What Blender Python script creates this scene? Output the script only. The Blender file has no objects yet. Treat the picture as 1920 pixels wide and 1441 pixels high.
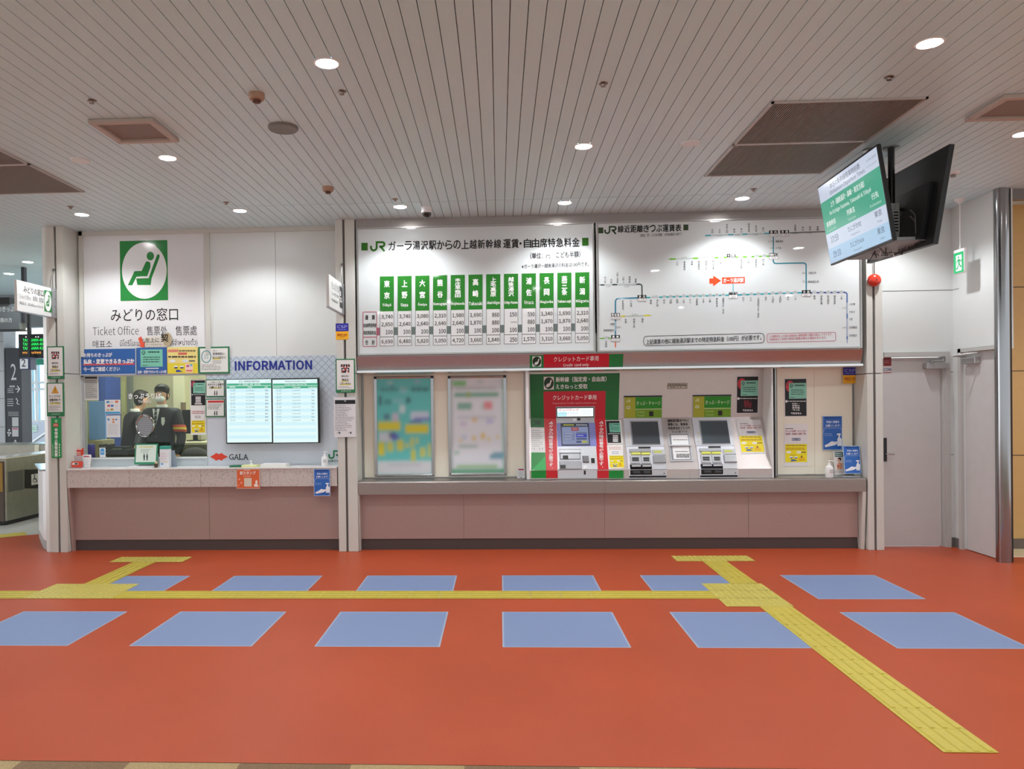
import bpy, bmesh, math, random
from mathutils import Vector, Matrix
random.seed(7)
SC = bpy.context.scene
COL = SC.collection
PI = math.pi
# ------------------------------------------------------------------ camera
F, CX, CY, YAW, PIT, ROL, EYE = 1435.0, 867.2, 760.0, .0477, -.0067, -.01218, 1.6
RZ = Matrix(((math.cos(YAW), -math.sin(YAW), 0), (math.sin(YAW), math.cos(YAW), 0), (0, 0, 1)))
RX = Matrix(((1, 0, 0), (0, math.cos(PIT), -math.sin(PIT)), (0, math.sin(PIT), math.cos(PIT))))
RO = Matrix(((math.cos(ROL), -math.sin(ROL), 0), (math.sin(ROL), math.cos(ROL), 0), (0, 0, 1)))
RB = Matrix(((1, 0, 0), (0, 0, -1), (0, 1, 0)))
CR = RZ @ RX @ RB @ RO
CAMP = Vector((0, 0, EYE))
cd = bpy.data.cameras.new('camera')
cam = bpy.data.objects.new('camera', cd)
COL.objects.link(cam)
cam.matrix_world = Matrix.Translation(CAMP) @ CR.to_4x4()
cd.sensor_width = 36
cd.lens = F / 1920 * 36
cd.shift_x = (960 - CX) / 1920
cd.shift_y = (CY - 720.5) / 1920
cd.clip_start = .05
SC.camera = cam
# ------------------------------------------------------------------ world, exposure
W = bpy.data.worlds.new('hall_daylight')
SC.world = W
W.use_nodes = True
bg = W.node_tree.nodes['Background']
bg.inputs[0].default_value = (.93, .97, 1.0, 1)
# brighter daylight comes from the gate hall side, far left
_n = W.node_tree.nodes; _l = W.node_tree.links
_tc = _n.new('ShaderNodeTexCoord'); _dp = _n.new('ShaderNodeVectorMath'); _dp.operation = 'DOT_PRODUCT'; _dp.inputs[1].default_value = (-.6, .8, 0)
_mr = _n.new('ShaderNodeMapRange'); _mr.interpolation_type = 'SMOOTHSTEP'
for _i, _v in ((1, .15), (2, .9), (3, .85), (4, 4.2)): _mr.inputs[_i].default_value = _v
_l.new(_tc.outputs['Generated'], _dp.inputs[0]); _l.new(_dp.outputs['Value'], _mr.inputs[0]); _l.new(_mr.outputs[0], bg.inputs[1])
SC.view_settings.view_transform = 'Standard'
SC.view_settings.look = 'None'
SC.view_settings.gamma = 1
SC.view_settings.exposure = 0.5
SC.view_settings.use_curve_mapping = False
LAMP_W = 70.0        # every ceiling downlight
CZ = 3.545           # ceiling height
YP, YPL, YW, YN, YB = 8.10, 8.20, 8.40, 8.42, 8.10
YD, XR = 8.27, 4.765  # door wall, right wall

def ray(u, v):
    return CR @ Vector(((u - CX) / F, -(v - CY) / F, -1))
def onY(u, v, y):
    d = ray(u, v)
    return CAMP + d * (y / d.y)
def onZ(u, v, z=0.0):
    d = ray(u, v)
    return CAMP + d * ((z - EYE) / d.z)
def onX(u, v, x):
    d = ray(u, v)
    return CAMP + d * (x / d.x)

# ------------------------------------------------------------------ materials
def lin(h):
    h = h.lstrip('#')
    if len(h) == 3: h = ''.join(c * 2 for c in h)
    o = []
    for i in (0, 2, 4):
        c = int(h[i:i + 2], 16) / 255
        o.append(c / 12.92 if c <= .04045 else ((c + .055) / 1.055) ** 2.4)
    return (*o, 1)
_M = {}
def mat(col, rough=.5, metal=0, spec=.5, emit=0, noise=None, bump=None, name=None, coat=0, aniso=0):
    """noise = (scale, amount): mottled colour; bump = (scale, strength)"""
    key = (col, rough, metal, spec, emit, noise, bump, coat, aniso)
    if key in _M: return _M[key]
    m = bpy.data.materials.new(name or ('mat_' + col.strip('#')))
    m.use_nodes = True
    nt = m.node_tree
    b = nt.nodes['Principled BSDF']
    c = lin(col)
    b.inputs['Base Color'].default_value = c
    b.inputs['Roughness'].default_value = rough
    b.inputs['Metallic'].default_value = metal
    b.inputs['Specular IOR Level'].default_value = spec
    b.inputs['Coat Weight'].default_value = coat
    b.inputs['Anisotropic'].default_value = aniso
    if emit:
        b.inputs['Base Color'].default_value = (.01, .01, .01, 1)
        b.inputs['Emission Color'].default_value = c
        b.inputs['Emission Strength'].default_value = emit
    if noise or bump:
        tc = nt.nodes.new('ShaderNodeTexCoord')
    if noise:
        n = nt.nodes.new('ShaderNodeTexNoise')
        n.inputs['Scale'].default_value = noise[0]
        n.inputs['Detail'].default_value = 4
        nt.links.new(tc.outputs['Object'], n.inputs['Vector'])
        r = nt.nodes.new('ShaderNodeMapRange')
        r.inputs[1].default_value = .3; r.inputs[2].default_value = .7
        r.inputs[3].default_value = 1 - noise[1]; r.inputs[4].default_value = 1 + noise[1]
        nt.links.new(n.outputs['Fac'], r.inputs[0])
        mx = nt.nodes.new('ShaderNodeVectorMath'); mx.operation = 'SCALE'
        mx.inputs[0].default_value = c[:3]
        nt.links.new(r.outputs[0], mx.inputs['Scale'])
        nt.links.new(mx.outputs[0], b.inputs['Base Color'])
    if bump:
        n2 = nt.nodes.new('ShaderNodeTexNoise')
        n2.inputs['Scale'].default_value = bump[0]
        nt.links.new(tc.outputs['Object'], n2.inputs['Vector'])
        bp = nt.nodes.new('ShaderNodeBump')
        bp.inputs['Strength'].default_value = bump[1]
        bp.inputs['Distance'].default_value = .01
        nt.links.new(n2.outputs['Fac'], bp.inputs['Height'])
        nt.links.new(bp.outputs[0], b.inputs['Normal'])
    _M[key] = m
    return m
def glass_mat(name, tint, refl=1.0, opac=0.0):
    m = bpy.data.materials.new(name); m.use_nodes = True
    nt = m.node_tree; nt.nodes.clear()
    out = nt.nodes.new('ShaderNodeOutputMaterial')
    tr = nt.nodes.new('ShaderNodeBsdfTransparent'); tr.inputs[0].default_value = lin(tint)
    gl = nt.nodes.new('ShaderNodeBsdfGlossy'); gl.inputs['Roughness'].default_value = .02
    fr = nt.nodes.new('ShaderNodeFresnel'); fr.inputs[0].default_value = 1.45
    mu = nt.nodes.new('ShaderNodeMath'); mu.operation = 'MULTIPLY'; mu.inputs[1].default_value = refl
    mx = nt.nodes.new('ShaderNodeMixShader')
    nt.links.new(fr.outputs[0], mu.inputs[0]); nt.links.new(mu.outputs[0], mx.inputs[0])
    nt.links.new(tr.outputs[0], mx.inputs[1]); nt.links.new(gl.outputs[0], mx.inputs[2])
    last = mx
    if opac:
        df = nt.nodes.new('ShaderNodeBsdfDiffuse'); df.inputs[0].default_value = lin('d8e4ee')
        m2 = nt.nodes.new('ShaderNodeMixShader'); m2.inputs[0].default_value = opac
        nt.links.new(mx.outputs[0], m2.inputs[1]); nt.links.new(df.outputs[0], m2.inputs[2]); last = m2
    nt.links.new(last.outputs[0], out.inputs[0])
    return m

WALLP = mat('dadedd', .35, spec=.4, noise=(3, .015), name='painted_wall_panel')
POSTM = mat('cbcbc4', .3, spec=.5, noise=(5, .02), name='cream_enamel_steel')
CREAM = mat('ece6d4', .45, name='cream_sheet')
STEEL = mat('bcb9b7', .36, metal=1, noise=(40, .03), aniso=.6, name='brushed_steel')
STEELD = mat('8f8f8d', .3, metal=1, noise=(30, .05), name='worn_steel')
CHROME = mat('b8b8ba', .1, metal=1, name='chrome')
BLACK = mat('0c0c0e', .4, name='black_plastic')
DARK = mat('232326', .5, name='dark_grey')
WHITE = mat('e8e8e8', .4, name='white_plastic')
PINK = mat('a88e88', .25, spec=.5, noise=(60, .04), name='grey_enamel_panel')
GREYL = mat('c3c6ca', .35, name='light_grey_plastic')

# ------------------------------------------------------------------ mesh builder
class MB:
    def __init__(s): s.v = []; s.f = []; s.m = []; s.mats = []; s.sm = []
    def mi(s, m):
        if m not in s.mats: s.mats.append(m)
        return s.mats.index(m)
    def add(s, vs, fs, m, smooth=False):
        o = len(s.v); s.v += [Vector(p) for p in vs]; k = s.mi(m)
        for f in fs: s.f.append([o + i for i in f]); s.m.append(k); s.sm.append(smooth)
        return s
    def box(s, x0, x1, y0, y1, z0, z1, m, M=None):
        vs = [Vector((x, y, z)) for x in (x0, x1) for y in (y0, y1) for z in (z0, z1)]
        if M is not None: vs = [M @ p for p in vs]
        return s.add(vs, [(0, 1, 3, 2), (4, 6, 7, 5), (0, 4, 5, 1), (2, 3, 7, 6), (0, 2, 6, 4), (1, 5, 7, 3)], m)
    def prism(s, poly, a0, a1, m, axis='x', M=None):
        """poly in the two other axes (y,z) for x, (x,z) for y, (x,y) for z"""
        n = len(poly)
        def P(a, p):
            return Vector({'x': (a, p[0], p[1]), 'y': (p[0], a, p[1]), 'z': (p[0], p[1], a)}[axis])
        vs = [P(a0, p) for p in poly] + [P(a1, p) for p in poly]
        if M is not None: vs = [M @ p for p in vs]
        fs = [tuple(range(n)), tuple(range(2 * n - 1, n - 1, -1))] + [(i, (i + 1) % n, n + (i + 1) % n, n + i) for i in range(n)]
        return s.add(vs, fs, m)
    def tube(s, pts, r, m, seg=10, caps=True):
        pts = [Vector(p) for p in pts]; rs = r if isinstance(r, (list, tuple)) else [r] * len(pts)
        vs = []; fs = []; up = None
        for i, p in enumerate(pts):
            d = (pts[min(i + 1, len(pts) - 1)] - pts[max(i - 1, 0)]).normalized()
            if up is None:
                up = Vector((0, 0, 1)) if abs(d.z) < .9 else Vector((1, 0, 0))
            a = d.cross(up).normalized(); b = a.cross(d).normalized(); up = b
            for k in range(seg):
                t = 2 * PI * k / seg
                vs.append(p + (a * math.cos(t) + b * math.sin(t)) * rs[i])
        for i in range(len(pts) - 1):
            for k in range(seg):
                k2 = (k + 1) % seg
                fs.append((i * seg + k, i * seg + k2, (i + 1) * seg + k2, (i + 1) * seg + k))
        if caps: fs += [tuple(range(seg)), tuple(range(len(pts) * seg - 1, (len(pts) - 1) * seg - 1, -1))]
        return s.add(vs, fs, m, True)
    def lathe(s, prof, c, m, seg=32, axis=Vector((0, 0, 1)), sx=1.0):
        """prof = [(r, h)...] turned round axis through c"""
        axis = Vector(axis).normalized(); c = Vector(c)
        a = axis.orthogonal().normalized()
        if abs(axis.y) > .9: a = Vector((1, 0, 0))
        if abs(axis.z) > .9: a = Vector((1, 0, 0))
        b = axis.cross(a)
        vs = []; fs = []
        for r, h in prof:
            for k in range(seg):
                t = 2 * PI * k / seg
                vs.append(c + axis * h + a * (r * sx * math.cos(t)) + b * (r * math.sin(t)))
        for i in range(len(prof) - 1):
            for k in range(seg):
                k2 = (k + 1) % seg
                fs.append((i * seg + k, i * seg + k2, (i + 1) * seg + k2, (i + 1) * seg + k))
        if prof[0][0] > 1e-6: fs.append(tuple(range(seg - 1, -1, -1)))
        if prof[-1][0] > 1e-6: fs.append(tuple(range((len(prof) - 1) * seg, len(prof) * seg)))
        return s.add(vs, fs, m, True)
    def ball(s, c, r, m, seg=16, rings=10, sc=(1, 1, 1), M=None):
        c = Vector(c); vs = []; fs = []
        for i in range(rings + 1):
            p = PI * i / rings
            for k in range(seg):
                t = 2 * PI * k / seg
                q = Vector((r * sc[0] * math.sin(p) * math.cos(t), r * sc[1] * math.sin(p) * math.sin(t), r * sc[2] * math.cos(p)))
                if M is not None: q = M @ q
                vs.append(c + q)
        for i in range(rings):
            for k in range(seg):
                k2 = (k + 1) % seg
                fs.append((i * seg + k, (i + 1) * seg + k, (i + 1) * seg + k2, i * seg + k2))
        return s.add(vs, fs, m, True)
    def build(s, name, parent=None, bevel=0, origin=None):
        if origin is None:
            if parent is not None: origin = parent['_o']
            else:
                xs = [p.x for p in s.v]; ys = [p.y for p in s.v]; zs = [p.z for p in s.v]
                origin = ((min(xs) + max(xs)) / 2, (min(ys) + max(ys)) / 2, min(zs))
        o3 = Vector(origin)
        me = bpy.data.meshes.new(name)
        me.from_pydata([p - o3 for p in s.v], [], s.f)
        for m in s.mats: me.materials.append(m)
        me.polygons.foreach_set('material_index', s.m)
        me.polygons.foreach_set('use_smooth', s.sm)
        bm = bmesh.new(); bm.from_mesh(me)
        if any(s.sm): bmesh.ops.remove_doubles(bm, verts=bm.verts, dist=1e-6)
        bmesh.ops.recalc_face_normals(bm, faces=bm.faces)
        bm.to_mesh(me); bm.free()
        if any(s.sm):
            try: me.set_sharp_from_angle(angle=.7)
            except Exception: pass
        o = bpy.data.objects.new(name, me); COL.objects.link(o)
        if parent is not None:
            o.parent = parent
            po = Vector(parent['_o'])
            o.location = o3 - po
            o['_o'] = list(o3)
        else:
            o.location = o3; o['_o'] = list(o3)
        if bevel:
            b = o.modifiers.new('bevel', 'BEVEL'); b.width = bevel; b.segments = 2; b.limit_method = 'ANGLE'; b.harden_normals = False
        return o
def thing(name, label, cat, loc, group=None):
    o = bpy.data.objects.new(name, None); COL.objects.link(o)
    o.empty_display_size = .1
    o.location = loc; o['_o'] = list(loc)
    return tag(o, label, cat, group)
def tag(o, label, cat, group=None, kind=None):
    o['label'] = label; o['category'] = cat
    if group: o['group'] = group
    if kind: o['kind'] = kind
    return o
def struct(o):
    o['kind'] = 'structure'
    return o
def kids(o): return [c for c in bpy.data.objects if c.parent == o]
def copy_tree(o, parent=None, loc=None, kd=None):
    c = o.copy(); COL.objects.link(c)
    if parent is not None: c.parent = parent
    if loc is not None: c.location = loc; c['_o'] = list(loc)
    for ch in kids(o): copy_tree(ch, c)
    return c

# ------------------------------------------------------------------ printed surfaces
_T = {}
try:
    SANS = bpy.data.fonts.load(bpy.utils.system_resource('DATAFILES') + '/fonts/Noto Sans CJK Regular.woff2')   # the sans face that ships inside Blender
except Exception:
    SANS = None
def glyphs(txt, off=0.0, res=2):
    key = (txt, off, res)
    if key in _T: return _T[key]
    c = bpy.data.curves.new('t', 'FONT'); c.body = txt; c.offset = off; c.resolution_u = res
    c.fill_mode = 'FRONT'
    if SANS and len(txt) > 1 and all(ord(q) < 0x250 for q in txt): c.font = SANS
    o = bpy.data.objects.new('t', c)
    me = o.to_mesh()
    vs = [(v.co.x, v.co.y) for v in me.vertices]; fs = [tuple(p.vertices) for p in me.polygons]
    o.to_mesh_clear(); bpy.data.objects.remove(o); bpy.data.curves.remove(c)
    if not vs: vs = [(0, 0), (1, 0), (1, 1)]; fs = []
    xs = [v[0] for v in vs]; ys = [v[1] for v in vs]
    _T[key] = (vs, fs, min(xs), max(xs), min(ys), max(ys))
    return _T[key]
class Plane:
    def __init__(s, o, ex=(1, 0, 0), ey=(0, 0, 1)):
        s.o = Vector(o); s.ex = Vector(ex).normalized(); s.ey = Vector(ey).normalized(); s.n = s.ex.cross(s.ey)
    def hit(s, u, v):
        d = ray(u, v); t = (s.o - CAMP).dot(s.n) / d.dot(s.n)
        return CAMP + d * t
    def uv(s, u, v):
        p = s.hit(u, v) - s.o
        return p.dot(s.ex), p.dot(s.ey)
def yplane(y): return Plane((0, y, 0))
STEP = .0006
class Art:
    """flat printing laid on a plane; positions are read off the photograph and put on the plane where they stand"""
    def __init__(s, plane, rough=.45, spec=.4, emit=0, lift=0.0, metric=None):
        s.p = plane; s.mb = MB(); s.rough = rough; s.spec = spec; s.emit = emit; s.lift = lift; s.metric = metric
    def M(s, c): return c if not isinstance(c, str) else mat(c, s.rough, spec=s.spec, emit=s.emit)
    def loc(s, u, v):
        if s.metric:
            (a0, b0, a1, b1), (x0, y0, x1, y1) = s.metric   # nominal rect -> local rect on the plane
            return x0 + (u - a0) / (a1 - a0) * (x1 - x0), y0 + (v - b0) / (b1 - b0) * (y1 - y0)
        return s.p.uv(u, v)
    def W(s, x, y, l): return s.p.o + s.p.ex * x + s.p.ey * y + s.p.n * (s.lift + l * STEP)
    def sc(s, u, v):
        x0, y0 = s.loc(u - .5, v); x1, y1 = s.loc(u + .5, v); x2, y2 = s.loc(u, v - .5); x3, y3 = s.loc(u, v + .5)
        return math.hypot(x1 - x0, y1 - y0), math.hypot(x3 - x2, y3 - y2)
    def poly(s, pts, c, l=1):
        q = [s.loc(*p) for p in pts]
        a = sum(q[i][0] * q[(i + 1) % len(q)][1] - q[(i + 1) % len(q)][0] * q[i][1] for i in range(len(q)))
        if a < 0: q = q[::-1]
        s.mb.add([s.W(x, y, l) for x, y in q], [tuple(range(len(q)))], s.M(c)); return s
    def rect(s, u0, v0, u1, v1, c, l=1):
        u, v = (u0 + u1) / 2, (v0 + v1) / 2; x, y = s.loc(u, v); a, b = s.sc(u, v)
        w, h = a * (u1 - u0) / 2, b * (v1 - v0) / 2
        s.mb.add([s.W(x - w, y - h, l), s.W(x + w, y - h, l), s.W(x + w, y + h, l), s.W(x - w, y + h, l)], [(0, 1, 2, 3)], s.M(c)); return s
    def board(s, u0, v0, u1, v1, c, th=.006, l=0):
        """a solid sheet of thickness th whose face lies at the plane"""
        u, v = (u0 + u1) / 2, (v0 + v1) / 2; x, y = s.loc(u, v); a, b = s.sc(u, v)
        w, h = a * (u1 - u0) / 2, b * (v1 - v0) / 2
        f = [s.W(x + i * w, y + j * h, l) for i, j in ((-1, -1), (1, -1), (1, 1), (-1, 1))]
        bk = [p - s.p.n * th for p in f]
        s.mb.add(f + bk, [(0, 1, 2, 3), (7, 6, 5, 4), (0, 4, 5, 1), (1, 5, 6, 2), (2, 6, 7, 3), (3, 7, 4, 0)], s.M(c)); return s
    def frame(s, u0, v0, u1, v1, w, c, l=2):
        s.rect(u0, v0, u1, v0 + w, c, l); s.rect(u0, v1 - w, u1, v1, c, l)
        s.rect(u0, v0 + w, u0 + w, v1 - w, c, l); s.rect(u1 - w, v0 + w, u1, v1 - w, c, l); return s
    def ell(s, u, v, a, b, c, l=2, n=36, a0=0, a1=360):
        s.poly([(u + a * math.cos(math.radians(a0 + (a1 - a0) * i / n)), v + b * math.sin(math.radians(a0 + (a1 - a0) * i / n))) for i in range(n)], c, l); return s
    def ring(s, u, v, a, b, w, c, l=2, n=36):
        s.stroke([(u + a * math.cos(2 * PI * i / n), v + b * math.sin(2 * PI * i / n)) for i in range(n)], w, c, l, True); return s
    def stroke(s, pts, w, c, l=2, closed=False):
        n = len(pts); L = []; R = []
        for i in range(n):
            p = pts[i]
            a = pts[i - 1] if (i > 0 or closed) else p; b = pts[(i + 1) % n] if (i < n - 1 or closed) else p
            d1 = (p[0] - a[0], p[1] - a[1]); d2 = (b[0] - p[0], b[1] - p[1])
            m1 = math.hypot(*d1) or 1e9; m2 = math.hypot(*d2) or 1e9
            t = (d1[0] / m1 + d2[0] / m2, d1[1] / m1 + d2[1] / m2); mt = math.hypot(*t) or 1
            t = (t[0] / mt, t[1] / mt)
            k = 1.0
            if m1 < 1e8 and m2 < 1e8: k = 1 / max(.5, (t[0] * d1[0] + t[1] * d1[1]) / m1)
            nx, ny = -t[1] * w / 2 * k, t[0] * w / 2 * k
            L.append((p[0] + nx, p[1] + ny)); R.append((p[0] - nx, p[1] - ny))
        vs = [s.W(*s.loc(*q), l) for q in L] + [s.W(*s.loc(*q), l) for q in R]
        s.mb.add(vs, [(i, (i + 1) % n, n + (i + 1) % n, n + i) for i in range(n if closed else n - 1)], s.M(c)); return s
    def rrect(s, c4, r, w, c, l=2):
        """rounded outline through the corners tl, tr, br, bl"""
        pts = []; cs = c4
        for i in range(4):
            p = cs[i]; a = cs[i - 1]; b = cs[(i + 1) % 4]
            for t in (0, .25, .5, .75, 1):
                def to(q, k):
                    d = math.hypot(q[0] - p[0], q[1] - p[1]); return (p[0] + (q[0] - p[0]) * r / d * k, p[1] + (q[1] - p[1]) * r / d * k)
                A = to(a, 1); B = to(b, 1)
                x = (1 - t) ** 2 * A[0] + 2 * t * (1 - t) * p[0] + t * t * B[0]; y = (1 - t) ** 2 * A[1] + 2 * t * (1 - t) * p[1] + t * t * B[1]
                pts.append((x, y))
        s.stroke(pts, w, c, l, True); return s
    def text(s, t, u0, v0, u1, v1, c, bold=0, l=3, fit='s', res=2, rot=0, skew=0):
        """fit s: stretch to the rect; c/l/r: keep the shape at the rect's height, centred / left / right"""
        if bold > .009:      # heavy weight: the same letters laid down again a hair to each side
            e = (v1 - v0) * bold * 1.5
            for i, (du, dv) in enumerate(((0, 0), (e, 0), (-e, 0), (0, e), (0, -e))): s.text(t, u0 + e * .7 + du, v0 + e * .7 + dv, u1 - e * .7 + du, v1 - e * .7 + dv, c, 0, l + i * .12, fit, res, rot, skew)
            return s
        vs, fs, x0, x1, y0, y1 = glyphs(t, bold, res)
        u, v = (u0 + u1) / 2, (v0 + v1) / 2; a, b = s.sc(u, v); X, Y = s.loc(u, v)
        h = (v1 - v0) * b; w = (u1 - u0) * a
        ky = h / max(y1 - y0, 1e-6); kx = w / max(x1 - x0, 1e-6)
        if fit != 's':
            kx = min(kx, ky); ww = (x1 - x0) * kx
            X += {'c': 0, 'l': -(w - ww) / 2, 'r': (w - ww) / 2}[fit]
        cx, cy = (x0 + x1) / 2, (y0 + y1) / 2
        ca, sa = math.cos(rot), math.sin(rot)
        out = []
        for x, y in vs:
            dx, dy = (x - cx) * kx, (y - cy) * ky + skew * (x - cx) * kx
            out.append(s.W(X + dx * ca - dy * sa, Y + dx * sa + dy * ca, l))
        s.mb.add(out, fs, s.M(c)); return s
    def heavy(s, t, u0, v0, u1, v1, c, e=.35, l=3, **k):
        for i, (du, dv) in enumerate(((0, 0), (e, 0), (-e, 0), (0, e), (0, -e))): s.text(t, u0 + e + du, v0 + e + dv, u1 - e + du, v1 - e + dv, c, 0, l + i * .15, **k)
        return s
    def vtext(s, t, u0, v0, u1, v1, c, bold=0, l=3, gap=.08, res=1):
        n = len(t); h = (v1 - v0) / n
        for i, ch in enumerate(t):
            if ch in ' 　': continue
            g = h * gap / 2
            if ch in '・ー。': 
                if ch == 'ー': s.rect((u0 + u1) / 2 - (u1 - u0) * .06, v0 + i * h + g, (u0 + u1) / 2 + (u1 - u0) * .06, v0 + (i + 1) * h - g, c, l)
                else: s.ell((u0 + u1) / 2 + (u1 - u0) * (.3 if ch == '。' else 0), v0 + (i + .4) * h, (u1 - u0) * .12, h * .12, c, l, 10)
                continue
            s.text(ch, u0, v0 + i * h + g, u1, v0 + (i + 1) * h - g, c, bold, l, res=res)
        return s
    def lines(s, u0, v0, u1, v1, n, c, l=2, k=.35, rag=.3):
        """rows of tiny print, too small to read in the photograph"""
        h = (v1 - v0) / n; rnd = random.Random(int(u0 * 7 + v0 * 13))
        for i in range(n):
            e = u1 - (u1 - u0) * rag * rnd.random(); x = u0
            while x < e:
                w = (u1 - u0) * rnd.uniform(.06, .22); s.rect(x, v0 + h * (i + .5 - k / 2), min(x + w, e), v0 + h * (i + .5 + k / 2), c, l); x += w + (u1 - u0) * .025
        return s
    def done(s, name, parent=None, origin=None):
        return s.mb.build(name, parent, origin=origin)
def jr_logo(a, u0, v0, u1, v1, c, l=3, w=None):
    W_, H_ = u1 - u0, v1 - v0; w = w or H_ * .19
    P = lambda q: (u0 + q[0] * W_, v0 + q[1] * H_)
    a.stroke([P(q) for q in ((.06, .45), (.06, .70), (.11, .83), (.20, .91), (.31, .89), (.39, .80), (.43, .66), (.43, .1), (.82, .1), (.91, .16), (.94, .28), (.92, .42), (.84, .52), (.60, .54))], w, c, l)
    a.stroke([P(q) for q in ((.66, .5), (.95, 1.0))], w, c, l)
def seat_mark(a, u0, v0, u1, v1, g='2a8640', wt='e9ecec', l=2, disc=True):
    W_, H_ = u1 - u0, v1 - v0
    P = lambda L: [(u0 + x * W_, v0 + y * H_) for x, y in L]
    a.rect(u0, v0, u1, v1, g, l)
    if disc: a.ell(u0 + W_ * .51, v0 + H_ * .5, W_ * .47, H_ * .47, wt, l + 1)
    k = l + 2
    a.ell(u0 + .637 * W_, v0 + .258 * H_, .078 * W_, .072 * H_, g, k, 20)
    a.poly(P([(.545, .35), (.60, .345), (.637, .37), (.64, .44), (.60, .53)]), g, k)
    a.poly(P([(.545, .35), (.60, .53), (.57, .595), (.455, .595), (.455, .505)]), g, k + .4)
    a.poly(P([(.31, .51), (.46, .505), (.46, .595), (.345, .605), (.285, .53)]), g, k + .8)
    a.poly(P([(.30, .52), (.345, .605), (.26, .745), (.165, .745)]), g, k + 1.2)
    a.poly(P([(.775, .24), (.81, .225), (.835, .25), (.825, .29), (.665, .625), (.60, .625)]), g, k)
    a.poly(P([(.34, .63), (.665, .625), (.645, .74), (.365, .74)]), g, k + .4)
# ================================================================== setting
def X(u, v=750, y=YP): return onY(u, v, y).x
def Z(u, v, y=YP): return onY(u, v, y).z
# floor: red vinyl, grey tiles past the gate, tan carpet behind and at the right
b = MB()
fm = mat('ab4828', .4, spec=.2, noise=(1.3, .05), bump=(90, .05), name='red_vinyl_floor')
yb = 3.345
pa, pc = onZ(0, 1008).to_2d(), onZ(72, 1001).to_2d()
b.add([(-14, yb, 0), (10, yb, 0), (10, 7.75, 0), (4.9, 7.75, 0), (4.9, 8.6, 0), (-4.95, 8.6, 0), (pc.x, pc.y, 0), (pa.x, pa.y, 0), (-14, 7.9, 0)], [tuple(range(9))], fm)
struct(b.build('floor', origin=(0, 0, 0)))
b = MB()
b.add([(-30, pa.y - .9, -.004), (-4.6, pa.y - .9, -.004), (-4.6, 24, -.004), (-30, 24, -.004)], [(0, 1, 2, 3)], mat('b9b9b6', .3, noise=(2, .05), name='grey_floor_tile'))
struct(b.build('floor', origin=(-8, 9, 0)))
b = MB()
cA, cB = mat('a08a62', .95, noise=(120, .2), name='tan_carpet'), mat('7a6046', .95, noise=(120, .2), name='brown_carpet')
for i in range(-32, 24):
    for j in range(-20, 2):
        x0, y1 = i * .5 - .17, yb + j * .5
        b.add([(x0, y1 - .5, -.002), (x0 + .5, y1 - .5, -.002), (x0 + .5, y1, -.002), (x0, y1, -.002)], [(0, 1, 2, 3)], cA if (i + j) % 2 else cB)
struct(b.build('floor', origin=(0, 0, 0)))
b = MB(); b.add([(4.9, 7.75, .001), (10, 7.75, .001), (10, 8.6, .001), (4.9, 8.6, .001)], [(0, 1, 2, 3)], mat('d2c29c', .9, noise=(60, .1), name='beige_carpet'))
struct(b.build('floor', origin=(6, 8, 0)))
# ceiling: long metal strips running towards the ticket wall
cm = mat('cfe8f0', .38, spec=.45, noise=(.8, .02), name='ceiling_strip_enamel')
gap = mat('2a2826', .8, name='ceiling_gap_black')
b = MB(); px = .0912; x_ = -1.472 - 130 * px
while x_ < 7.0:
    for y0, y1 in ((-6, 1.0), (1.006, 7.466), (7.474, 8.62)):
        b.box(x_ + .0024, x_ + px - .0024, y0, y1, CZ, CZ + .02, cm)
    if x_ < -4.9:
        for y0, y1 in ((8.626, 14.0), (14.01, 22)): b.box(x_ + .0024, x_ + px - .0024, y0, y1, CZ, CZ + .02, cm)
    x_ += px
b.box(-13.4, 7.1, -6, 22, CZ + .03, CZ + .05, gap)
struct(b.build('ceiling', origin=(0, 0, CZ)))
# ------------------------------------------------------------------ blue squares and tactile paving
bl = mat('7487ad', .5, noise=(300, .06), name='blue_vinyl')
ble = mat('98a2b6', .5, name='faded_blue_edge')
def square(x0, y0, lab):
    b = MB(); s = .806 if y0 == 6.17 else .826
    b.box(x0, x0 + .826, y0, y0 + s, 0, .0012, ble); b.box(x0 + .012, x0 + .814, y0 + .012, y0 + s - .012, .0012, .0016, bl)
    tag(b.build('floor_marking'), lab, 'floor marking', 'blue squares on the red floor')
ws = ('leftmost', 'second from the left', 'third from the left', 'fourth from the left', 'fifth from the left', 'rightmost')
for i, x0 in enumerate((-2.47 - 1.243, -2.47, -1.228, .004, 1.252, 2.496)):
    square(x0, 4.95, 'blue vinyl square of the near row on red floor, ' + ws[i])
for i, x0 in enumerate((-3.71, -2.47, -1.228, .008, 1.252, 2.496)):
    if i == 0: x0 = -3.713
    square(x0, 6.15 if i == 5 else 6.17, 'blue vinyl square of the far row on red floor, ' + ws[i])
ye = mat('bfae44', .45, noise=(20, .05), name='yellow_tactile'); yd = mat('bcae50', .45, noise=(40, .05), name='yellow_tactile_dots')
TS = .2525
def guide_tile(b, x, y, along, s=TS):
    b.box(x + .001, x + s - .001, y + .001, y + s - .001, .0015, .004, ye)
    for k in range(4):
        c = s * (k + .5) / 4; w = .013
        for q0, q1, h0, h1 in ((c - w, c + w, .004, .0062), (c - w * .6, c + w * .6, .0062, .0078)):
            if along == 'y': b.box(x + q0, x + q1, y + .008, y + s - .008, h0, h1, ye)
            else: b.box(x + .008, x + s - .008, y + q0, y + q1, h0, h1, ye)
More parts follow.
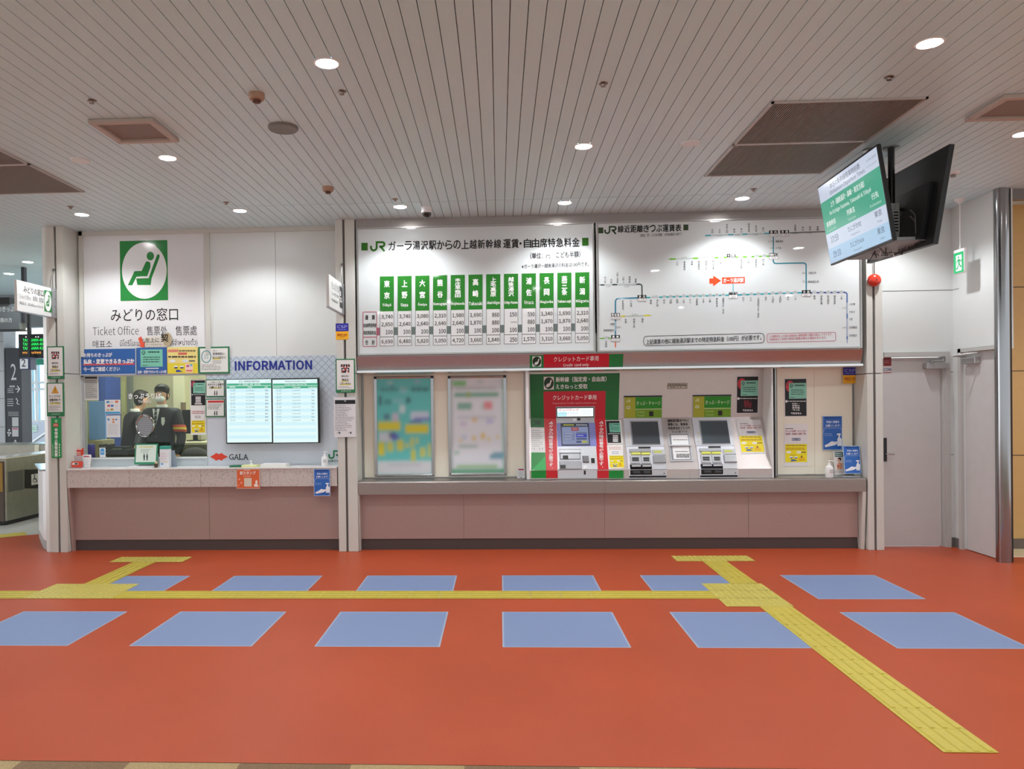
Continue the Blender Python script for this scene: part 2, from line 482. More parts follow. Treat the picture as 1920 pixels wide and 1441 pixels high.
def dot_tile(b, x, y, s=TS):
    b.box(x + .001, x + s - .001, y + .001, y + s - .001, .0015, .004, yd)
    for i in range(5):
        for j in range(5):
            cx, cy = x + s * (i + .5) / 5, y + s * (j + .5) / 5; r = .012
            vs = [(cx + r * math.cos(t * PI / 3), cy + r * math.sin(t * PI / 3), .004) for t in range(6)] + [(cx + r * .6 * math.cos(t * PI / 3), cy + r * .6 * math.sin(t * PI / 3), .0085) for t in range(6)]
            b.add(vs, [(t, (t + 1) % 6, 6 + (t + 1) % 6, 6 + t) for t in range(6)] + [(6, 7, 8, 9, 10, 11)], yd)
def path(lab, fn):
    b = MB(); fn(b); o = b.build('tactile_paving'); tag(o, lab, 'tactile paving', 'yellow tactile paving lines')
xr, xc = 1.965, 1.719
def f1(b):
    for i in range(10): guide_tile(b, xr, 3.507 + i * TS * .957, 'y', TS * .957)
    
path('yellow ribbed guide strip running from the near right towards the ticket machines', f1)
def f2(b):
    for i in range(2):
        for j in range(3): dot_tile(b, xc + i * .2525 - .0, 5.925 + j * .24)
path('yellow dotted patch at the right where two guide strips cross', f2)
def f3(b):
    for i in range(4): guide_tile(b, xr, 6.645 + i * .2315, 'y', .2315)
    for i in range(3): dot_tile(b, xc + i * .2525, 7.572)
path('yellow T shaped guide strip end in front of the ticket machines', f3)
def f4(b):
    x = xc - TS
    sx_ = (xc - (-3.975 + 3 * TS)) / 20
    for i in range(20): guide_tile(b, xc - (i + 1) * sx_, 6.158, 'x', sx_)
    x0 = onZ(60, 1115).x
path('long yellow ribbed guide strip running across the red floor between two dotted patches', f4)
q = onZ(100, 1094), onZ(47, 1121), onZ(256, 1098)
XL = -3.975
def f5(b):
    for i in range(3):
        for j in range(2): dot_tile(b, XL + i * TS, 6.158 + j * .25)
path('yellow dotted patch at the left below the blue square', f5)
def f6(b):
    for i in range(4): guide_tile(b, XL + TS, 6.66 + i * .23, 'y', .23)
    for i in range(3): dot_tile(b, XL + i * TS, 7.583)
path('yellow T shaped guide strip end in front of the staffed window', f6)
def f7(b):
    for i in range(12): guide_tile(b, XL - TS * (i + 1), 6.158, 'x')
path('short yellow ribbed guide strip leaving at the left edge', f7)
def f8(b):
    d = (pc - pa).normalized(); n = Vector((-d.y, d.x)); L = (pc - pa).length
    for i in range(-14, int(L / .3)):
        p = pa + d * i * .3 + n * .002
        b.add([(p.x, p.y, .002), (p.x + d.x * .29, p.y + d.y * .29, .002), (p.x + (d.x + n.x) * .29, p.y + (d.y + n.y) * .29, .002), (p.x + n.x * .29, p.y + n.y * .29, .002)], [(0, 1, 2, 3)], ye)
path('pale yellow warning strip on the floor by the ticket gate', f8)
# ------------------------------------------------------------------ posts
def post(nm, u0, u1, gu, lab, back=YW + .05, leftside=False, base_u=None):
    x0, x1, g = X(u0), X(u1), X(gu)
    b = MB(); gw = .012
    zj = Z(gu, 700)
    for za, zb in ((0, zj - .004), (zj + .004, CZ)):
        b.box(x0, g - gw, YP, back, za, zb, POSTM); b.box(g + gw, x1, YP, back, za, zb, POSTM)
    b.box(x0 + .01, x1 - .01, YP + .02, back, 0, CZ - .001, mat('6a6764', .6, name='groove_grey'))
    o = b.build(nm, bevel=.004); return tag(o, lab, 'post')
post('steel_post', 632, 668.5, 647.9, 'cream enamelled steel post between the staffed window and the fare board')
post('steel_post', 1626, 1656, 1640, 'cream enamelled steel post to the right of the ticket machines, red bell on it')
# left post: rounded outer corner
b = MB(); x0, x1, g = X(88), X(122.5), X(107)
zj = Z(107, 700)
for za, zb in ((0, zj - .004), (zj + .004, CZ)):
    b.prism([(x0, YP + .01), (x0 + .03, YP), (g - .012, YP), (g - .012, YW + .05), (x0 - .1, YW + .05), (x0 - .1, YP + .12), (x0 - .06, YP + .05)], za, zb, POSTM, 'z')
    b.box(g + .012, x1, YP, YW + .05, za, zb, POSTM)
b.box(x0, x1 - .01, YP + .03, YW, 0, CZ - .001, mat('6a6764', .6))
tag(b.build('steel_post', bevel=.003), 'wide cream enamelled steel post with rounded corner at the left of the staffed window', 'post')
# ------------------------------------------------------------------ walls
GZ0, GZ1 = Z(300, 858.5, YW), Z(300, 702, YW)      # office window opening
wx0, wx1 = X(152, 750, YW), X(388, 750, YW)
xl, xm = X(123), X(640)
b = MB(); t = .12
zw = CZ
b.box(xl, wx0, YW, YW + t, 0, zw, WALLP); b.box(wx1, xm, YW, YW + t, 0, zw, WALLP)
b.box(wx0, wx1, YW, YW + t, GZ1, zw, WALLP); b.box(wx0, wx1, YW, YW + t, 0, GZ0, WALLP)
struct(b.build('wall_back'))
b = MB()   # mullion, seam, top trim
for u0, u1, w in ((384.5, 394, .02), (150.5, 157, .03)): b.box(X(u0, 500, YW), X(u1, 500, YW), YW - w, YW + .01, Z(300, 667, YW), CZ - .001, POSTM)
b.box(X(150, 500, YW), X(629, 500, YW), YW - .03, YW, CZ - .05, CZ - .001, POSTM)
b.box(X(516.5, 500, YW) - .002, X(516.5, 500, YW) + .002, YW - .001, YW + .001, Z(500, 667, YW), CZ - .05, mat('8a8682', .6))
struct(b.build('trim_1'))
# niche behind the machines and posters, above them the stainless header
b = MB(); xa, xb_ = X(668.5), X(1626)
b.box(xa, xb_, YN + .34, YN + .4, 0, CZ, mat('8c8a88', .5)); struct(b.build('wall_niche'))
b = MB(); z0, z1 = Z(671, 666), Z(672, 428.7)
hz = Z(900, 690, 8.14)
b.prism([(8.17, z0 + .2), (8.17, z0 - .012), (8.115, z0 - .012), (8.165, hz), (YN + .34, hz), (YN + .34, z0 + .2)], xa + .005, xb_ - .03, STEEL, 'x')
b.prism([(8.16, hz + .0), (8.115, hz - .01), (8.115, hz - .032), (8.14, hz - .042), (YN + .3, hz - .045), (YN + .3, hz)], xa + .005, xb_ - .03, mat('dadada', .22, metal=.85, name='polished_lip'), 'x')
tag(b.build('steel_hood'), 'long brushed steel canopy over the ticket machines, bright lip', 'canopy')
b = MB(); b.box(xa + .01, xb_ - .01, 8.13, 8.3, Z(1100, 417), CZ - .001, mat('a9a19d', .35, metal=.6, name='header_steel'))
struct(b.build('trim_2'))
# door wall and right wall
DZ, d0, d1 = Z(1700, 669, YD), X(1657, 800, YD), X(1773, 800, YD)
b = MB(); b.box(d0 - .1, d1, YD, YD + .12, DZ, CZ, WALLP); b.box(d1, XR + .1, YD, YD + .12, 0, CZ, WALLP)
struct(b.build('wall_far'))
zj = Z(1700, 545, YD)
b = MB(); b.box(d0, XR, YD - .0015, YD + .001, zj - .003, zj + .003, mat('5c5b5a', .6)); 
b.box(d1 + .035, XR, YD - .0015, YD + .001, Z(1780, 697, YD) - .003, Z(1780, 697, YD) + .003, mat('5c5b5a', .6)); b.box(d1 + .035, XR, YD - .0015, YD + .001, Z(1780, 852, YD) - .003, Z(1780, 852, YD) + .003, mat('5c5b5a', .6))
struct(b.build('trim_3'))
fr = mat('b9b9b6', .35, name='door_frame_grey'); dm = mat('c6c5c4', .4, noise=(8, .02), name='door_leaf_grey')
b = MB()
b.box(d0, d1 + .035, YD - .03, YD - .001, DZ, DZ + .05, fr); b.box(d1 - .01, d1 + .035, YD - .03, YD - .001, 0, DZ, fr); b.box(d1 - .025, d1 - .01, YD - .005, YD + .08, 0, DZ, fr)
b.box(d0 - .05, d1, YD + .002, YD + .1, DZ - .001, DZ + .02, fr)
o = b.build('door_1'); struct(o)
l = MB(); l.box(d0 + .005, d1 - .03, YD + .035, YD + .075, .008, DZ - .006, dm); lo = l.build('leaf', o)
h = MB(); h.tube([(d0 + .03, YD + .035, .98), (d0 + .03, YD - .01, .98), (d0 + .1, YD - .01, .98)], .009, CHROME); h.box(d0 + .012, d0 + .045, YD + .028, YD + .036, .9, 1.15, DARK); h.build('handle', lo)
def closer(name, base, ax, lab):
    """ax = +1: arm along -x on the far wall; body box, arm and elbow"""
    return
c = MB(); q = onY(1745, 684, YD - .02)
c.box(q.x - .05, q.x + .17, YD - .05, YD + .036, q.z - .04, q.z + .025, mat('b8b8b8', .3, metal=.7, name='closer_silver')); c.build('door_closer', o, bevel=.006)
c = MB(); c.tube([(q.x - .0, YD - .05, q.z + .035), (q.x + .02, YD - .2, q.z + .04), (q.x + .13, YD - .02, q.z + .06)], .01, mat('b8b8b8', .3, metal=.7), 8); c.tube([(q.x - .0, YD - .05, q.z + .02), (q.x - .0, YD - .05, q.z + .045)], .018, STEELD); c.build('closer_arm', o)
# right wall (runs towards the camera)
e0, e1 = onX(1800, 800, XR).y, 7.56
eZ = onX(1800, 661, XR).z
b = MB(); b.box(XR, XR + .12, e0, YD, 0, CZ, WALLP); b.box(XR, XR + .12, e1 - .05, e0, eZ, CZ, WALLP)
struct(b.build('wall_right'))
b = MB(); b.box(XR - .0015, XR + .001, e0, YD, zj - .003, zj + .003, mat('5c5b5a', .6)); struct(b.build('trim_4'))
b = MB(); b.box(XR - .02, XR + .01, e0 - .05, e0, 0, eZ + .04, fr); b.box(XR - .02, XR + .01, e1 - .05, e0, eZ, eZ + .04, fr); b.box(XR - .006, XR + .002, e0 + .005, e0 + .02, 0, eZ, fr)
o = b.build('door_2'); struct(o)
l = MB(); l.box(XR + .03, XR + .07, e1 - .05, e0 - .05, .008, eZ - .006, dm); lo = l.build('leaf', o)
h = MB(); h.box(XR + .02, XR + .031, e1 + .01, e1 + .035, .86, .98, DARK); h.build('handle', lo)
c = MB(); cq = onX(1812, 676, XR)
c.box(XR - .03, XR + .031, e0 - .30, e0 - .08, cq.z - .035, cq.z + .03, mat('b8b8b8', .3, metal=.7)); c.build('door_closer', o, bevel=.006)
c = MB(); c.tube([(XR - .02, e0 - .14, cq.z + .04), (XR - .17, e0 - .18, cq.z + .05), (XR - .01, e0 - .32, cq.z + .07)], .01, mat('b8b8b8', .3, metal=.7), 8); c.build('closer_arm', o)
b = MB(); b.box(d1 + .035, XR, YD - .008, YD, 0, .1, mat('6e6c68', .6)); b.box(XR - .006, XR, e0 + .02, YD - .01, 0, .1, mat('6e6c68', .6)); struct(b.build('baseboard_right'))
# round steel column and dark frame
b = MB(); b.lathe([(.063, 0), (.063, CZ)], (onY(1881, 900, 7.52).x, 7.52, 0), mat('9a9a9c', .16, metal=1, name='column_steel'), 48)
tag(b.build('round_column'), 'round polished steel column at the right end of the white wall', 'column')
b = MB(); cx1 = onY(1893, 900, 7.52).x; b.box(cx1 - .01, cx1 + .018, 7.50, 7.6, 0, CZ, mat('171514', .5)); b.box(cx1 + .018, cx1 + .03, 7.52, 7.6, 0, CZ, mat('6b625c', .4)); b.box(cx1, 6.9, 7.52, 7.6, CZ - .10, CZ, mat('7d7a77', .4)); struct(b.build('trim_5'))
# tan wall in the next room
tw = mat('d0a868', .5, noise=(14, .03), name='tan_wall_panel')
b = MB(); b.box(XR + .1, 8, 8.16, 8.25, 0, CZ, tw)
for v in (538, 695, 853): b.box(XR + .1, 8, 8.157, 8.161, Z(1905, v, 8.16) - .004, Z(1905, v, 8.16) + .004, mat('4a3a28', .7))
b.box(XR + .1, 8, 8.15, 8.16, 0, .105, mat('6d5f55', .6))
struct(b.build('wall_tan'))
# ------------------------------------------------------------------ left counter
cz0, cz1 = Z(300, 913), Z(300, 877.5)
xg0, xg1 = X(126, 890), X(631.8, 890)
gr = mat('c2bab4', .3, name='granite')
nt = gr.node_tree; bs = nt.nodes['Principled BSDF']; tc = nt.nodes.new('ShaderNodeTexCoord')
vo = nt.nodes.new('ShaderNodeTexVoronoi'); vo.inputs['Scale'].default_value = 120; rp = nt.nodes.new('ShaderNodeValToRGB')
rp.color_ramp.elements[0].position = .22; rp.color_ramp.elements[0].color = lin('766c66'); rp.color_ramp.elements[1].position = .42; rp.color_ramp.elements[1].color = lin('c8beb9')
no = nt.nodes.new('ShaderNodeTexNoise'); no.inputs['Scale'].default_value = 55; mr = nt.nodes.new('ShaderNodeMapRange'); mr.inputs[1].default_value = .35; mr.inputs[2].default_value = .6
ad = nt.nodes.new('ShaderNodeMath'); ad.operation = 'ADD'
nt.links.new(tc.outputs['Object'], vo.inputs['Vector']); nt.links.new(tc.outputs['Object'], no.inputs['Vector']); nt.links.new(no.outputs['Fac'], mr.inputs[0])
nt.links.new(vo.outputs['Distance'], ad.inputs[0]); mr.inputs[3].default_value = -.06; mr.inputs[4].default_value = .22; nt.links.new(mr.outputs[0], ad.inputs[1]); nt.links.new(ad.outputs[0], rp.inputs[0]); nt.links.new(rp.outputs[0], bs.inputs['Base Color'])
ct = thing('ticket_counter', 'granite fronted counter under the staffed ticket window', 'counter', (-3.2, 8.2, 0))
b = MB(); b.box(xg0, xg1, YP, YW - .002, cz0, cz1 - .012, gr)
for u in (241, 374, 504): b.box(X(u) - .0015, X(u) + .0015, YP - .001, YP + .002, cz0, cz1 - .02, mat('7d7570', .6))
b.build('front', ct)
b = MB(); b.box(xg0, xg1, YP - .008, YW - .002, cz1 - .012, cz1, mat('efeeec', .15, name='white_worktop')); b.build('worktop', ct)
xp0 = X(150, 950, YPL)
b = MB(); b.box(xg0 + .02, xg1, YPL, YPL + .1, .118, cz0, PINK); b.box(X(391.5, 900, YPL) - .0015, X(391.5, 900, YPL) + .0015, YPL - .001, YPL + .01, .118, cz0, mat('5e5350', .6)); b.build('apron', ct)
b = MB(); b.box(xg0 + .02, xg1, YPL + .015, YPL + .1, 0, .118, mat('4a3f3d', .5, name='dark_plinth')); b.build('plinth', ct)
b = MB(); b.prism([(YP, cz0), (YP + .07, 0), (YPL + .02, 0), (YPL + .02, cz0)], xg0, X(126) + .008, PINK, 'x'); b.build('side_wing', ct)
# ------------------------------------------------------------------ steel counter
sc1 = Z(671, 902); sc0 = Z(671, 927.5)
xs0, xs1 = X(668.5) + .003, X(1624, 900)
st = thing('steel_counter', 'long brushed steel counter carrying the ticket machines', 'counter', (1.1, 8.2, 0))
b = MB(); b.prism([(YP, sc0), (YP, sc1 - .02), (YP + .006, sc1 - .006), (YP + .02, sc1), (YN + .3, sc1), (YN + .3, sc0 + .02), (YP + .05, sc0)], xs0, xs1, mat('a39c99', .3, metal=1, noise=(40, .03), aniso=.5, name='counter_steel'), 'x')
b.box(X(1133) - .001, X(1133) + .001, YP - .001, YP + .002, sc0, sc1 - .02, mat('4a4644', .6)); b.build('worktop', st, bevel=.002)
b = MB(); b.box(xs0, xs1 - .04, YPL, YPL + .1, .118, sc0, PINK)
for u in (869.5, 1133.5, 1403.5): b.box(X(u, 970, YPL) - .0015, X(u, 970, YPL) + .0015, YPL - .001, YPL + .01, .118, sc0, mat('5e5350', .6))
b.build('apron', st)
b = MB(); b.box(xs0, xs1 - .04, YPL + .015, YPL + .1, 0, .118, mat('4a3f3d', .5)); b.build('plinth', st)
b = MB(); b.prism([(YP, sc0), (YP + .05, 0), (YPL + .02, 0), (YPL + .02, sc0)], xs0, xs0 + .01, POSTM, 'x'); b.build('side_wing', st)
b = MB(); b.prism([(YP, sc0), (YP + .05, 0), (YPL + .02, 0), (YPL + .02, sc0)], xs1 - .035, xs1, POSTM, 'x'); b.build('side_wing', st)
# ------------------------------------------------------------------ ceiling fixtures
lamp_em = mat('ffffff', .5, emit=45, name='lit_diffuser')
def downlight(x, y, lab):
    t = thing('downlight', lab, 'ceiling light', (x, y, CZ), 'recessed ceiling downlights')
    b = MB(); b.lathe([(.062, -.001), (.066, -.004), (.074, -.003), (.078, 0)], (x, y, CZ), WHITE, 32); b.build('trim_ring', t)
    b = MB(); b.lathe([(0, -.0015), (.062, -.0015), (.062, .002)], (x, y, CZ), lamp_em, 32); b.build('diffuser', t)
    ld = bpy.data.lights.get('downlight_lamp')
    if not ld:
        ld = bpy.data.lights.new('downlight_lamp', 'SPOT'); ld.shadow_soft_size = .06; ld.energy = LAMP_W; ld.color = (.96, .98, 1); ld.spot_size = math.radians(130); ld.spot_blend = .5
    lo = bpy.data.objects.new('lamp', ld); COL.objects.link(lo); lo.parent = t; lo.location = (0, 0, -.006)
    return t
GX = (-4.235, -2.595, -.965, .674, 2.405, 3.95)
dl0 = None
named = {(-.965, 4.37): 'bright round downlight high on the left of the picture, nearest there', (2.405, 4.37): 'bright round downlight high on the right, above the large grille', (-2.595, 5.95): 'bright round downlight beside the square vent', (.674, 5.95): 'bright round downlight in the middle of the ceiling', (3.95, 5.95): 'bright round downlight at the right picture edge',
  (-4.235, 7.64): 'bright round downlight right above the left post', (-2.595, 7.64): 'bright round downlight above the seat pictogram wall', (-.965, 7.64): 'bright round downlight beside the dome camera', (.674, 7.64): 'bright round downlight above the fare table', (2.405, 7.64): 'bright round downlight above the route map'}
for (x, y), lab in named.items(): downlight(x, y, lab)
for x, y, w_ in ((-2.595, 2.75, 'overhead, left of the camera'), (.674, 2.75, 'overhead, just right of the camera'), (3.95, 2.75, 'overhead, far right of the camera'), (-4.235, 4.37, 'left of the upper left picture corner'), (-.965, 1.15, 'nearest above the camera'), (2.405, 1.15, 'beside the camera on the right'), (-4.235, 1.15, 'beside the camera on the left'),
    (-2.595, -.5, 'behind the camera at the left'), (.674, -.5, 'straight behind the camera'), (3.95, -.5, 'behind the camera at the right'), (-5.9, 2.75, 'outermost on the left'), (5.6, 1.15, 'outermost on the right'), (3.95, 7.64, 'x'), (6.0, 6.2, 'added to brighten the tan wall at the right')):  # the last downlight is an added lamp that brightens the tan wall
    downlight(x, y, 'round ceiling downlight hidden behind the two hanging screens' if y > 7 else 'ceiling downlight out of the picture, ' + w_)
for u, v, w, lab in ((52, 491, 10.1, 'small bright downlight beyond the left post, beside the black sign pole'), (17, 513, 10.9, 'small bright downlight beyond the left post at the picture edge')):
    q = onZ(u, v, CZ); downlight(q.x, q.y, lab)
for x, y, w_ in ((-7.2, 14, 'nearest the guide column'), (-9.5, 12, 'hidden left of the picture'), (-9, 16, 'deepest in the hall')): downlight(x, y, 'round downlight far back in the gate hall, ' + w_)
def grille(x0, x1, y0, y1, ym, lab):
    t = thing('air_grille', lab, 'air vent', ((x0 + x1) / 2, (y0 + y1) / 2, CZ), 'large slatted ceiling grilles')
    fmm = mat('b9b4b0', .4); b = MB(); w = .016
    for a, c, d, e in ((x0, x1, y0, y0 + w), (x0, x1, y1 - w, y1), (x0, x0 + w, y0, y1), (x1 - w, x1, y0, y1), (x0, x1, ym - w, ym + w)): b.box(a, c, d, e, CZ - .012, CZ, fmm)
    b.build('frame', t)
    b = MB(); sl = mat('928a84', .5, name='grille_brown'); n = 60
    b.box(x0, x1, y0, y1, CZ - .0015, CZ - .0005, mat('4a403c', .8))
    for i in range(n):
        xx = x0 + w + (x1 - x0 - 2 * w) * (i + .5) / n; b.box(xx - .0035, xx + .0035, y0 + w, y1 - w, CZ - .009, CZ - .002, sl)
    b.build('slats', t)
grille(1.82, 2.825, 5.15, 6.82, 5.985, 'large brown slatted ceiling grille beside the hanging screens')
grille(-4.76, -3.745, 5.15, 6.81, 5.985, 'large brown slatted ceiling grille at the left picture edge')
def cassette(x0, y0, lab):
    t = thing('ceiling_vent', lab, 'air vent', (x0 + .225, y0 + .22, CZ), 'square framed ceiling vents')
    b = MB(); f2 = mat('b8a89e', .4, name='vent_beige'); w = .045; x1, y1 = x0 + .455, y0 + .43
    for a, c, d, e in ((x0, x1, y0, y0 + w), (x0, x1, y1 - w, y1), (x0, x0 + w, y0 + w, y1 - w), (x1 - w, x1, y0 + w, y1 - w)): b.box(a, c, d, e, CZ - .03, CZ - .0005, f2)
    b.build('frame', t, bevel=.006)
    b = MB(); b.box(x0 + w, x1 - w, y0 + w, y1 - w, CZ - .01, CZ - .0005, mat('8f857f', .7, noise=(400, .3), name='vent_mesh')); b.build('mesh_panel', t)
cassette(-2.775, 5.095, 'square beige framed ceiling vent at the upper left')
cassette(3.3, 5.14, 'square beige framed ceiling vent cut off at the right edge')
def smoke(x, y, lab):
    t = thing('smoke_detector', lab, 'smoke detector', (x, y, CZ), 'brown smoke detectors')
    b = MB(); b.lathe([(.05, 0), (.05, -.02), (.044, -.036), (.03, -.04), (0, -.04)], (x, y, CZ), mat('a9836a', .45, name='detector_tan'), 28); b.build('housing', t)
    b = MB(); b.lathe([(.026, -.04), (.026, -.052), (.018, -.058), (0, -.058)], (x, y, CZ), mat('5a3d2e', .5), 20); b.build('sensor_head', t)
smoke(-1.502, 4.767, 'brown smoke detector above the round grey ceiling speaker'); smoke(-1.525, 6.884, 'small brown smoke detector near the ceiling seam')
b = MB(); b.lathe([(.105, 0), (.105, -.012), (.098, -.02), (.09, -.018), (0, -.022)], (-1.499, 5.352, CZ), mat('77746f', .5, name='speaker_grey', noise=(500, .2)), 40)
tag(b.build('ceiling_speaker'), 'round grey speaker grille on the ceiling', 'speaker')
def sprinkler(x, y, lab):
    b = MB(); m = mat('8e7a70', .3, metal=.8); b.lathe([(.03, 0), (.028, -.004), (.01, -.006), (.007, -.016), (.015, -.018), (.015, -.021), (0, -.021)], (x, y, CZ), m, 20)
    tag(b.build('sprinkler_head'), lab, 'sprinkler', 'sprinkler heads in the ceiling')
for u, v, lab in ((172, 188, 'small sprinkler head above the square vent at the left'), (641, 171, 'small sprinkler head right below the nearest left downlight'), (1131, 156, 'small sprinkler head above the middle downlight'), (1667, 144, 'small sprinkler head above the large right grille'),
    (132, 387, 'tiny sprinkler head above the left post'), (424, 379, 'tiny sprinkler head above the pictogram wall'), (741, 373, 'tiny sprinkler head near the dome camera'), (1413, 354, 'tiny sprinkler head below the right grille')):
    q = onZ(u, v, CZ); sprinkler(q.x, q.y, lab)
def disc(u, v, lab):
    q = onZ(u, v, CZ); b = MB(); b.lathe([(.075, 0), (.072, -.008), (.02, -.012), (0, -.012)], (q.x, q.y, CZ), mat('dfe6ea', .4), 32); tag(b.build('ceiling_sensor'), lab, 'sensor', 'flat white ceiling sensors')
disc(150, 300, 'flat white round ceiling sensor at the left, beside the left grille'); disc(1295, 268, 'flat white round ceiling sensor left of the large right grille')
q = onZ(1787, 322, CZ); t = thing('ceiling_detector', 'white heat detector hidden partly behind the hanging screen', 'detector', q)
b = MB(); b.lathe([(.055, 0), (.05, -.02), (.03, -.024), (0, -.024)], q, WHITE, 28); b.build('base', t)
b = MB(); b.lathe([(.022, -.024), (.022, -.045), (0, -.05)], q, mat('908c88', .4), 20); b.build('sensor_head', t)
# dome camera
q = onZ(800, 388, CZ); t = thing('dome_camera', 'white dome security camera hanging from the ceiling above the fare board', 'security camera', q)
b = MB(); b.lathe([(.055, 0), (.055, -.055), (.05, -.06), (0, -.06)], q, WHITE, 32); b.build('housing', t)
b = MB(); b.lathe([(.047, -.06), (.044, -.08), (.032, -.098), (.015, -.107), (0, -.109)], q, mat('1a1a1c', .06, spec=.8), 32); b.build('dome', t)
# ================================================================== boards and signs
GREEN, LGREEN = '2f8a34', '37a03a'
INK = '1c1c1e'
# ------------------------------------------------------------------ fare table
PB = yplane(YB)
def board_shell(name, lab, u0, u1, vt, vb, cat):
    xa_, xb2 = X(u0, 550, YB), X(u1, 550, YB); za, zb = (Z((u0 + u1) / 2, vb, YB), Z((u0 + u1) / 2, vt, YB))
    t = thing(name, lab, cat, ((xa_ + xb2) / 2, YB + .03, za))
    alu = mat('b5b3b0', .3, metal=.8, name='aluminium_frame'); w = .018
    b = MB()
    for a, c, d, e in ((xa_, xb2, zb - w, zb), (xa_, xb2, za, za + w), (xa_, xa_ + w, za + w, zb - w), (xb2 - w, xb2, za + w, zb - w)): b.box(a, c, YB - .012, YB + .06, d, e, alu)
    b.build('frame', t, bevel=.002)
    return t, xa_ + w, xb2 - w, za + w, zb - w
bw = mat('d3d9da', .03, spec=.55, name='glossy_white_board')
fare, a0, a1, c0, c1 = board_shell('fare_board', 'large glossy white fare table board with twelve green station columns', 669.5, 1115, 421.5, 663, 'sign board')
A = Art(PB, rough=.05, spec=.5)
A.mb.box(a0, a1, YB, YB + .05, c0, c1, bw)
DG = '2c6a1c'
A.poly([(677.5, 455), (689.5, 455), (689.5, 469.5), (677.5, 469.5)], DG, 2)
jr_logo(A, 694, 452, 722.5, 471, DG, 2, 3.7)
sk = lambda u: -.0205 * (u - 700)
ttl = 'ガーラ湯沢駅からの上越新幹線'
for i, ch in enumerate(ttl):
    u = 735.2 + i * 15.2
    if ch == 'ー': A.rect(u - 6.2, 460.6 + sk(u), u + 6.2, 462.8 + sk(u), INK, 3)
    else: A.text(ch, u - 6.9, 453.2 + sk(u), u + 6.9, 470 + sk(u), INK, .012)
for i, ch in enumerate('運賃・自由席特急料金'):
    u = 950.5 + i * 15.1
    if i == 2: A.ell(976, 462 + sk(u), 2, 2.4, INK, 3, 12); continue
    u -= 15.1 * .45 if i > 2 else 0
    A.text(ch, u - 7, 453.2 + sk(u), u + 7, 470.3 + sk(u), INK, .014)
A.rect(1091.5, 445.6, 1103.5, 460.6, DG, 2)
A.text('（単位：円　こども半額）', 994, 472, 1088, 484, INK, .012, skew=.018)
A.text('※ガーラ湯沢～越後湯沢の料金は100円です。', 978, 493, 1104, 501.5, '2a2a2c', .01, skew=.018)
st_ = [('東京', 'Tōkyō', '3,740', '2,850', '100', '6,690'), ('上野', 'Ueno', '3,740', '2,640', '100', '6,480'), ('大宮', 'Ōmiya', '3,080', '2,640', '100', '5,820'), ('熊谷', 'Kumagaya', '2,310', '2,640', '100', '5,050'),
       ('本庄早稲田', 'Honjōwaseda', '1,980', '2,640', '100', '4,720'), ('高崎', 'Takasaki', '1,690', '1,870', '100', '3,660'), ('上毛高原', 'Jōmō-Kōgen', '860', '880', '100', '1,840'), ('越後湯沢', 'Echigo-Yuzawa', '150', '—', '100', '250'),
       ('浦佐', 'Urasa', '590', '880', '100', '1,570'), ('長岡', 'Nagaoka', '1,340', '1,870', '100', '3,310'), ('燕三条', 'Tsubame-sanjō', '1,690', '1,870', '100', '3,660'), ('新潟', 'Niigata', '2,310', '2,640', '100', '5,050')]
A.poly([(706, 614), (1078, 606), (1078, 620.5), (706, 628.6)], '6a7674', 1)
A.poly([(706, 614), (712, 613.9), (712, 628.5), (706, 628.6)], 'a35f74', 2)
for i, (jn, en, r1, r2, r3, r4) in enumerate(st_):
    u0 = 712.2 + i * 33.18 + (.01 * i * i); u1 = u0 + 26.5; k = -.0208 * (u0 - 712)
    A.poly([(u0, 583 + k), (u1, 582.5 + k), (u1, 648.4 + k * .8), (u0, 648.9 + k * .8)], '4a564c', 2)
    A.poly([(u0 + .8, 583 + k), (u1 - .8, 582.5 + k), (u1 - .8, 630.8 + k * .9), (u0 + .8, 631.1 + k * .9)], 'dfe0e0', 3)
    A.poly([(u0 + .8, 632.2 + k * .9), (u1 - .8, 631.9 + k * .9), (u1 - .8, 647.7 + k * .8), (u0 + .8, 648.1 + k * .8)], 'dfe0e0', 3)
    A.poly([(u0, 518.2 + k), (u1, 517.7 + k), (u1, 583.3 + k), (u0, 583.8 + k)], '2a7c2a', 4)
    n = len(jn); um = (u0 + u1) / 2
    if n == 2: cells = [(525.8, 538.5), (547.5, 560)]
    else:
        h = 36.5 / n; cells = [(524 + h * j, 524 + h * (j + 1) - .4) for j in range(n)]
    for ch, (v0, v1) in zip(jn, cells): A.text(ch, um - 5.2, v0 + k, um + 5.2, v1 + k, 'f4f6f4', .022, 5, res=1)
    hw = min(12.4, 1.7 * len(en)); A.text(en, um - hw, 568.8 + k, um + hw, 575.6 + k, 'eef2ee', .02, 5, res=1)
    for rt, vc, kk in ((r1, 594, .95), (r2, 608.3, .93), (r3, 622.5, .9), (r4, 640.6, .85)):
        if rt == '—': A.rect(um - .5, vc + k * kk - .4, u1 - 2.5, vc + k * kk + .4, '333', 5); continue
        w = {3: 13.3, 5: 21.2}[len(rt)]
        A.text(rt, u1 - 2.2 - w, vc - 4.2 + k * kk, u1 - 2.2, vc + 4 + k * kk + (.8 if ',' in rt else 0), '242427', .012, 5)
A.rrect([(680.6, 584.8), (706.2, 584.4), (706.4, 648.9), (680.8, 649.3)], 2, 1.1, 'b0304e', 3); A.rect(680.8, 631, 706.2, 632.4, 'b0304e', 3)
for t_, v in (('運　賃', 595), ('合　計', 641.5)): A.text(t_, 684.5, v - 4.6, 703, v + 4.6, '2a2a2c', .014, 3)
for t_, v in (('自由席特急料金', 609.5), ('特定特急料金', 623.5)): A.text(t_, 681.8, v - 3.8, 705.4, v + 3.8, '2a2a2c', .01, 3, res=1)
A.done('printed_face', fare)
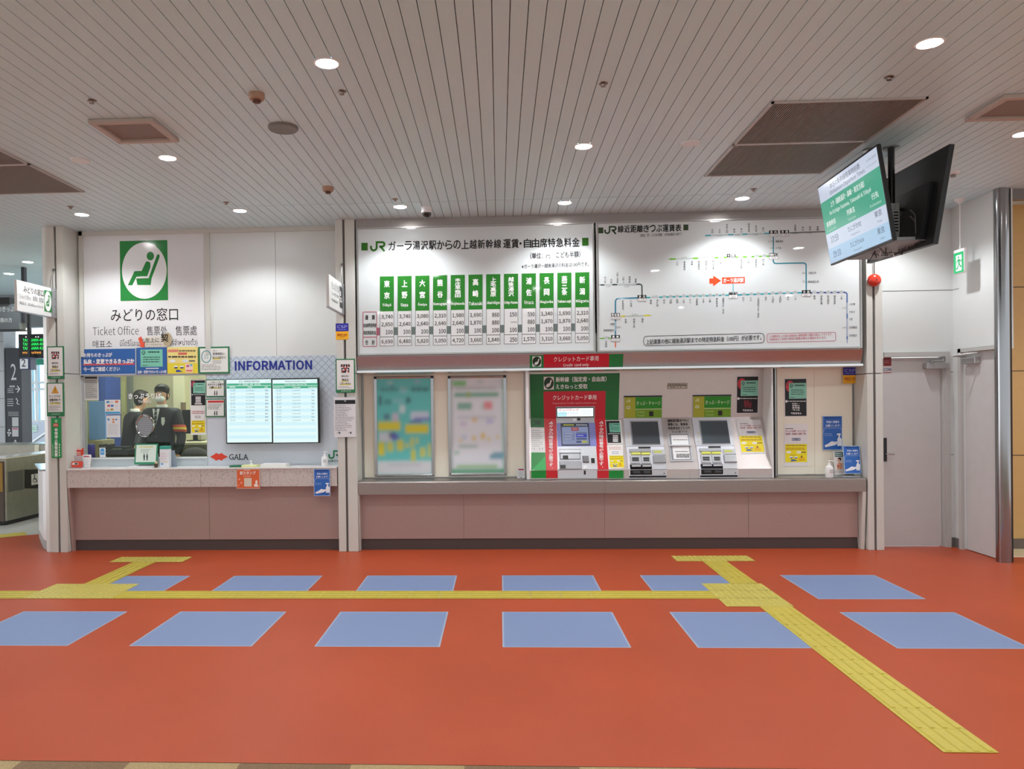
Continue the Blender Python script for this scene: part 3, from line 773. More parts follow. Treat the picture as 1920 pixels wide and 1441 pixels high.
# ------------------------------------------------------------------ route map
rmap, a0, a1, c0, c1 = board_shell('route_map_board', 'large glossy white board with a map of coloured railway lines and fares', 1118.5, 1615.5, 410.2, 656, 'sign board')
A = Art(PB, rough=.05, spec=.5)
A.mb.box(a0, a1, YB, YB + .05, c0, c1, bw)
DG2 = '34472e'
A.rect(1121.8, 426.3, 1131.3, 437.3, DG2, 2); jr_logo(A, 1133, 423.5, 1156, 438.5, DG2, 2, 3)
for i, ch in enumerate('線近距離きっぷ運賃表'):
    u = 1163.8 + i * 12; A.text(ch, u - 5.6, 422.6 - i * .25, u + 5.6, 436 - i * .25, INK, .014)
A.rect(1281.3, 420.8, 1290.5, 431.6, DG2, 2)
A.text('（単位：円　こども半額　10円未満切り捨て）', 1200, 437, 1278, 443, '2a2a2c', .004, skew=.018, res=1)
def seg(pts, w, c, l=2): A.stroke(pts, w, c, l)
def line(u0, v0, u1, v1, c, gaps, w=2.6, gc='bcc4c6'):
    """coloured line with pale fare gaps; gaps are (u0, u1, fare)"""
    f = lambda u: v0 + (v1 - v0) * (u - u0) / (u1 - u0)
    seg([(u0, v0), (u1, v1)], w, c, 2)
    for a, b_, t_ in gaps:
        seg([(a, f(a)), (b_, f(b_))], w - .3, gc, 3)
        m_ = (a + b_) / 2
        if t_: A.text(t_, m_ - 1.05 * len(t_), f(m_) - 3.9, m_ + 1.05 * len(t_), f(m_) - .3, '55595c', 0, 4, res=1)
T1 = '2f8f9e'
line(1126, 534, 1200, 532.6, '37474a', [(1133, 1148, ''), (1157, 1193, '')]); seg([(1122, 534.1), (1127, 534)], 1, '37474a')
seg([(1199, 532.6), (1202, 533.4), (1203.6, 536), (1203.8, 553)], 2.4, '3f4d4c')
A.text('1,690', 1136, 535.4, 1145, 539, '55595c', 0, 4, res=1); A.text('1,520', 1171, 535, 1180, 538.6, '55595c', 0, 4, res=1)
seg([(1154, 651), (1154, 641)], 2.2, 'd8622e'); seg([(1154, 630), (1154, 564), (1156, 560.5), (1161, 559.4), (1196, 558.2)], 2.6, '2a7a98')
seg([(1154, 602), (1154, 620)], 2.2, '98b8c8', 3)
line(1211, 557.8, 1367, 553, '2fa8ae', [(1219, 1236, '1,170'), (1242, 1249, '990'), (1254, 1261, '990'), (1266, 1273, '860'), (1278, 1286, '770'), (1291, 1299, '680'), (1303, 1311, '590'), (1315, 1323, '510'), (1328, 1336, '420'), (1340, 1348, '330'), (1352, 1360, '240')], 2.8)
line(1383, 552.7, 1504, 548.3, '2fa0ae', [(1391, 1398, '240'), (1405, 1412, '330'), (1418, 1426, '420'), (1432, 1440, '510'), (1445, 1453, '590'), (1459, 1467, '680'), (1473, 1481, '770'), (1487, 1495, '860')], 2.8)
line(1519, 548.6, 1584, 547.8, '44518e', [(1523, 1531, '770'), (1536, 1544, '860'), (1549, 1557, '990'), (1561, 1569, '990'), (1574, 1581, '990')], 2.8)
seg([(1583, 547.8), (1586.5, 548.6), (1588.2, 551), (1588.3, 636)], 2.6, '5470a8'); seg([(1588.3, 567), (1588.3, 588)], 2.2, 'a8b4c4', 3); seg([(1588.3, 597), (1588.3, 630)], 2.2, 'a8b4c4', 3); seg([(1588.3, 636), (1588.3, 643)], 1, '3a5a98')
line(1256, 485.6, 1442, 480, '6cb830', [(1267, 1299, '1,690'), (1309, 1340, '1,520'), (1347, 1357, '1,340'), (1384, 1393, '1,340'), (1400, 1409, '1,170'), (1414, 1423, '990'), (1428, 1437, '990')], 2.8); seg([(1252, 485.7), (1257, 485.6)], 1, '6cb830')
line(1322, 441.6, 1442, 437.3, '4aa8b8', [(1333, 1365, ''), (1375, 1392, ''), (1401, 1433, '')], 2.6)
line(1480, 436.5, 1600, 432, '75797a', [], 2.6)
for u, t_ in ((1349, '1,690'), (1383, '1,520'), (1417, '1,340'), (1491, '1,340'), (1518, '1,520')): A.text(t_, u - 4.5, 440.6 - (u - 1349) * .034, u + 4.5, 444.2 - (u - 1349) * .034, '55595c', 0, 4, res=1)
seg([(1450, 444), (1450, 474)], 2.2, '3f8f9c'); seg([(1450, 486), (1450, 490), (1451.5, 493), (1455, 493.8), (1506, 492.8), (1509.5, 493.6), (1511.3, 496), (1511.5, 544)], 2.4, '2a8494')
line(1164, 592.8, 1218, 591, 'd6c62a', [(1172, 1208, '1,690')], 2.6); seg([(1217, 591), (1222, 590.9)], 1, 'd6c62a')
line(1126, 634.3, 1146, 633.6, '72b848', [(1133, 1140, '1,690')], 2.4); seg([(1122, 634.4), (1127, 634.3)], 1, '72b848')
def node(u, v, t_, fare_, dark=True, w=8.2):
    A.rect(u - w, v - 6.2, u + w, v + .2, '1e2022' if dark else 'eceded', 5); A.rect(u - w, v + .2, u + w, v + 5.8, 'eceded', 5)
    A.frame(u - w, v - (.2 if dark else 6.2), u + w, v + 5.8, .5, '666', 6)
    n = len(t_)
    for i, ch in enumerate(t_):
        uc = u + (i - (n - 1) / 2) * (2 * w / max(n, 2)) * .92; A.text(ch, uc - 2.1, v - 5.4, uc + 2.1, v - .6, 'f0f0f0' if dark else '2a2a2a', .02, 7, res=1)
    A.text(fare_, u - 1.35 * len(fare_), v + 1.2, u + 1.35 * len(fare_), v + 4.8, '333', 0, 7, res=1)
for a_ in ((1203.5, 559, '渋川', '1,340'), (1154, 593, '新前橋', '1,520'), (1154, 634, '高崎', '1,690'), (1511.5, 550, '小出', '860'), (1450, 438, '宮内', '1,340'), (1471, 437.6, '長岡', '1,340'), (1371, 482, '十日町', '1,340'), (1450.3, 480.4, '越後川口', '990')): node(*a_)
node(1374.6, 553.4, '越後湯沢', '150', False)
def vs(t_, u, v, up=False, s=4.4, c='4c4f52'):
    n = len(t_); 
    if up: v -= n * s
    A.vtext(t_, u - 1.9, v, u + 1.9, v + n * s, c, .006, 4, .12)
for t_, u, v in (('中之条', 1134.6, 531.2), ('市城', 1146, 531.2), ('小野上温泉', 1157.6, 531), ('小野上', 1168.8, 530.6), ('祖母島', 1180.5, 530.4), ('金島', 1192, 530.2)): vs(t_, u, v, True)
for t_, u, v in (('群馬総社', 1168, 563), ('八木原', 1183.4, 562.5), ('敷島', 1220.4, 561.2), ('津久田', 1232.5, 561), ('岩本', 1245, 560.6), ('沼田', 1257.5, 560.4), ('後閑', 1269.8, 560), ('上牧', 1282, 559.8), ('水上', 1294, 559.5), ('湯檜曽', 1306.5, 559.2), ('土合', 1319, 558.8), ('土樽', 1331, 558.4), ('越後中里', 1344, 558), ('岩原スキー場前', 1356, 557.6),
    ('石打', 1393.5, 556.6), ('大沢', 1407.5, 556.3), ('上越国際スキー場前', 1421.7, 556), ('塩沢', 1435.6, 555.5), ('六日町', 1449, 555), ('五日町', 1463, 554.6), ('浦佐', 1477.4, 554.2), ('八色', 1491.5, 553.8), ('藪神', 1527, 553.2), ('越後広瀬', 1540, 553.2), ('魚沼田中', 1552.6, 553.2), ('越後須原', 1565, 553), ('上条', 1577.8, 553),
    ('土市', 1269.7, 489.5), ('越後鹿渡', 1283.3, 489.2), ('津南', 1297.3, 488.8), ('越後田沢', 1310.3, 488.5), ('越後水沢', 1324, 488.2), ('魚沼中条', 1337.5, 487.6), ('下条', 1351.5, 486.5), ('魚沼中条', 1390, 486), ('下条', 1403.5, 485.4), ('越後岩沢', 1417.5, 485), ('内ケ巻', 1431, 484.6),
    ('前橋', 1173.3, 597), ('前橋大島', 1189, 596.5), ('駒形', 1204.8, 596), ('北高崎', 1136.4, 638)): vs(t_, u, v)
for t_, u, v in (('安田', 1335.5, 437.5), ('北条', 1349.2, 437.5), ('越後広田', 1363, 437), ('長鳥', 1376.5, 436.8), ('塚山', 1390, 436.2), ('越後岩塚', 1404, 435.6), ('来迎寺', 1417.5, 435.2), ('前川', 1430.7, 434.6), ('北長岡', 1491, 433.6), ('押切', 1505, 433.2), ('見附', 1519, 432.8), ('帯織', 1533, 432.4)): vs(t_, u, v, True)
for t_, u0, u1, v in (('井野', 1144, 1152, 607.5), ('高崎問屋町', 1131.5, 1151.5, 619), ('越後滝谷', 1454, 1468.5, 452.3), ('小千谷', 1453.5, 1464.5, 465), ('北堀之内', 1515.5, 1530, 511.5), ('越後堀之内', 1514.5, 1535, 528), ('入広瀬', 1592, 1603, 570), ('大白川', 1592, 1602.5, 584.5), ('只見', 1592, 1598.5, 598.5), ('会津蒲生', 1592, 1607, 613.5), ('会津塩沢', 1592, 1606.5, 628.5)):
    A.text(t_, u0, v - 2.3, u1, v + 2.3, '4c4f52', .006, 4, res=1)
for t_, u0, u1, v in (('1,690', 1155.5, 1163.5, 613.5), ('1,170', 1441, 1449, 452.5), ('990', 1443.5, 1449, 465), ('860', 1504, 1509.5, 512), ('770', 1504, 1509.5, 528), ('1,170', 1579, 1587, 577.5), ('1,690', 1579, 1587, 614)): A.text(t_, u0, v - 1.9, u1, v + 1.9, '4c4f52', 0, 4, res=1)
A.poly([(1330, 521.7), (1337.2, 521.7), (1337.2, 516.5), (1352, 526), (1337.2, 536.5), (1337.2, 531.5), (1330, 531.5)], 'e8502a', 3)
A.poly([(1353.6, 519.9), (1396.3, 518.9), (1396.5, 530.6), (1353.8, 531.8)], 'e8502a', 3); A.text('ガーラ湯沢駅', 1355.8, 521.2, 1394.3, 529.6, 'f6f2f0', .018, 5, skew=.01)
seg([(1374.6, 532), (1374.6, 547.2)], 1.5, '3fb0b8')
A.rrect([(1206.4, 630.2), (1432.6, 624.4), (1432.8, 642.6), (1206.8, 648)], 7, 1, '1e1e20', 3)
A.text('上記運賃の他に越後湯沢駅までの特定特急料金（100円）が必要です。', 1211, 631.6, 1427, 641.6, '2a2a2e', .01, 4, skew=.026)
A.rrect([(1438, 625.2), (1566.8, 622.4), (1567, 638.6), (1438.2, 641.6)], 3.4, .8, 'b4304a', 3)
A.text('この運賃表はＪＲ東日本線経由の最短経路で運賃を算出しております。', 1441, 626, 1560, 630.8, 'b4304a', .004, 4, skew=.02, res=1); A.text('３線経由をご利用の場合は運賃が異なる場合があります。', 1441, 632, 1550, 636.8, 'b4304a', .004, 4, skew=.02, res=1)
A.done('printed_face', rmap)
# ------------------------------------------------------------------ helpers for paper notices
def sheet(plane, u0, v0, u1, v1, lab, draw, base='eceae6', name='notice', cat='notice', group=None, lift=.008, th=.005, rough=.4):
    A = Art(plane, rough=rough, lift=lift); A.board(u0, v0, u1, v1, base, th); draw(A)
    return tag(A.done(name), lab, cat, group)
PW, PP, PNC, PPK = yplane(YW), yplane(YP), yplane(YN), yplane(YPL)
# white ticket-office panel lettering
def d(A):
    A.board(157.5, 435.5, 385.5, 652, 'e3e4e6', .01)
    seat_mark(A, 225.5, 451, 314.8, 563.5, l=2)
    A.text('みどりの窓口', 208, 577.5, 334, 601.5, INK, .004)
    A.text('Ticket Office', 174.5, 611.5, 260.5, 628, '2e2e32', -.004)
    A.text('售票处', 275.5, 611, 314, 628.5, '2e2e32', -.002); A.text('售票處', 329.5, 610.5, 369.5, 628.5, '2e2e32', -.002)
    A.text('매표소', 174.5, 638, 210.5, 652, '2e2e32', -.002); A.text('มิโดริโนะมาโดกุจิ(เคาน์เตอร์จำหน่ายตั๋ว)', 225.5, 635, 370.5, 651.5, '3a3a3e', 0, res=1)
A = Art(PW, rough=.15, spec=.5, lift=.004); d(A); tag(A.done('ticket_office_sign'), 'tall white wall sign with green seat pictogram and black lettering above the staffed window', 'sign')
# speech bubble sticker and arrow hung in front
def d(A):
    A.text('左上に', 273.5, 633.2, 300, 641.8, '4a4034', .01, 4); A.ell(315, 636, 8.5, 13, 'b9ac8c', 2); A.text('契', 303, 626, 317, 641, '33291c', .02, 5)
    A.text('マークがあるきっぷ', 275, 643.8, 312, 648, '6a6052', 0, 4, res=1)
    A.poly([(260.5, 634), (266.5, 630.5), (270.3, 643), (273.7, 641.5), (271, 652), (261.3, 647.8), (264.8, 646)], 'e2553a', 6)
A = Art(PW, lift=.016); A.board(273, 631, 318, 650, 'dcd8cc', .002); d(A); tag(A.done('sticker'), 'beige cut-out sticker with orange arrow and bold character above the blue window banner', 'sticker')
# banners above the window
def d(A):
    A.frame(152.5, 652.8, 257, 702.5, 1.2, 'e4e6ea', 2)
    A.text('お持ちのきっぷが', 158.5, 661.3, 212, 669.5, 'f2f4f6', .014, 4); A.rect(157.5, 681, 254, 684.4, 'd0545c', 3)
    A.text('払戻・変更できるきっぷか', 158.5, 672.5, 253.5, 682, 'f6f6f8', .026, 4); A.text('今一度ご確認ください', 158.5, 687.5, 226.5, 696, 'f2f4f6', .014, 4)
sheet(PW, 152.5, 652.8, 257, 702.5, 'wide blue banner with three rows of white writing above the staffed window', d, '2f62a8', 'banner', 'banner', lift=.02)
def coupon(A, u0, v0, u1, v1, l=3, c='7cc8b0'):
    w, h = u1 - u0, v1 - v0; A.rect(u0, v0, u1, v1, c, l); A.ell(u0 + w * .14, v0 + h * .18, w * .08, h * .13, '23302c', l + 1, 20); A.text('契', u0 + w * .085, v0 + h * .08, u0 + w * .195, v0 + h * .28, c, .02, l + 2, res=1)
    A.lines(u0 + w * .34, v0 + h * .1, u0 + w * .86, v0 + h * .2, 1, '2e4a44', l + 1, .8, 0)
    for k in (.42, .55, .68): A.lines(u0 + w * .12, v0 + h * k, u0 + w * .9, v0 + h * (k + .06), 1, '33524c', l + 1, .8, .1)
    A.lines(u0 + w * .08, v0 + h * .9, u0 + w * .4, v0 + h * .95, 1, '33524c', l + 1, .8)
def d(A):
    coupon(A, 265, 655, 306.5, 687.5); A.rect(275, 689.6, 299, 691.2, 'e8eaee', 3)
    A.text('払戻・変更できないきっぷの例', 260, 694, 313, 699.8, 'f0f2f6', .016, 4, res=1)
sheet(PW, 258, 651.8, 313.8, 700.8, 'blue square notice showing a mint green ticket, between the blue banner and the yellow notice', d, '2f62a8', lift=.019)
def yellow_notice(A, u0, v0, u1, v1):
    w, h = u1 - u0, v1 - v0; R = lambda a, b, c, d_, col, l=3: A.rect(u0 + a * w, v0 + b * h, u0 + c * w, v0 + d_ * h, col, l)
    L = lambda a, b, c, d_, n, col, k=.4, rag=.1: A.lines(u0 + a * w, v0 + b * h, u0 + c * w, v0 + d_ * h, n, col, 4, k, rag)
    L(.05, .04, .95, .12, 1, '6a5820'); L(.04, .2, .96, .32, 2, 'a05a20')
    for a in (.05, .52): A.ell(u0 + (a + .11) * w, v0 + .45 * h, .12 * w, .07 * h, 'f0eee0', 3, 20)
    L(.74, .42, .95, .48, 1, '3a3420', .8); L(.2, .58, .5, .62, 1, '7a6420')
    R(.2, .68, .34, .78, 'eef0f6'); R(.22, .74, .34, .79, '2a3a7a', 4); R(.42, .68, .56, .78, 'eef0f6'); R(.43, .74, .55, .79, '2a3a7a', 4)
    A.poly([(u0 + .25 * w, v0 + .86 * h), (u0 + .4 * w, v0 + .84 * h), (u0 + .58 * w, v0 + .92 * h), (u0 + .27 * w, v0 + .95 * h)], '2f58a8', 4)
    A.poly([(u0 + .7 * w, v0 + .74 * h), (u0 + .75 * w, v0 + .6 * h), (u0 + .8 * w, v0 + .74 * h)], '8a3820', 4); L(.63, .77, .9, .8, 1, 'd8502a', .9); L(.62, .86, .92, .9, 1, 'd8502a', .9)
def d(A):
    w = 1; A.rect(315.5, 681, 371.5, 699.5, 'e8d83a', 1)
    A.rect(316.5, 655.2, 336, 660, 'e08a7a', 3); A.lines(337, 655, 368, 660, 1, '8a7a5a', 3, .6, 0); A.rect(335.5, 660.8, 352, 665, 'd86a60', 3); A.lines(317, 666.5, 368.5, 671, 1, '5a5448', 3, .7, 0)
    A.ell(325, 676.5, 5.5, 2.8, 'e8ecf0', 3, 16); A.ell(349, 676.5, 6, 2.8, 'e0e6ee', 3, 16); A.lines(356, 675, 367, 678, 1, '555', 3, .8, 0)
    for u in (328, 339): A.rect(u, 685.5, u + 6.5, 689, 'f0f2f6', 3); A.rect(u + .5, 688, u + 6.5, 690.5, '27305e', 4)
    A.poly([(331, 693.5), (337, 693), (344, 696.5), (332, 697.6)], '3050a0', 4); A.rect(349, 682, 363, 698, 'f2d8c8', 2); A.rect(351, 684, 356, 688, 'c85a9a', 3); A.rect(357, 682.5, 362, 686, '6ab8c8', 3); A.rect(350.5, 693.5, 362, 695.8, 'e05a50', 3)
sheet(PW, 315, 650.5, 372, 700.2, 'yellow square notice with small blue trains, right of the mint ticket notice', d, 'ecdc8a', lift=.019)
def greenframe(A, u0, v0, u1, v1, w=2.6, foot=0):
    A.rect(u0 + w, v0 + w, u1 - w, v1 - w - foot, 'e6e8e4', 1)
def d(A):
    greenframe(A, 373.5, 649.8, 431.5, 700.3, 3)
    A.ring(388, 668.5, 8.6, 11, 1.5, '3a8f96', 3); A.text('15', 384, 665, 392, 672, '5a9aa0', 0, 4)
    A.text('窓口', 400.5, 656, 408, 659, '444', 0, 4, res=1); A.rect(400, 671, 414, 674, 'e8d860', 2); A.text('発車時刻の', 400, 660.5, 422.5, 665.8, '5a5c5e', .01, 4, res=1); A.text('約15分前から', 400, 667.5, 425, 673, '6a6c60', .01, 4, res=1)
    A.lines(400, 675, 420, 682, 2, '888', 3); A.lines(379, 682.5, 425, 694, 4, '777', 3, .3, .5)
sheet(PW, 373.5, 649.8, 431.5, 700.3, 'green bordered landscape notice with a clock face reading 15, right of the yellow notice', d, '2a7a4e', lift=.019)
# blue patterned information panel
ip = mat('c3ced8', .3, spec=.5, name='pale_blue_pattern')
nt = ip.node_tree; bs = nt.nodes['Principled BSDF']; tc = nt.nodes.new('ShaderNodeTexCoord'); vo = nt.nodes.new('ShaderNodeTexVoronoi'); vo.feature = 'DISTANCE_TO_EDGE'; vo.inputs['Scale'].default_value = 17; vo.inputs['Randomness'].default_value = .0
mpn = nt.nodes.new('ShaderNodeMapping'); mpn.inputs['Rotation'].default_value = (0, PI / 4, 0); mpn.inputs['Scale'].default_value = (1, .0, 1)
rp = nt.nodes.new('ShaderNodeValToRGB'); rp.color_ramp.elements[0].color = lin('8fa4b6'); rp.color_ramp.elements[0].position = .0; rp.color_ramp.elements[1].color = lin('c6d2de'); rp.color_ramp.elements[1].position = .12
sx = nt.nodes.new('ShaderNodeSeparateXYZ'); mr = nt.nodes.new('ShaderNodeMapRange'); mr.inputs[1].default_value = .45; mr.inputs[2].default_value = 1.05; mixc = nt.nodes.new('ShaderNodeMix'); mixc.data_type = 'RGBA'
nt.links.new(tc.outputs['Object'], mpn.inputs[0]); nt.links.new(mpn.outputs[0], vo.inputs['Vector']); nt.links.new(vo.outputs['Distance'], rp.inputs[0]); nt.links.new(tc.outputs['Object'], sx.inputs[0]); nt.links.new(sx.outputs[2], mr.inputs[0])
nt.links.new(mr.outputs[0], mixc.inputs[0]); mixc.inputs[6].default_value = lin('c8cfd8'); nt.links.new(rp.outputs[0], mixc.inputs[7]); nt.links.new(mixc.outputs[2], bs.inputs['Base Color'])
iz0, iz1 = cz1 + .001, Z(500, 667.5, YW)
A = Art(PW, rough=.2, lift=.008)
A.mb.box(X(389, 760, YW), xm - .06, YW - .007, YW - .001, iz0, iz1, ip)
A.heavy('INFORMATION', 440.5, 675.5, 585.5, 694, '16278c', .8, 3)
# red wing mark and lettering
A.poly([(394.5, 856), (403, 851), (405.5, 848.6), (411.5, 850.8), (417, 848.6), (418.5, 851), (428, 856), (418.5, 860.6), (417, 863.2), (411.2, 860.9), (405.5, 863.2), (403, 860.8)], 'd8402c', 3)
for u, ch in ((430, 'G'), (439.5, 'A'), (449, 'L'), (457, 'A')):
    w = 8.6 if ch != 'L' else 7; A.text(ch, u, 850.8, u + w, 861.4, INK, .004, 3)
    if ch == 'A': A.rect(u - .8, 860.4, u + 2.6, 861.4, INK, 3); A.rect(u + w - 2.6, 860.4, u + w + .8, 861.4, INK, 3)
    if ch == 'L': A.rect(u - 1, 860.4, u + 3, 861.4, INK, 3); A.rect(u - 1, 850.8, u + 3, 851.7, INK, 3); A.rect(u + w - 1, 857.8, u + w, 861.4, INK, 3)
jr_logo(A, 616, 843.5, 640, 860, '2a7a4e', 3, 3); A.text('JR東日本', 616, 861.5, 636, 866.5, '2a6a48', .01, 3)
tag(A.done('information_board'), 'pale blue patterned wall board headed INFORMATION between the window and the middle post', 'sign board')
# small green framed notices
def small(u0, v0, u1, v1, lab, red=False):
    def d(A):
        greenframe(A, u0, v0, u1, v1, 1.6, .6)
        if red: A.rect(u0 + 4, v0 + 3, u1 - 2, v0 + 7, 'c83a3c', 3); A.lines(u0 + 4, v0 + 8.5, u1 - 3, v0 + 20, 4, '777', 3)
        else: A.text('１回につき', u0 + 9, v0 + 4, u1 - 8, v0 + 6.8, '444', .01, 4, res=1); A.text('おひとり１名様で', u0 + 4, v0 + 7.5, u1 - 2, v0 + 12, '333', .02, 4, res=1); A.rect(u0 + 8, v0 + 15.6, u1 - 6, v0 + 17.2, 'e8d850', 2); A.text('お願いします', u0 + 7, v0 + 13, u1 - 5, v0 + 17, '333', .02, 4, res=1)
        for u in (u0 + 17, u0 + 21): A.ell(u, v1 - 10.5, .9, 1.1, INK, 4, 10); A.rect(u - .9, v1 - 9.2, u + .9, v1 - 3.4, INK, 4)
    sheet(PW, u0, v0, u1, v1, lab, d, '2a7a4e', lift=.014)
small(386.5, 711, 422, 744, 'small green framed notice with two black figures, upper one left of the screens')
small(386.5, 747.5, 422, 781.5, 'small green framed notice with a red heading, left of the wall screens, the lower one', True)
# ------------------------------------------------------------------ twin wall screens
em = 1.0
tv = thing('information_display', 'two thin black wall screens side by side showing train departure tables under INFORMATION', 'screen', (X(511, 770, 8.32), 8.35, Z(511, 832, 8.32)))
PT = yplane(8.30)
zt, zb = Z(511, 709, 8.30), Z(511, 831, 8.30); xt0, xt1 = X(423, 770, 8.30), X(598.5, 770, 8.30); xm_ = X(511, 770, 8.30)
for a, c in ((xt0, xm_ - .001), (xm_ + .001, xt1)):
    b = MB(); b.box(a, c, 8.302, 8.345, zb, zt, BLACK); b.build('casing', tv, bevel=.004)
b = MB(); b.box(xm_ - .35, xm_ + .35, 8.345, YW - .009, zb + .12, zt - .15, mat('55565a', .5)); b.build('bracket', tv)
rows = [('9:25', 'たにがわ400'), ('10:27', 'たにがわ402'), ('12:26', 'たにがわ404'), ('14:27', 'たにがわ408'), ('15:57', 'たにがわ410'), ('16:28', 'たにがわ84'), ('17:02', 'たにがわ86'), ('17:27', 'たにがわ88'), ('17:59', 'たにがわ92'), ('19:10', 'たにがわ414')]
for side, (u0, u1) in enumerate(((425.2, 509), (511.6, 595.6))):
    A = Art(PT, emit=.72, rough=.2, lift=.0005); A.rect(u0, 711, u1, 829, 'dff6f6', 0)
    A.rect(u0, 718.3, u1, 722.3, '3aa57c', 1); A.rect(u0, 723.2, u1, 727.8, '3aa57c', 1)
    A.text('本日の新幹線発車時刻表' if not side else 'Shinkansen Departure Times', u0 + 22.5, 712.8, u1 - 22, 716.6, '445560', .006, 3, res=1); A.text('2023/12/24', u1 - 12, 713.4, u1 - 2, 715.6, '8aa0a8', 0, 3, res=1)
    A.text('上り（越後湯沢・高崎・東京方面）' if not side else 'for Echigo-Yuzawa, Takasaki & Tōkyō', u0 + 22, 718.7, u1 - 20, 722, 'f2fbf8', .004, 3, res=1)
    for t_, a, c in ((('発車時刻', 5, 16), ('列車名', 39, 48), ('行先', 71, 77)) if not side else (('Departure time', 1, 22), ('Train name', 37, 52), ('Destination', 67, 83))): A.text(t_, u0 + a, 724, u0 + c, 727.2, 'f2fbf8', .004, 3, res=1)
    for i in range(16):
        if i % 2 == 0: A.rect(u0 + 3, 728.6 + i * 6.22, u1 - 3, 728.6 + (i + 1) * 6.22, 'cdeef6', 1)
        if i < 10:
            v = 731.6 + i * 6.22; t_, n_ = rows[i]
            A.text(t_, u0 + 7, v - 1.7, u0 + 16, v + 1.7, '4a5a70', 0, 3, res=1); A.text(n_ if not side else 'Tanigawa' + n_[4:], u0 + 36, v - 1.5, u0 + 52, v + 1.5, '4a5a70', 0, 3, res=1); A.text('東京' if not side else 'Tōkyō', u0 + 72, v - 1.6, u0 + 78, v + 1.6, '4a5a70', .006, 3, res=1)
    A.done('screen', tv)
# ------------------------------------------------------------------ hanging projecting signs
def proj_sign(xw, y0, y1, za, zb, lab, seat):
    t = thing('projecting_sign', lab, 'sign', (xw, (y0 + y1) / 2, za))
    b = MB(); b.box(xw - .03, xw - .001, y0, y1, za, zb, mat('e4e6e4', .3)); b.build('panel', t, bevel=.004)
    b = MB(); al = mat('a9abb0', .3, metal=.7); b.box(xw - .035, xw + .012, y1 - .03, y1 + .05, za - .01, zb + .0, al)
    for k in range(4): b.lathe([(.006, 0), (.006, .004), (0, .005)], (xw + .012, y1 + .02, za + .03 + k * (zb - za - .06) / 3), STEELD, 10, axis=(1, 0, 0))
    b.box(xw - .034, xw + .004, y0, y1, za - .008, za, al); b.build('bracket', t)
    b = MB(); b.tube([(xw - .01, YP - .03, zb), (xw - .01, YP - .03, zb + .14), (xw - .01, YP - .002, zb + .2)], .004, STEELD, 6); b.tube([(xw - .01, YP - .015, zb + .21), (xw - .01, YP, zb + .21)], .014, STEELD, 8); b.build('hook', t)
    A = Art(Plane((xw, y0, za), (0, 1, 0), (0, 0, 1)), rough=.3, lift=.0005); h = zb - za; w = y1 - y0
    A.loc = lambda u, v: (u * w, (1 - v) * h)
    A.sc = lambda u, v: (w, h)
    if seat:
        A.text('みどりの窓口', .17, .14, .72, .36, INK, 0); seat_mark(A, .74, .12, .95, .85)
        A.text('Ticket Office', .05, .44, .36, .58, '666a6c', -.004); A.text('售票处　售票處', .42, .42, .72, .58, '666a6c', 0); A.text('매표소  มิโดริโนะมาโดกุจิ', .06, .68, .70, .8, '7a7e80', 0, res=1)
    else:
        A.text('きっぷうりば', .17, .16, .72, .40, '444648', 0); A.rect(.77, .14, .95, .5, '2a2c2c', 2); A.rect(.77, .55, .95, .84, '2a2c2c', 2); A.rect(.79, .3, .86, .46, 'e8e8e8', 3); A.rect(.80, .58, .93, .66, 'e8e8e8', 3)
        A.text('Tickets 售票处 售票處', .16, .48, .7, .58, '8a8e90', 0); A.lines(.16, .68, .7, .78, 1, 'a0a4a4', 3, .7)
    A.done('lettering', t)
proj_sign(-4.80, 7.44, 8.055, 2.553, 2.862, 'white projecting sign with green seat pictogram on the left post', True)
proj_sign(-1.645, 7.42, 8.055, 2.535, 2.853, 'white projecting sign with black ticket pictogram on the middle post', False)
# ------------------------------------------------------------------ notices on the posts
def csp(u0, v0, u1, v1, lab, pl=PP):
    m = (v0 + v1) / 2
    def d(A):
        A.rect(u0, v0, u1, m - .4, '2a2a9c', 1); A.text('CSP', u0 + 3, v0 + 3.6, u1 - 2.5, v0 + 9, 'aeb4ea', .01, 3); A.rect(u0 + 4, m - 4.3, u1 - 4, m - 3.3, '8a90d8', 3)
        A.text('警備会社と契約', u0 + 3, m + 4, u1 - 3, m + 8.6, 'c85a1e', .012, 3, res=1); A.rect(u0 + 7, m + 10, u1 - 7, m + 10.8, 'c87a1e', 3)
    sheet(pl, u0, v0, u1, v1, lab, d, 'f2b41a', 'sticker', 'sticker', lift=.002, th=.0015)
csp(629.5, 606, 653.5, 636.5, 'blue and yellow security sticker on the middle post below the projecting sign')
csp(1580.5, 688, 1606.5, 718.5, 'blue and yellow security sticker at the upper right corner of the cream panel', yplane(8.36))
def shop_icon(A, u, v, s):
    for k in range(4):
        x = u + (k - 1.5) * s * .26; A.poly([(x - s * .1 + abs(k - 1.5) * 0, v), (x + s * .1, v), (x + s * .1 + (k - 1.5) * s * .05, v + s * .3), (x - s * .1 + (k - 1.5) * s * .05, v + s * .3)], '1e1a1a', 3)
    A.rect(u - s * .46, v + s * .42, u + s * .46, v + s, '1e1a1a', 3); A.rect(u - s * .34, v + s * .55, u - s * .05, v + s * .78, 'e8e8e8', 4); A.rect(u + s * .1, v + s * .55, u + s * .34, v + s, 'e8e8e8', 4)
    A.stroke([(u - s * .38, v + s * .12), (u + s * .38, v + s * .95)], s * .09, 'c83038', 5); A.stroke([(u + s * .38, v + s * .12), (u - s * .38, v + s * .95)], s * .09, 'c83038', 5)
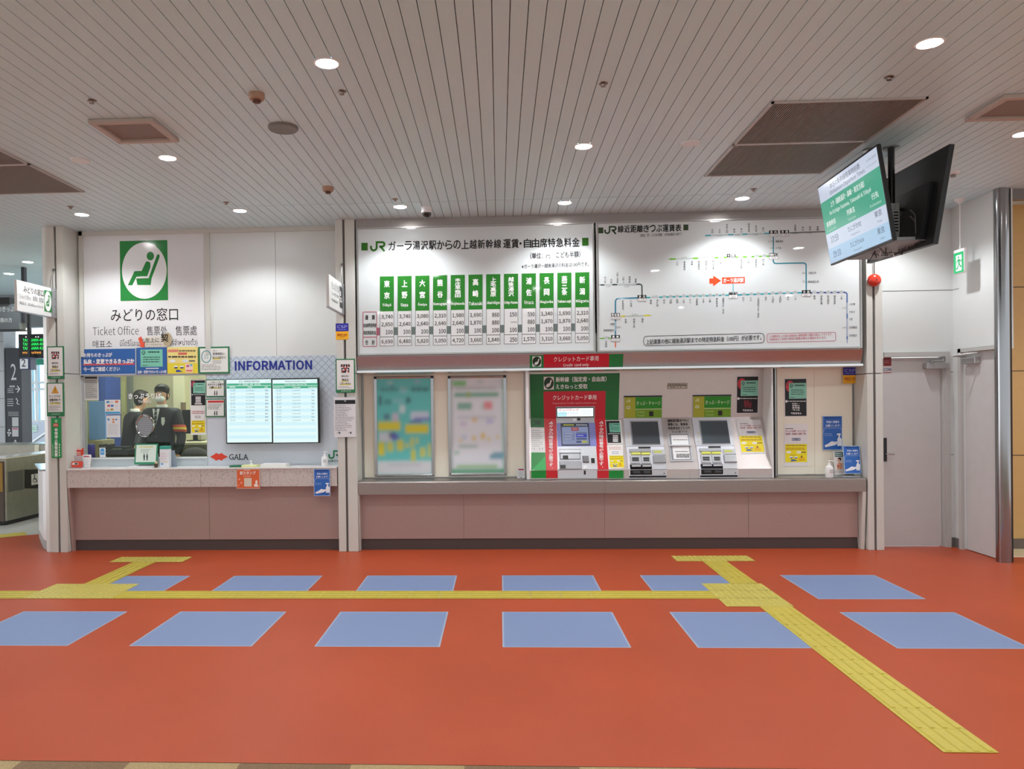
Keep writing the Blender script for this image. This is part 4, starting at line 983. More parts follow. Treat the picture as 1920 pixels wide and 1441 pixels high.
def notice_shop(u0, v0, u1, v1, lab):
    def d(A):
        w, h = u1 - u0, v1 - v0; um = (u0 + u1) / 2; A.rect(u0 + 2, v0 + 2.2, u1 - 2, v1 - 6, 'e6e4e2', 1)
        shop_icon(A, um, v0 + h * .16, w * .44)
        A.text('改札内に', um - w * .2, v0 + h * .48, um + w * .2, v0 + h * .54, '333', .014, 4, res=1); A.rect(um - w * .2, v0 + h * .65, um + w * .12, v0 + h * .68, 'e6d84a', 2); A.text('売店は', um - w * .18, v0 + h * .58, um + w * .18, v0 + h * .66, '333', .014, 4, res=1)
        A.rect(um - w * .28, v0 + h * .74, um + w * .28, v0 + h * .77, 'e6d84a', 2); A.text('ございません', um - w * .3, v0 + h * .69, um + w * .3, v0 + h * .76, '333', .014, 4, res=1); A.lines(u0 + 5, v0 + h * .8, u1 - 5, v0 + h * .87, 2, '999', 3)
        A.text('JR東日本', um - w * .22, v1 - 4.6, um + w * .3, v1 - 1.8, 'c8e0d0', 0, 3, res=1)
    sheet(PP, u0, v0, u1, v1, lab, d, '24774a', lift=.014, th=.01)
notice_shop(89.3, 649, 121, 710.5, 'green framed notice with crossed out shop icon on the left post')
notice_shop(630, 672.5, 666, 736, 'green framed notice with crossed out shop icon on the middle post')
def d(A):
    A.rect(91, 719, 118.8, 772, 'e4e4e2', 1)
    A.poly([(104.8, 723), (111, 736.5), (98.5, 736.5)], 'e0a020', 3); A.poly([(104.8, 722.2), (98, 737), (111.5, 737)], '8a5a10', 2); A.rect(104.3, 727, 105.4, 732, '3a2a10', 4); A.rect(104.3, 733.2, 105.4, 734.6, '3a2a10', 4)
    A.text('たこさでは', 94, 740.5, 114.5, 744.6, '444', .01, 4, res=1); A.text('自動改札で', 94.5, 747, 115, 751.5, '3a3420', .02, 4, res=1); A.rect(95, 755, 114.5, 757.4, 'e8d840', 2); A.text('ございません', 95, 752.8, 115, 757, '3a3a3a', .014, 4, res=1)
    A.lines(92.5, 759.5, 117, 770, 4, '8a8a8a', 3); A.text('JR東日本', 98, 774.6, 114, 777.4, 'c8e0d0', 0, 3, res=1)
sheet(PP, 89, 717.3, 121, 780, 'green framed notice with yellow warning triangle on the left post', d, '24774a', lift=.014, th=.01)
def d(A):
    A.ell(106.5, 789, 3, 3.4, '8fc89e', 3, 6); A.rect(101.3, 793.4, 110.5, 799.4, 'd8483c', 3); A.text('非常口', 102, 794.6, 110, 798.4, 'e8c8c0', .01, 4, res=1)
    A.vtext('非常停止警報装置', 103.6, 802, 109.8, 855.5, 'eef4ee', .02, 4, .06, 2); A.vtext('．．．．．', 111.5, 831, 114, 855, 'd8ecd8', .04, 4); A.rect(100, 832, 101, 855, 'b8dcc0', 3)
    for k in range(5): A.ell(112.8, 832.5 + k * 5.3, 1, 1.2, 'd8ecd8', 4, 8)
sheet(PP, 97.5, 783, 115.5, 858, 'narrow bright green vertical sign with white characters on the left post', d, '12904a', 'post_sign', 'sign', lift=.012, th=.008)
def d(A):
    A.rect(628.5, 749.5, 666.5, 757, '1c1c1e', 2); A.ell(647.5, 751.5, 2.2, 1.4, '9a9a9c', 3, 14); A.lines(629, 759, 665, 808, 16, '8d8d92', 2, .32, .5)
    A.text('一覧', 631.5, 809, 639, 813, '333', .02, 3, res=1); A.text('一覧', 653, 809, 660, 813, '333', .02, 3, res=1)
sheet(PP, 626.5, 744.5, 667.5, 819, 'white printed page with black header bar pinned on the middle post', d, 'dedde0', lift=.012, th=.003)
# door sticker
def d(A):
    A.rect(1655.5, 664, 1671, 667, '4a4a4c', 2); A.rect(1655.5, 686, 1671, 687.6, 'f0e4e4', 2); A.rect(1655.5, 688, 1671, 699, 'e2e6ec', 2); A.text('COM', 1656.2, 689.5, 1670.4, 695.8, '28386e', .014, 4); A.rect(1655.5, 697.2, 1671, 698.8, 'a83238', 3); A.lines(1657.5, 674.5, 1669, 681, 2, 'c07a7c', 3, .35)
sheet(yplane(YD + .034), 1656.5, 664, 1671, 699, 'dark red security sticker at the upper left corner of the white door', d, '82181e', 'sticker', 'sticker', lift=.002, th=.0015)
# orange stamp notice and blue notices
def d(A):
    A.frame(444.3, 879, 487.6, 915.4, .8, 'e8c8b8', 2); A.text('駅スタンプ', 450.5, 883, 480, 889.5, 'f4ece6', .02, 4); A.lines(458, 879.8, 474, 882, 1, 'f0d8cc', 3, .5); A.lines(457, 891, 473, 893, 1, 'f0d8cc', 3, .5)
    A.rect(458.5, 895.5, 472.5, 911.5, 'd8cebc', 3); A.ell(449.5, 898, 1.6, 1.6, 'f0a890', 3, 8); A.ell(453, 904.5, 1.8, 1.8, 'f0a890', 3, 8); A.ell(448.5, 909, 1.2, 1.2, 'f0a890', 3, 8)
    A.poly([(477.5, 912), (476.5, 908.5), (480, 905), (479, 902), (481.5, 899), (484, 902), (483, 906), (485.5, 910.5), (484, 912)], 'f0e2d8', 4)
sheet(PP, 444.3, 879, 487.6, 915.4, 'orange notice with a pale square on the granite counter front', d, 'dc6434', lift=.0105, th=.002)
def blue_notice(pl, u0, v0, u1, v1, lab, lift=.01, y=None):
    def d(A):
        w, h = u1 - u0, v1 - v0; q = lambda a, b: (u0 + a * w, v0 + b * h)
        A.frame(u0, v0, u1, v1, .7, 'c8d6ea', 2)
        A.text('感染予防のため', u0 + w * .1, v0 + h * .025, u0 + w * .9, v0 + h * .085, '1a3f86', .02, 4, res=1); A.text('手指の消毒を', u0 + w * .18, v0 + h * .14, u0 + w * .84, v0 + h * .21, 'e8eefa', .012, 4, res=1); A.text('お願いします！', u0 + w * .14, v0 + h * .25, u0 + w * .88, v0 + h * .32, 'e8eefa', .012, 4, res=1)
        A.stroke([q(.05, .5), q(.05, .42), q(.1, .355), q(.93, .355), q(.97, .42), q(.97, .93), q(.9, .97)], .7, '9ab4de', 3)
        A.lines(u0 + w * .08, v0 + h * .5, u0 + w * .52, v0 + h * .6, 2, '9ab4de', 3, .3)
        A.poly([q(.1, .86), q(.26, .82), q(.46, .74), (u0 + w * .6, v0 + h * .76), q(.74, .75), q(.76, .80), q(.62, .86), q(.3, .9), q(.12, .92)], 'e8eaf0', 4)
        A.poly([q(.74, .88), q(.74, .68), q(.8, .62), q(.8, .56), q(.72, .56), q(.72, .52), q(.9, .51), q(.92, .56), q(.87, .57), q(.88, .63), q(.97, .68), q(.97, .88)], 'e4e8f0', 4)
    return sheet(pl, u0, v0, u1, v1, lab, d, '2b66b8', 'poster', 'poster', 'blue hand washing posters', lift=lift, th=.002)
blue_notice(PP, 589, 878.8, 619.5, 929, 'blue hand disinfection poster hanging on the granite counter front', .0105)
blue_notice(yplane(YN - .03), 1541.8, 779.5, 1578.5, 843, 'blue hand disinfection poster stuck on the cream panel at the right')
# ================================================================== niche: cream sheets and framed posters
def cream(u0, u1, v0, v1, seams, lab, left):
    xa_, xb2 = max(X(u0, 780, YN), X(668.5) + .024), min(X(u1, 780, YN), X(1626) - .022); za, zb = sc1 + .012, Z((u0 + u1) / 2, v0, YN)
    t = thing('cream_panel', lab, 'wall panel', ((xa_ + xb2) / 2, YN, za))
    b = MB(); b.box(xa_, xb2, YN - .03, YN + .02, za, zb, CREAM)
    for s_ in seams: b.box(X(s_, 780, YN - .03) - .001, X(s_, 780, YN - .03) + .001, YN - .0312, YN - .029, za, zb, mat('a8a08c', .6))
    b.build('sheet', t, bevel=.002)
    b = MB(); al = mat('a8a8a6', .3, metal=.8); w = .018
    b.box(xa_ - w, xb2 + w, YN - .012, YN + .03, za - .012, za, al); b.box(xa_ - w, xa_ - .004, YN - .02, YN + .03, za, zb + w, al); b.box(xb2 + .004, xb2 + w, YN - .02, YN + .03, za, zb + w, al); b.box(xa_ - w, xb2 + w, YN - .02, YN + .03, zb + .02, zb + .03, al)
    b.build('edge_trim', t); return t
cream(676, 983, 700.5, 897, (), 'cream panel behind the two framed posters', True)
cream(1455.5, 1605, 688.5, 889, (1527,), 'cream double panel to the right of the ticket machines', False)
def framed(u0, v0, u1, v1, lab, base, blobs):
    pl = yplane(YN - .06); (x0_, z1_), (x1_, z0_) = pl.uv(u0, (v0 + v1) / 2), pl.uv(u1, (v0 + v1) / 2)
    z1_ = pl.uv((u0 + u1) / 2, v0)[1]; z0_ = pl.uv((u0 + u1) / 2, v1)[1]
    t = thing('framed_poster', lab, 'poster', ((x0_ + x1_) / 2, YN - .04, z0_), 'framed posters on the cream panel')
    b = MB(); y = YN - .06; w = .03; fm_ = mat('a7a9ab', .25, metal=.85, name='snap_frame')
    for a, c, d, e in ((x0_ + .03, x1_ - .03, z1_ - w, z1_), (x0_ + .03, x1_ - .03, z0_, z0_ + w), (x0_, x0_ + w, z0_ + .03, z1_ - .03), (x1_ - w, x1_, z0_ + .03, z1_ - .03)): b.prism([(y + .028, d), (y + .006, d), (y, d + (e - d) * .5), (y + .006, e), (y + .028, e)], a, c, fm_) if a != x0_ and c != x1_ else b.box(a, c, y + .002, y + .028, d, e, fm_)
    b.build('frame', t)
    for a in (x0_ + .016, x1_ - .016):
        for d in (z0_ + .016, z1_ - .016): b = MB(); b.box(a - .016, a + .016, y + .001, y + .028, d - .016, d + .016, BLACK if d > 1 else STEELD); b.build('corner_cap', t, bevel=.006)
    nx, ny = 44, 76; bm_ = bmesh.new(); cl = bm_.loops.layers.float_color.new('print')
    pts = [[bm_.verts.new((x0_ + w * .8 + (x1_ - x0_ - 1.6 * w) * i / nx - (x0_ + x1_) / 2, 0, z0_ + w * .8 + (z1_ - z0_ - 1.6 * w) * j / ny - z0_)) for i in range(nx + 1)] for j in range(ny + 1)]
    def ss(d, s_): return 1 / (1 + math.exp(max(-30, min(30, d / s_))))
    def colr(i, j):
        x, yy = i / nx, 1 - j / ny; c = Vector(lin(base)[:3])
        for (a, b_, cc, dd, col_, al_) in blobs:
            s_ = .014; k = ss(a - x, s_) * ss(x - cc, s_) * ss((b_ - yy), s_ * .7) * ss((yy - dd), s_ * .7) * al_
            c = c.lerp(Vector(lin(col_)[:3]), min(1, k))
        return (*c, 1)
    cols = [[colr(i, j) for i in range(nx + 1)] for j in range(ny + 1)]
    for j in range(ny):
        for i in range(nx):
            f = bm_.faces.new((pts[j][i], pts[j][i + 1], pts[j + 1][i + 1], pts[j + 1][i]))
            for lp, (a, c) in zip(f.loops, ((j, i), (j, i + 1), (j + 1, i + 1), (j + 1, i))): lp[cl] = cols[a][c]
    me = bpy.data.meshes.new('print'); bm_.to_mesh(me); bm_.free()
    m = bpy.data.materials.new('poster_print'); m.use_nodes = True; bs = m.node_tree.nodes['Principled BSDF']; bs.inputs['Roughness'].default_value = .3
    at = m.node_tree.nodes.new('ShaderNodeVertexColor'); at.layer_name = 'print'; m.node_tree.links.new(at.outputs[0], bs.inputs['Base Color']); me.materials.append(m)
    o = bpy.data.objects.new('print', me); COL.objects.link(o); o.parent = t; o.location = (0, YN - .052 - (YN - .04), 0)
Yl, Dk, Pu, Wh = 'd8cc18', '2a5a60', '5a4ab8', 'dcdfe4'
framed(702, 704.5, 813.5, 893.5, 'framed turquoise poster with yellow lettering, blurred, the left of the two', '5fc4c0', [
    (0, .86, 1, 1, 'd6d8dc', 1), (.2, .885, .8, .91, 'b0b2bc', .6), (.08, .09, .15, .14, Dk, .5), (.16, .10, .24, .14, Dk, .5), (.25, .07, .33, .14, Dk, .5), (.34, .10, .4, .14, Dk, .5), (.64, .095, .72, .14, Dk, .75), (.73, .095, .82, .14, Dk, .75), (.83, .1, .95, .14, Dk, .75),
    (.04, .18, .1, .28, Dk, .9), (.14, .22, .27, .27, Dk, .6), (.3, .21, .5, .26, 'a0c8d0', .4), (.54, .2, .62, .26, Dk, .9), (.42, .09, .56, .15, '9cc8cc', .6), (.2, .03, .3, .06, 'b8d0d8', .7), (.7, .02, .8, .05, 'a8a8d0', .7), (.13, .37, .24, .43, '4a5a80', .8), (.28, .36, .4, .46, 'd0b8d0', .8), (.42, .28, .52, .36, 'd8e4ea', .8),
    (.62, .35, .95, .43, 'd0d4e6', .9), (.68, .41, .98, .44, Pu, .8), (.6, .44, .82, .47, Pu, .8), (.02, .45, .43, .54, Yl, 1), (.52, .48, .94, .57, Yl, 1), (.04, .56, .28, .66, 'cfd0da', .9), (.22, .56, .34, .62, '3a3a5a', .8), (.27, .58, .4, .64, Pu, .9), (.02, .66, .14, .8, Yl, 1), (.18, .66, .3, .76, Yl, .8), (.36, .64, .48, .75, Yl, .9), (.5, .68, .58, .72, Yl, .8), (.6, .62, .68, .72, Yl, .7), (.7, .62, .76, .68, Yl, .7),
    (.62, .74, .7, .86, Yl, .9), (.78, .72, .88, .82, Yl, .8), (.92, .68, .99, .82, Yl, .7)])
framed(840.5, 703.5, 950, 891.5, 'framed pale poster with green bars, blurred, the right of the two', 'dde0e6', [
    (.96, 0, 1, 1, '74b494', .8), (0, 0, .05, 1, '9aa29e', .6), (.05, .03, .3, .085, '6cc06a', 1), (.5, .03, .62, .06, 'a0b8b0', .5), (.1, .09, .85, .13, 'a4b4b0', .5), (.08, .155, .9, .2, '3f9a74', .9), (.3, .155, .38, .2, 'a8b440', .8), (.13, .26, .4, .33, '5aa68c', .85), (.62, .25, .78, .33, 'e07a80', .9), (.58, .27, .62, .33, '90b898', .6), (.13, .40, .85, .43, 'a8b4c0', .5), (.4, .42, .5, .46, 'e0b868', .8), (.18, .46, .3, .5, 'c0a8d0', .6), (.66, .43, .8, .48, 'b0b0dc', .7),
    (.2, .6, .3, .64, 'a8b8d8', .6), (.4, .61, .47, .65, 'dcc050', .9), (.56, .58, .64, .64, 'dcc050', .9), (.15, .64, .22, .67, 'dcc868', .7), (.68, .62, .74, .66, 'dcc868', .7), (.84, .6, .9, .64, 'dcc868', .7), (.14, .7, .5, .73, '8aa89c', .7), (.06, .76, .16, .8, '88b8a0', .7), (.72, .8, .98, .85, '3a8fa8', .85), (.78, .78, .98, .81, '3a8fa8', .8), (.1, .91, .86, .945, '8cba78', .9), (0, .955, 1, 1, '2c9a68', 1)])
# ================================================================== the ticket machine bay
YA_, YF_ = 8.18, 8.45
zt_, zf_, zb_ = Z(1200, 692, YA_), Z(1200, 783, YF_), Z(1200, 880, YA_)
PU = Plane((0, YF_, zf_), (1, 0, 0), (0, -.045, zt_ - zf_)); PL = Plane((0, YA_, zb_), (1, 0, 0), (0, YF_ - YA_, zf_ - zb_)); PS = yplane(YA_)
bx0, bx1 = X(986.5, 780, YA_), X(1449, 780, YA_)
bay = thing('machine_bay', 'folded grey steel machine front above the steel counter holding the ticket machines', 'machine front', ((bx0 + bx1) / 2, YA_, sc1))
bm1 = mat('c9c1be', .4, metal=.85, spec=.6, name='bay_grey_enamel', noise=(30, .015))
b = MB(); b.prism([(YF_ - .045, zt_), (YF_, zf_), (YA_, zb_), (YA_, sc1 + .001), (YF_ + .1, sc1 + .001), (YF_ + .1, zt_)], bx0 + .03, bx1 - .012, bm1); b.build('face', bay)
b = MB(); wp = mat('e2e2e2', .35)
for a, c in ((bx0, bx0 + .03), (bx1 - .012, bx1)): b.prism([(YA_ - .012, zt_), (YA_ - .012, sc1 + .001), (YF_ + .08, sc1 + .001), (YF_ + .08, zt_)], a, c, wp)
b.build('end_plate', bay)
b = MB()
for u in (1169, 1292): b.box(X(u, 780, YA_) - .001, X(u, 780, YA_) + .001, YA_ - .001, YA_ + .003, sc1, zb_, mat('8a8684', .6))
b.build('seam', bay)
def slab(mb, pl, u0, v0, u1, v1, d0, d1, m, ins=0):
    u, v = (u0 + u1) / 2, (v0 + v1) / 2
    x, y = pl.uv(u, v); xa_, _ = pl.uv(u - .5, v); xb2, _ = pl.uv(u + .5, v); _, ya = pl.uv(u, v - .5); _, yb2 = pl.uv(u, v + .5)
    w, h = abs(xb2 - xa_) * (u1 - u0) / 2, abs(ya - yb2) * (v1 - v0) / 2
    P_ = lambda i, j, d: pl.o + pl.ex * (x + i * w) + pl.ey * (y + j * h) + pl.n * d
    k = 1 - ins
    vs_ = [P_(-1, -1, d0), P_(1, -1, d0), P_(1, 1, d0), P_(-1, 1, d0), P_(-k, -k, d1), P_(k, -k, d1), P_(k, k, d1), P_(-k, k, d1)]
    mb.add(vs_, [(3, 2, 1, 0), (4, 5, 6, 7), (0, 1, 5, 4), (1, 2, 6, 5), (2, 3, 7, 6), (3, 0, 4, 7)], m); return mb
def tray(mb, pl, u0, v0, u1, v1, dep, m, mi, w=1.2, up=.004):
    """raised rim round a sunken dark floor"""
    slab(mb, pl, u0, v0, u1, v0 + w, 0, up + dep, m); slab(mb, pl, u0, v1 - w, u1, v1, 0, up + dep, m)
    slab(mb, pl, u0, v0 + w, u0 + w, v1 - w, 0, up + dep, m); slab(mb, pl, u1 - w, v0 + w, u1, v1 - w, 0, up + dep, m); slab(mb, pl, u0 + w, v0 + w, u1 - w, v1 - w, 0, .003, mi)
# credit card banner on the hood and graphic wrap of the bay
_a, _b = Vector((0, 8.165, hz)), Vector((0, 8.115, z0 - .012))
PH = Plane(_a, (1, 0, 0), _b - _a)
A = Art(PH, rough=.3, lift=.003); A.board(993, 664.5, 1168, 691, '1f7a3c', .003)
A.poly([(1019.5, 664.2), (1142, 662.6), (1142, 689), (1019.5, 691)], 'c41a2c', 1)
A.rect(998, 667.5, 1015, 686.8, 'e2e2dc', 2); A.ell(1006.5, 677.2, 8, 9.2, '1e3a26', 3); A.poly([(1001.5, 682.5), (1004, 678), (1007.5, 677.5), (1009.5, 672), (1011.5, 672.5), (1009, 681), (1005, 684)], 'e2e2dc', 4)
A.text('クレジットカード専用', 1038, 667.3, 1122, 677.2, 'f0e6e4', .006, 4, skew=.012); A.text('Credit  card only', 1056, 680.8, 1104, 687.4, 'f0e6e4', .004, 4, skew=.01)
tag(A.done('card_only_banner'), 'green and red banner reading Credit card only under the route map', 'sign')
wrap = bay
RD, GR_, = 'c01c2e', '1c6e34'
A = Art(PU, rough=.35, lift=.002)
zz = lambda pl, u, v: (u, v)
A.poly([(993, 701), (1162, 699), (1159.5, 784), (995, 784)], GR_, 1); A.poly([(1019, 733.5), (1135.5, 732.5), (1134.5, 784), (1020, 784)], RD, 2)
A.rect(1019.5, 706, 1038.5, 730, 'e2e2dc', 2); A.ell(1029, 718, 9, 11, '1e3a26', 3); A.poly([(1023, 724), (1026, 719), (1030, 718.3), (1032.5, 711.5), (1035, 712), (1031.5, 723), (1027, 726)], 'e2e2dc', 4)
A.text('新幹線（指定席・自由席）', 1042, 705.5, 1137, 715.6, 'e8eeea', .014, 4); A.text('えきねっと受取', 1042, 719.6, 1101.5, 728.8, 'e8eeea', .014, 4)
A.text('クレジットカード専用', 1036.5, 740, 1118, 749.6, 'f0e4e2', .008, 4); A.text('Payment is Credit card exclusive use', 1036.5, 753.4, 1118, 757.8, 'dca8ae', .002, 4, res=1)
A.rect(996.5, 786.0, 1015, 799.5, 'c8ccc4', 3)
A.done('printed_foil', wrap)
A = Art(PL, rough=.35, lift=.002)
A.poly([(995, 784), (1020, 784), (1020.5, 801), (995, 801)], GR_, 1); A.poly([(1020, 784), (1043, 784), (1045.5, 881), (1024, 881)], 'cf1e28', 1)
A.poly([(995.5, 803), (1020.5, 803), (1022.5, 848), (995.8, 848)], 'e6e6e4', 1); A.lines(997, 805, 1018, 838, 9, '888', 2, .22, .3); A.text('？？　？？', 995.5, 839.5, 1018, 844, '444', .02, 3, res=1)
A.poly([(995.8, 848), (1022.5, 848), (1024, 881), (996, 881)], '128a34', 1); A.poly([(1022.4, 855), (1024, 881), (997, 881)], '1ca84a', 2)
A.text('ご利用', 999, 788, 1013, 797, '2a2a2a', .01, 4, res=1)
A.vtext('４ケタの暗証番号が必要です。', 1029, 790, 1037, 881, 'f4ecea', .014, 4, .1, 2); A.done('printed_foil', wrap)
A = Art(PL, rough=.35, lift=.002)
A.poly([(1112.5, 784), (1135.5, 784), (1141.5, 880), (1119.5, 880.5)], 'cf1e28', 1); A.poly([(1135.5, 784), (1159.5, 784), (1160, 789), (1136, 789)], GR_, 1)
A.vtext('４ケタの暗証番号が必要です。', 1123.5, 789, 1131.5, 879, 'f4ecea', .014, 4, .1, 2)
# black and mint notice at the right of the wrap, white and yellow one below
A.rect(1136.5, 787.5, 1166, 831.5, 'e8e8e6', 2); A.rect(1137.5, 788.8, 1163, 830, '1e1a1c', 3); coupon(A, 1142.5, 793, 1163, 810.5, 4); A.rect(1140, 812.6, 1162, 813.6, 'e8e8e8', 4)
for k in range(4): A.lines(1149, 815.5 + k * 3.3, 1159, 818.4 + k * 3.3, 1, 'eee', 4, .8, 0)
A.poly([(1138, 834), (1168, 833), (1169, 878), (1141, 879)], 'ecebe8', 2); A.lines(1142, 837, 1165, 843, 2, 'd89a98', 3, .4, .1); A.frame(1148, 846.5, 1159, 850.5, .7, '6a7aa8', 3)
A.rect(1143, 854, 1169.5, 876, 'f0dc1e', 3); yellow_notice(A, 1143, 854, 1169.5, 876)
A.done('printed_foil', wrap)
for part_ in (((996, 1024, '128a34'), (1024, 1045.5, 'cf1e28')), ((1119.5, 1141.5, 'cf1e28'), (1141.5, 1169, '128a34'))):
    A = Art(PS, rough=.35, lift=.002)
    for a, c, col_ in part_: A.rect(a, 881.5, c, 896, col_, 1)
    A.done('base_foil', wrap)
# credit card machine
mg = mat('d0d3d8', .35, metal=.2, name='machine_grey'); mg2 = mat('b2b5ba', .35, metal=.3); mblu = mat('8288c8', .35, name='machine_blue'); sd = mat('15161a', .15)
t = thing('credit_ticket_machine', 'blue and grey credit card ticket machine inside the red frame, lit screens', 'ticket machine', (X(1079, 800, YA_), YA_, sc1 + .002))
b = MB(); slab(b, PU, 1042.3, 761.5, 1115, 783, .001, .010, mg2); slab(b, PL, 1043, 784, 1114.3, 793, .001, .010, mg2); slab(b, PL, 1044.5, 793, 1117, 837, .001, .010, mblu); slab(b, PL, 1046, 837, 1119, 880, .001, .010, mg); slab(b, PS, 1046, 880.5, 1119.5, 896, .001, .010, mg); b.build('body', t)
b = MB(); slab(b, PU, 1043, 763, 1113.5, 781.8, .010, .014, BLACK)
A = Art(PU, emit=.75, lift=.015); A.rect(1044.5, 764.6, 1112, 780.2, 'f2f8fc', 0); A.rect(1045, 772, 1062, 780, 'b8ecf8', 1); A.text('インバウンド', 1047, 765.5, 1085, 769.8, 'e03a3a', .02, 3); A.text('プリペイド・チャージ', 1051, 771.8, 1083, 776.8, 'b8c8d8', .01, 3, res=1); A.lines(1090, 767, 1110, 778, 4, 'cfd8e0', 2, .2)
b.build('display_casing', t); A.done('display', t)
b = MB(); slab(b, PL, 1051.8, 793.8, 1104.8, 835.5, .010, .014, mat('3a3c48', .3)); b.build('screen_bezel', t)
A = Art(PL, emit=.42, lift=.015); A.rect(1054, 800.8, 1103, 833.5, '9aa6ce', 0); A.rect(1053.6, 794.8, 1102.6, 800.2, '24263c', 0); A.lines(1056, 796, 1076, 799, 1, 'd8d850', 2, .7, 0); A.lines(1080, 796, 1101, 799, 1, 'c8ccd8', 2, .7, 0)
A.rect(1071, 802.2, 1084.5, 808.4, 'b02838', 2); A.lines(1073, 803.5, 1082.5, 807, 2, 'eee', 3, .3, 0)
for i in range(3): A.rect(1057.5, 811.5 + i * 5.4, 1077, 815 + i * 5.4, '7c88b4', 2); A.lines(1059, 812.3 + i * 5.4, 1075, 814.2 + i * 5.4, 1, 'dde', 3, .6, .2)
A.rect(1080, 811, 1100, 813.8, '6c78a4', 2); A.rect(1080, 814.3, 1100, 820.5, '3a44c8', 2); A.lines(1082, 816, 1094, 818.5, 1, 'dde', 3, .6, 0); A.rect(1080.5, 821.8, 1100, 825, '4a5688', 2); A.rect(1080.5, 827, 1089.5, 831, '4a5688', 2); A.rect(1091, 827, 1100.5, 831, 'ccc84a', 2)
A.done('touch_screen', t)
b = MB(); slab(b, PL, 1074, 785.5, 1080.5, 788.8, .010, .012, WHITE); slab(b, PL, 1082, 783.8, 1088, 788.6, .010, .0125, BLACK); b.build('card_reader', t)
b = MB(); tray(b, PL, 1047.5, 841, 1090, 864.5, .012, mg, mg2, 1.5); slab(b, PL, 1048.5, 849.2, 1089, 851, .003, .02, mat('77797c', .3)); slab(b, PL, 1048.5, 851, 1088.5, 862, .003, .024, mg2, .1); slab(b, PL, 1055, 855, 1065, 861.5, .02, .027, BLACK); b.build('ticket_outlet', t, bevel=.002)
b = MB(); slab(b, PL, 1048.5, 865.5, 1091, 880, .010, .020, mat('a6a8ac', .35), .06); slab(b, PL, 1050, 872.5, 1060.5, 879, .02, .024, BLACK); b.build('change_outlet', t, bevel=.002)
b = MB(); slab(b, PL, 1092, 855, 1104, 868, .01, .03, mat('77787c', .4), .15); b.build('key_cover', t, bevel=.002)
b = MB(); slab(b, PL, 1106.5, 858, 1116, 870, .01, .016, WHITE); slab(b, PL, 1108, 859.5, 1115, 869, .016, .018, BLACK); b.build('card_slot', t)
b = MB(); slab(b, PL, 1093.5, 873, 1100, 879, .01, .014, WHITE); slab(b, PS, 1094.5, 881.5, 1098, 889, .01, .014, BLACK); b.build('sensor', t)
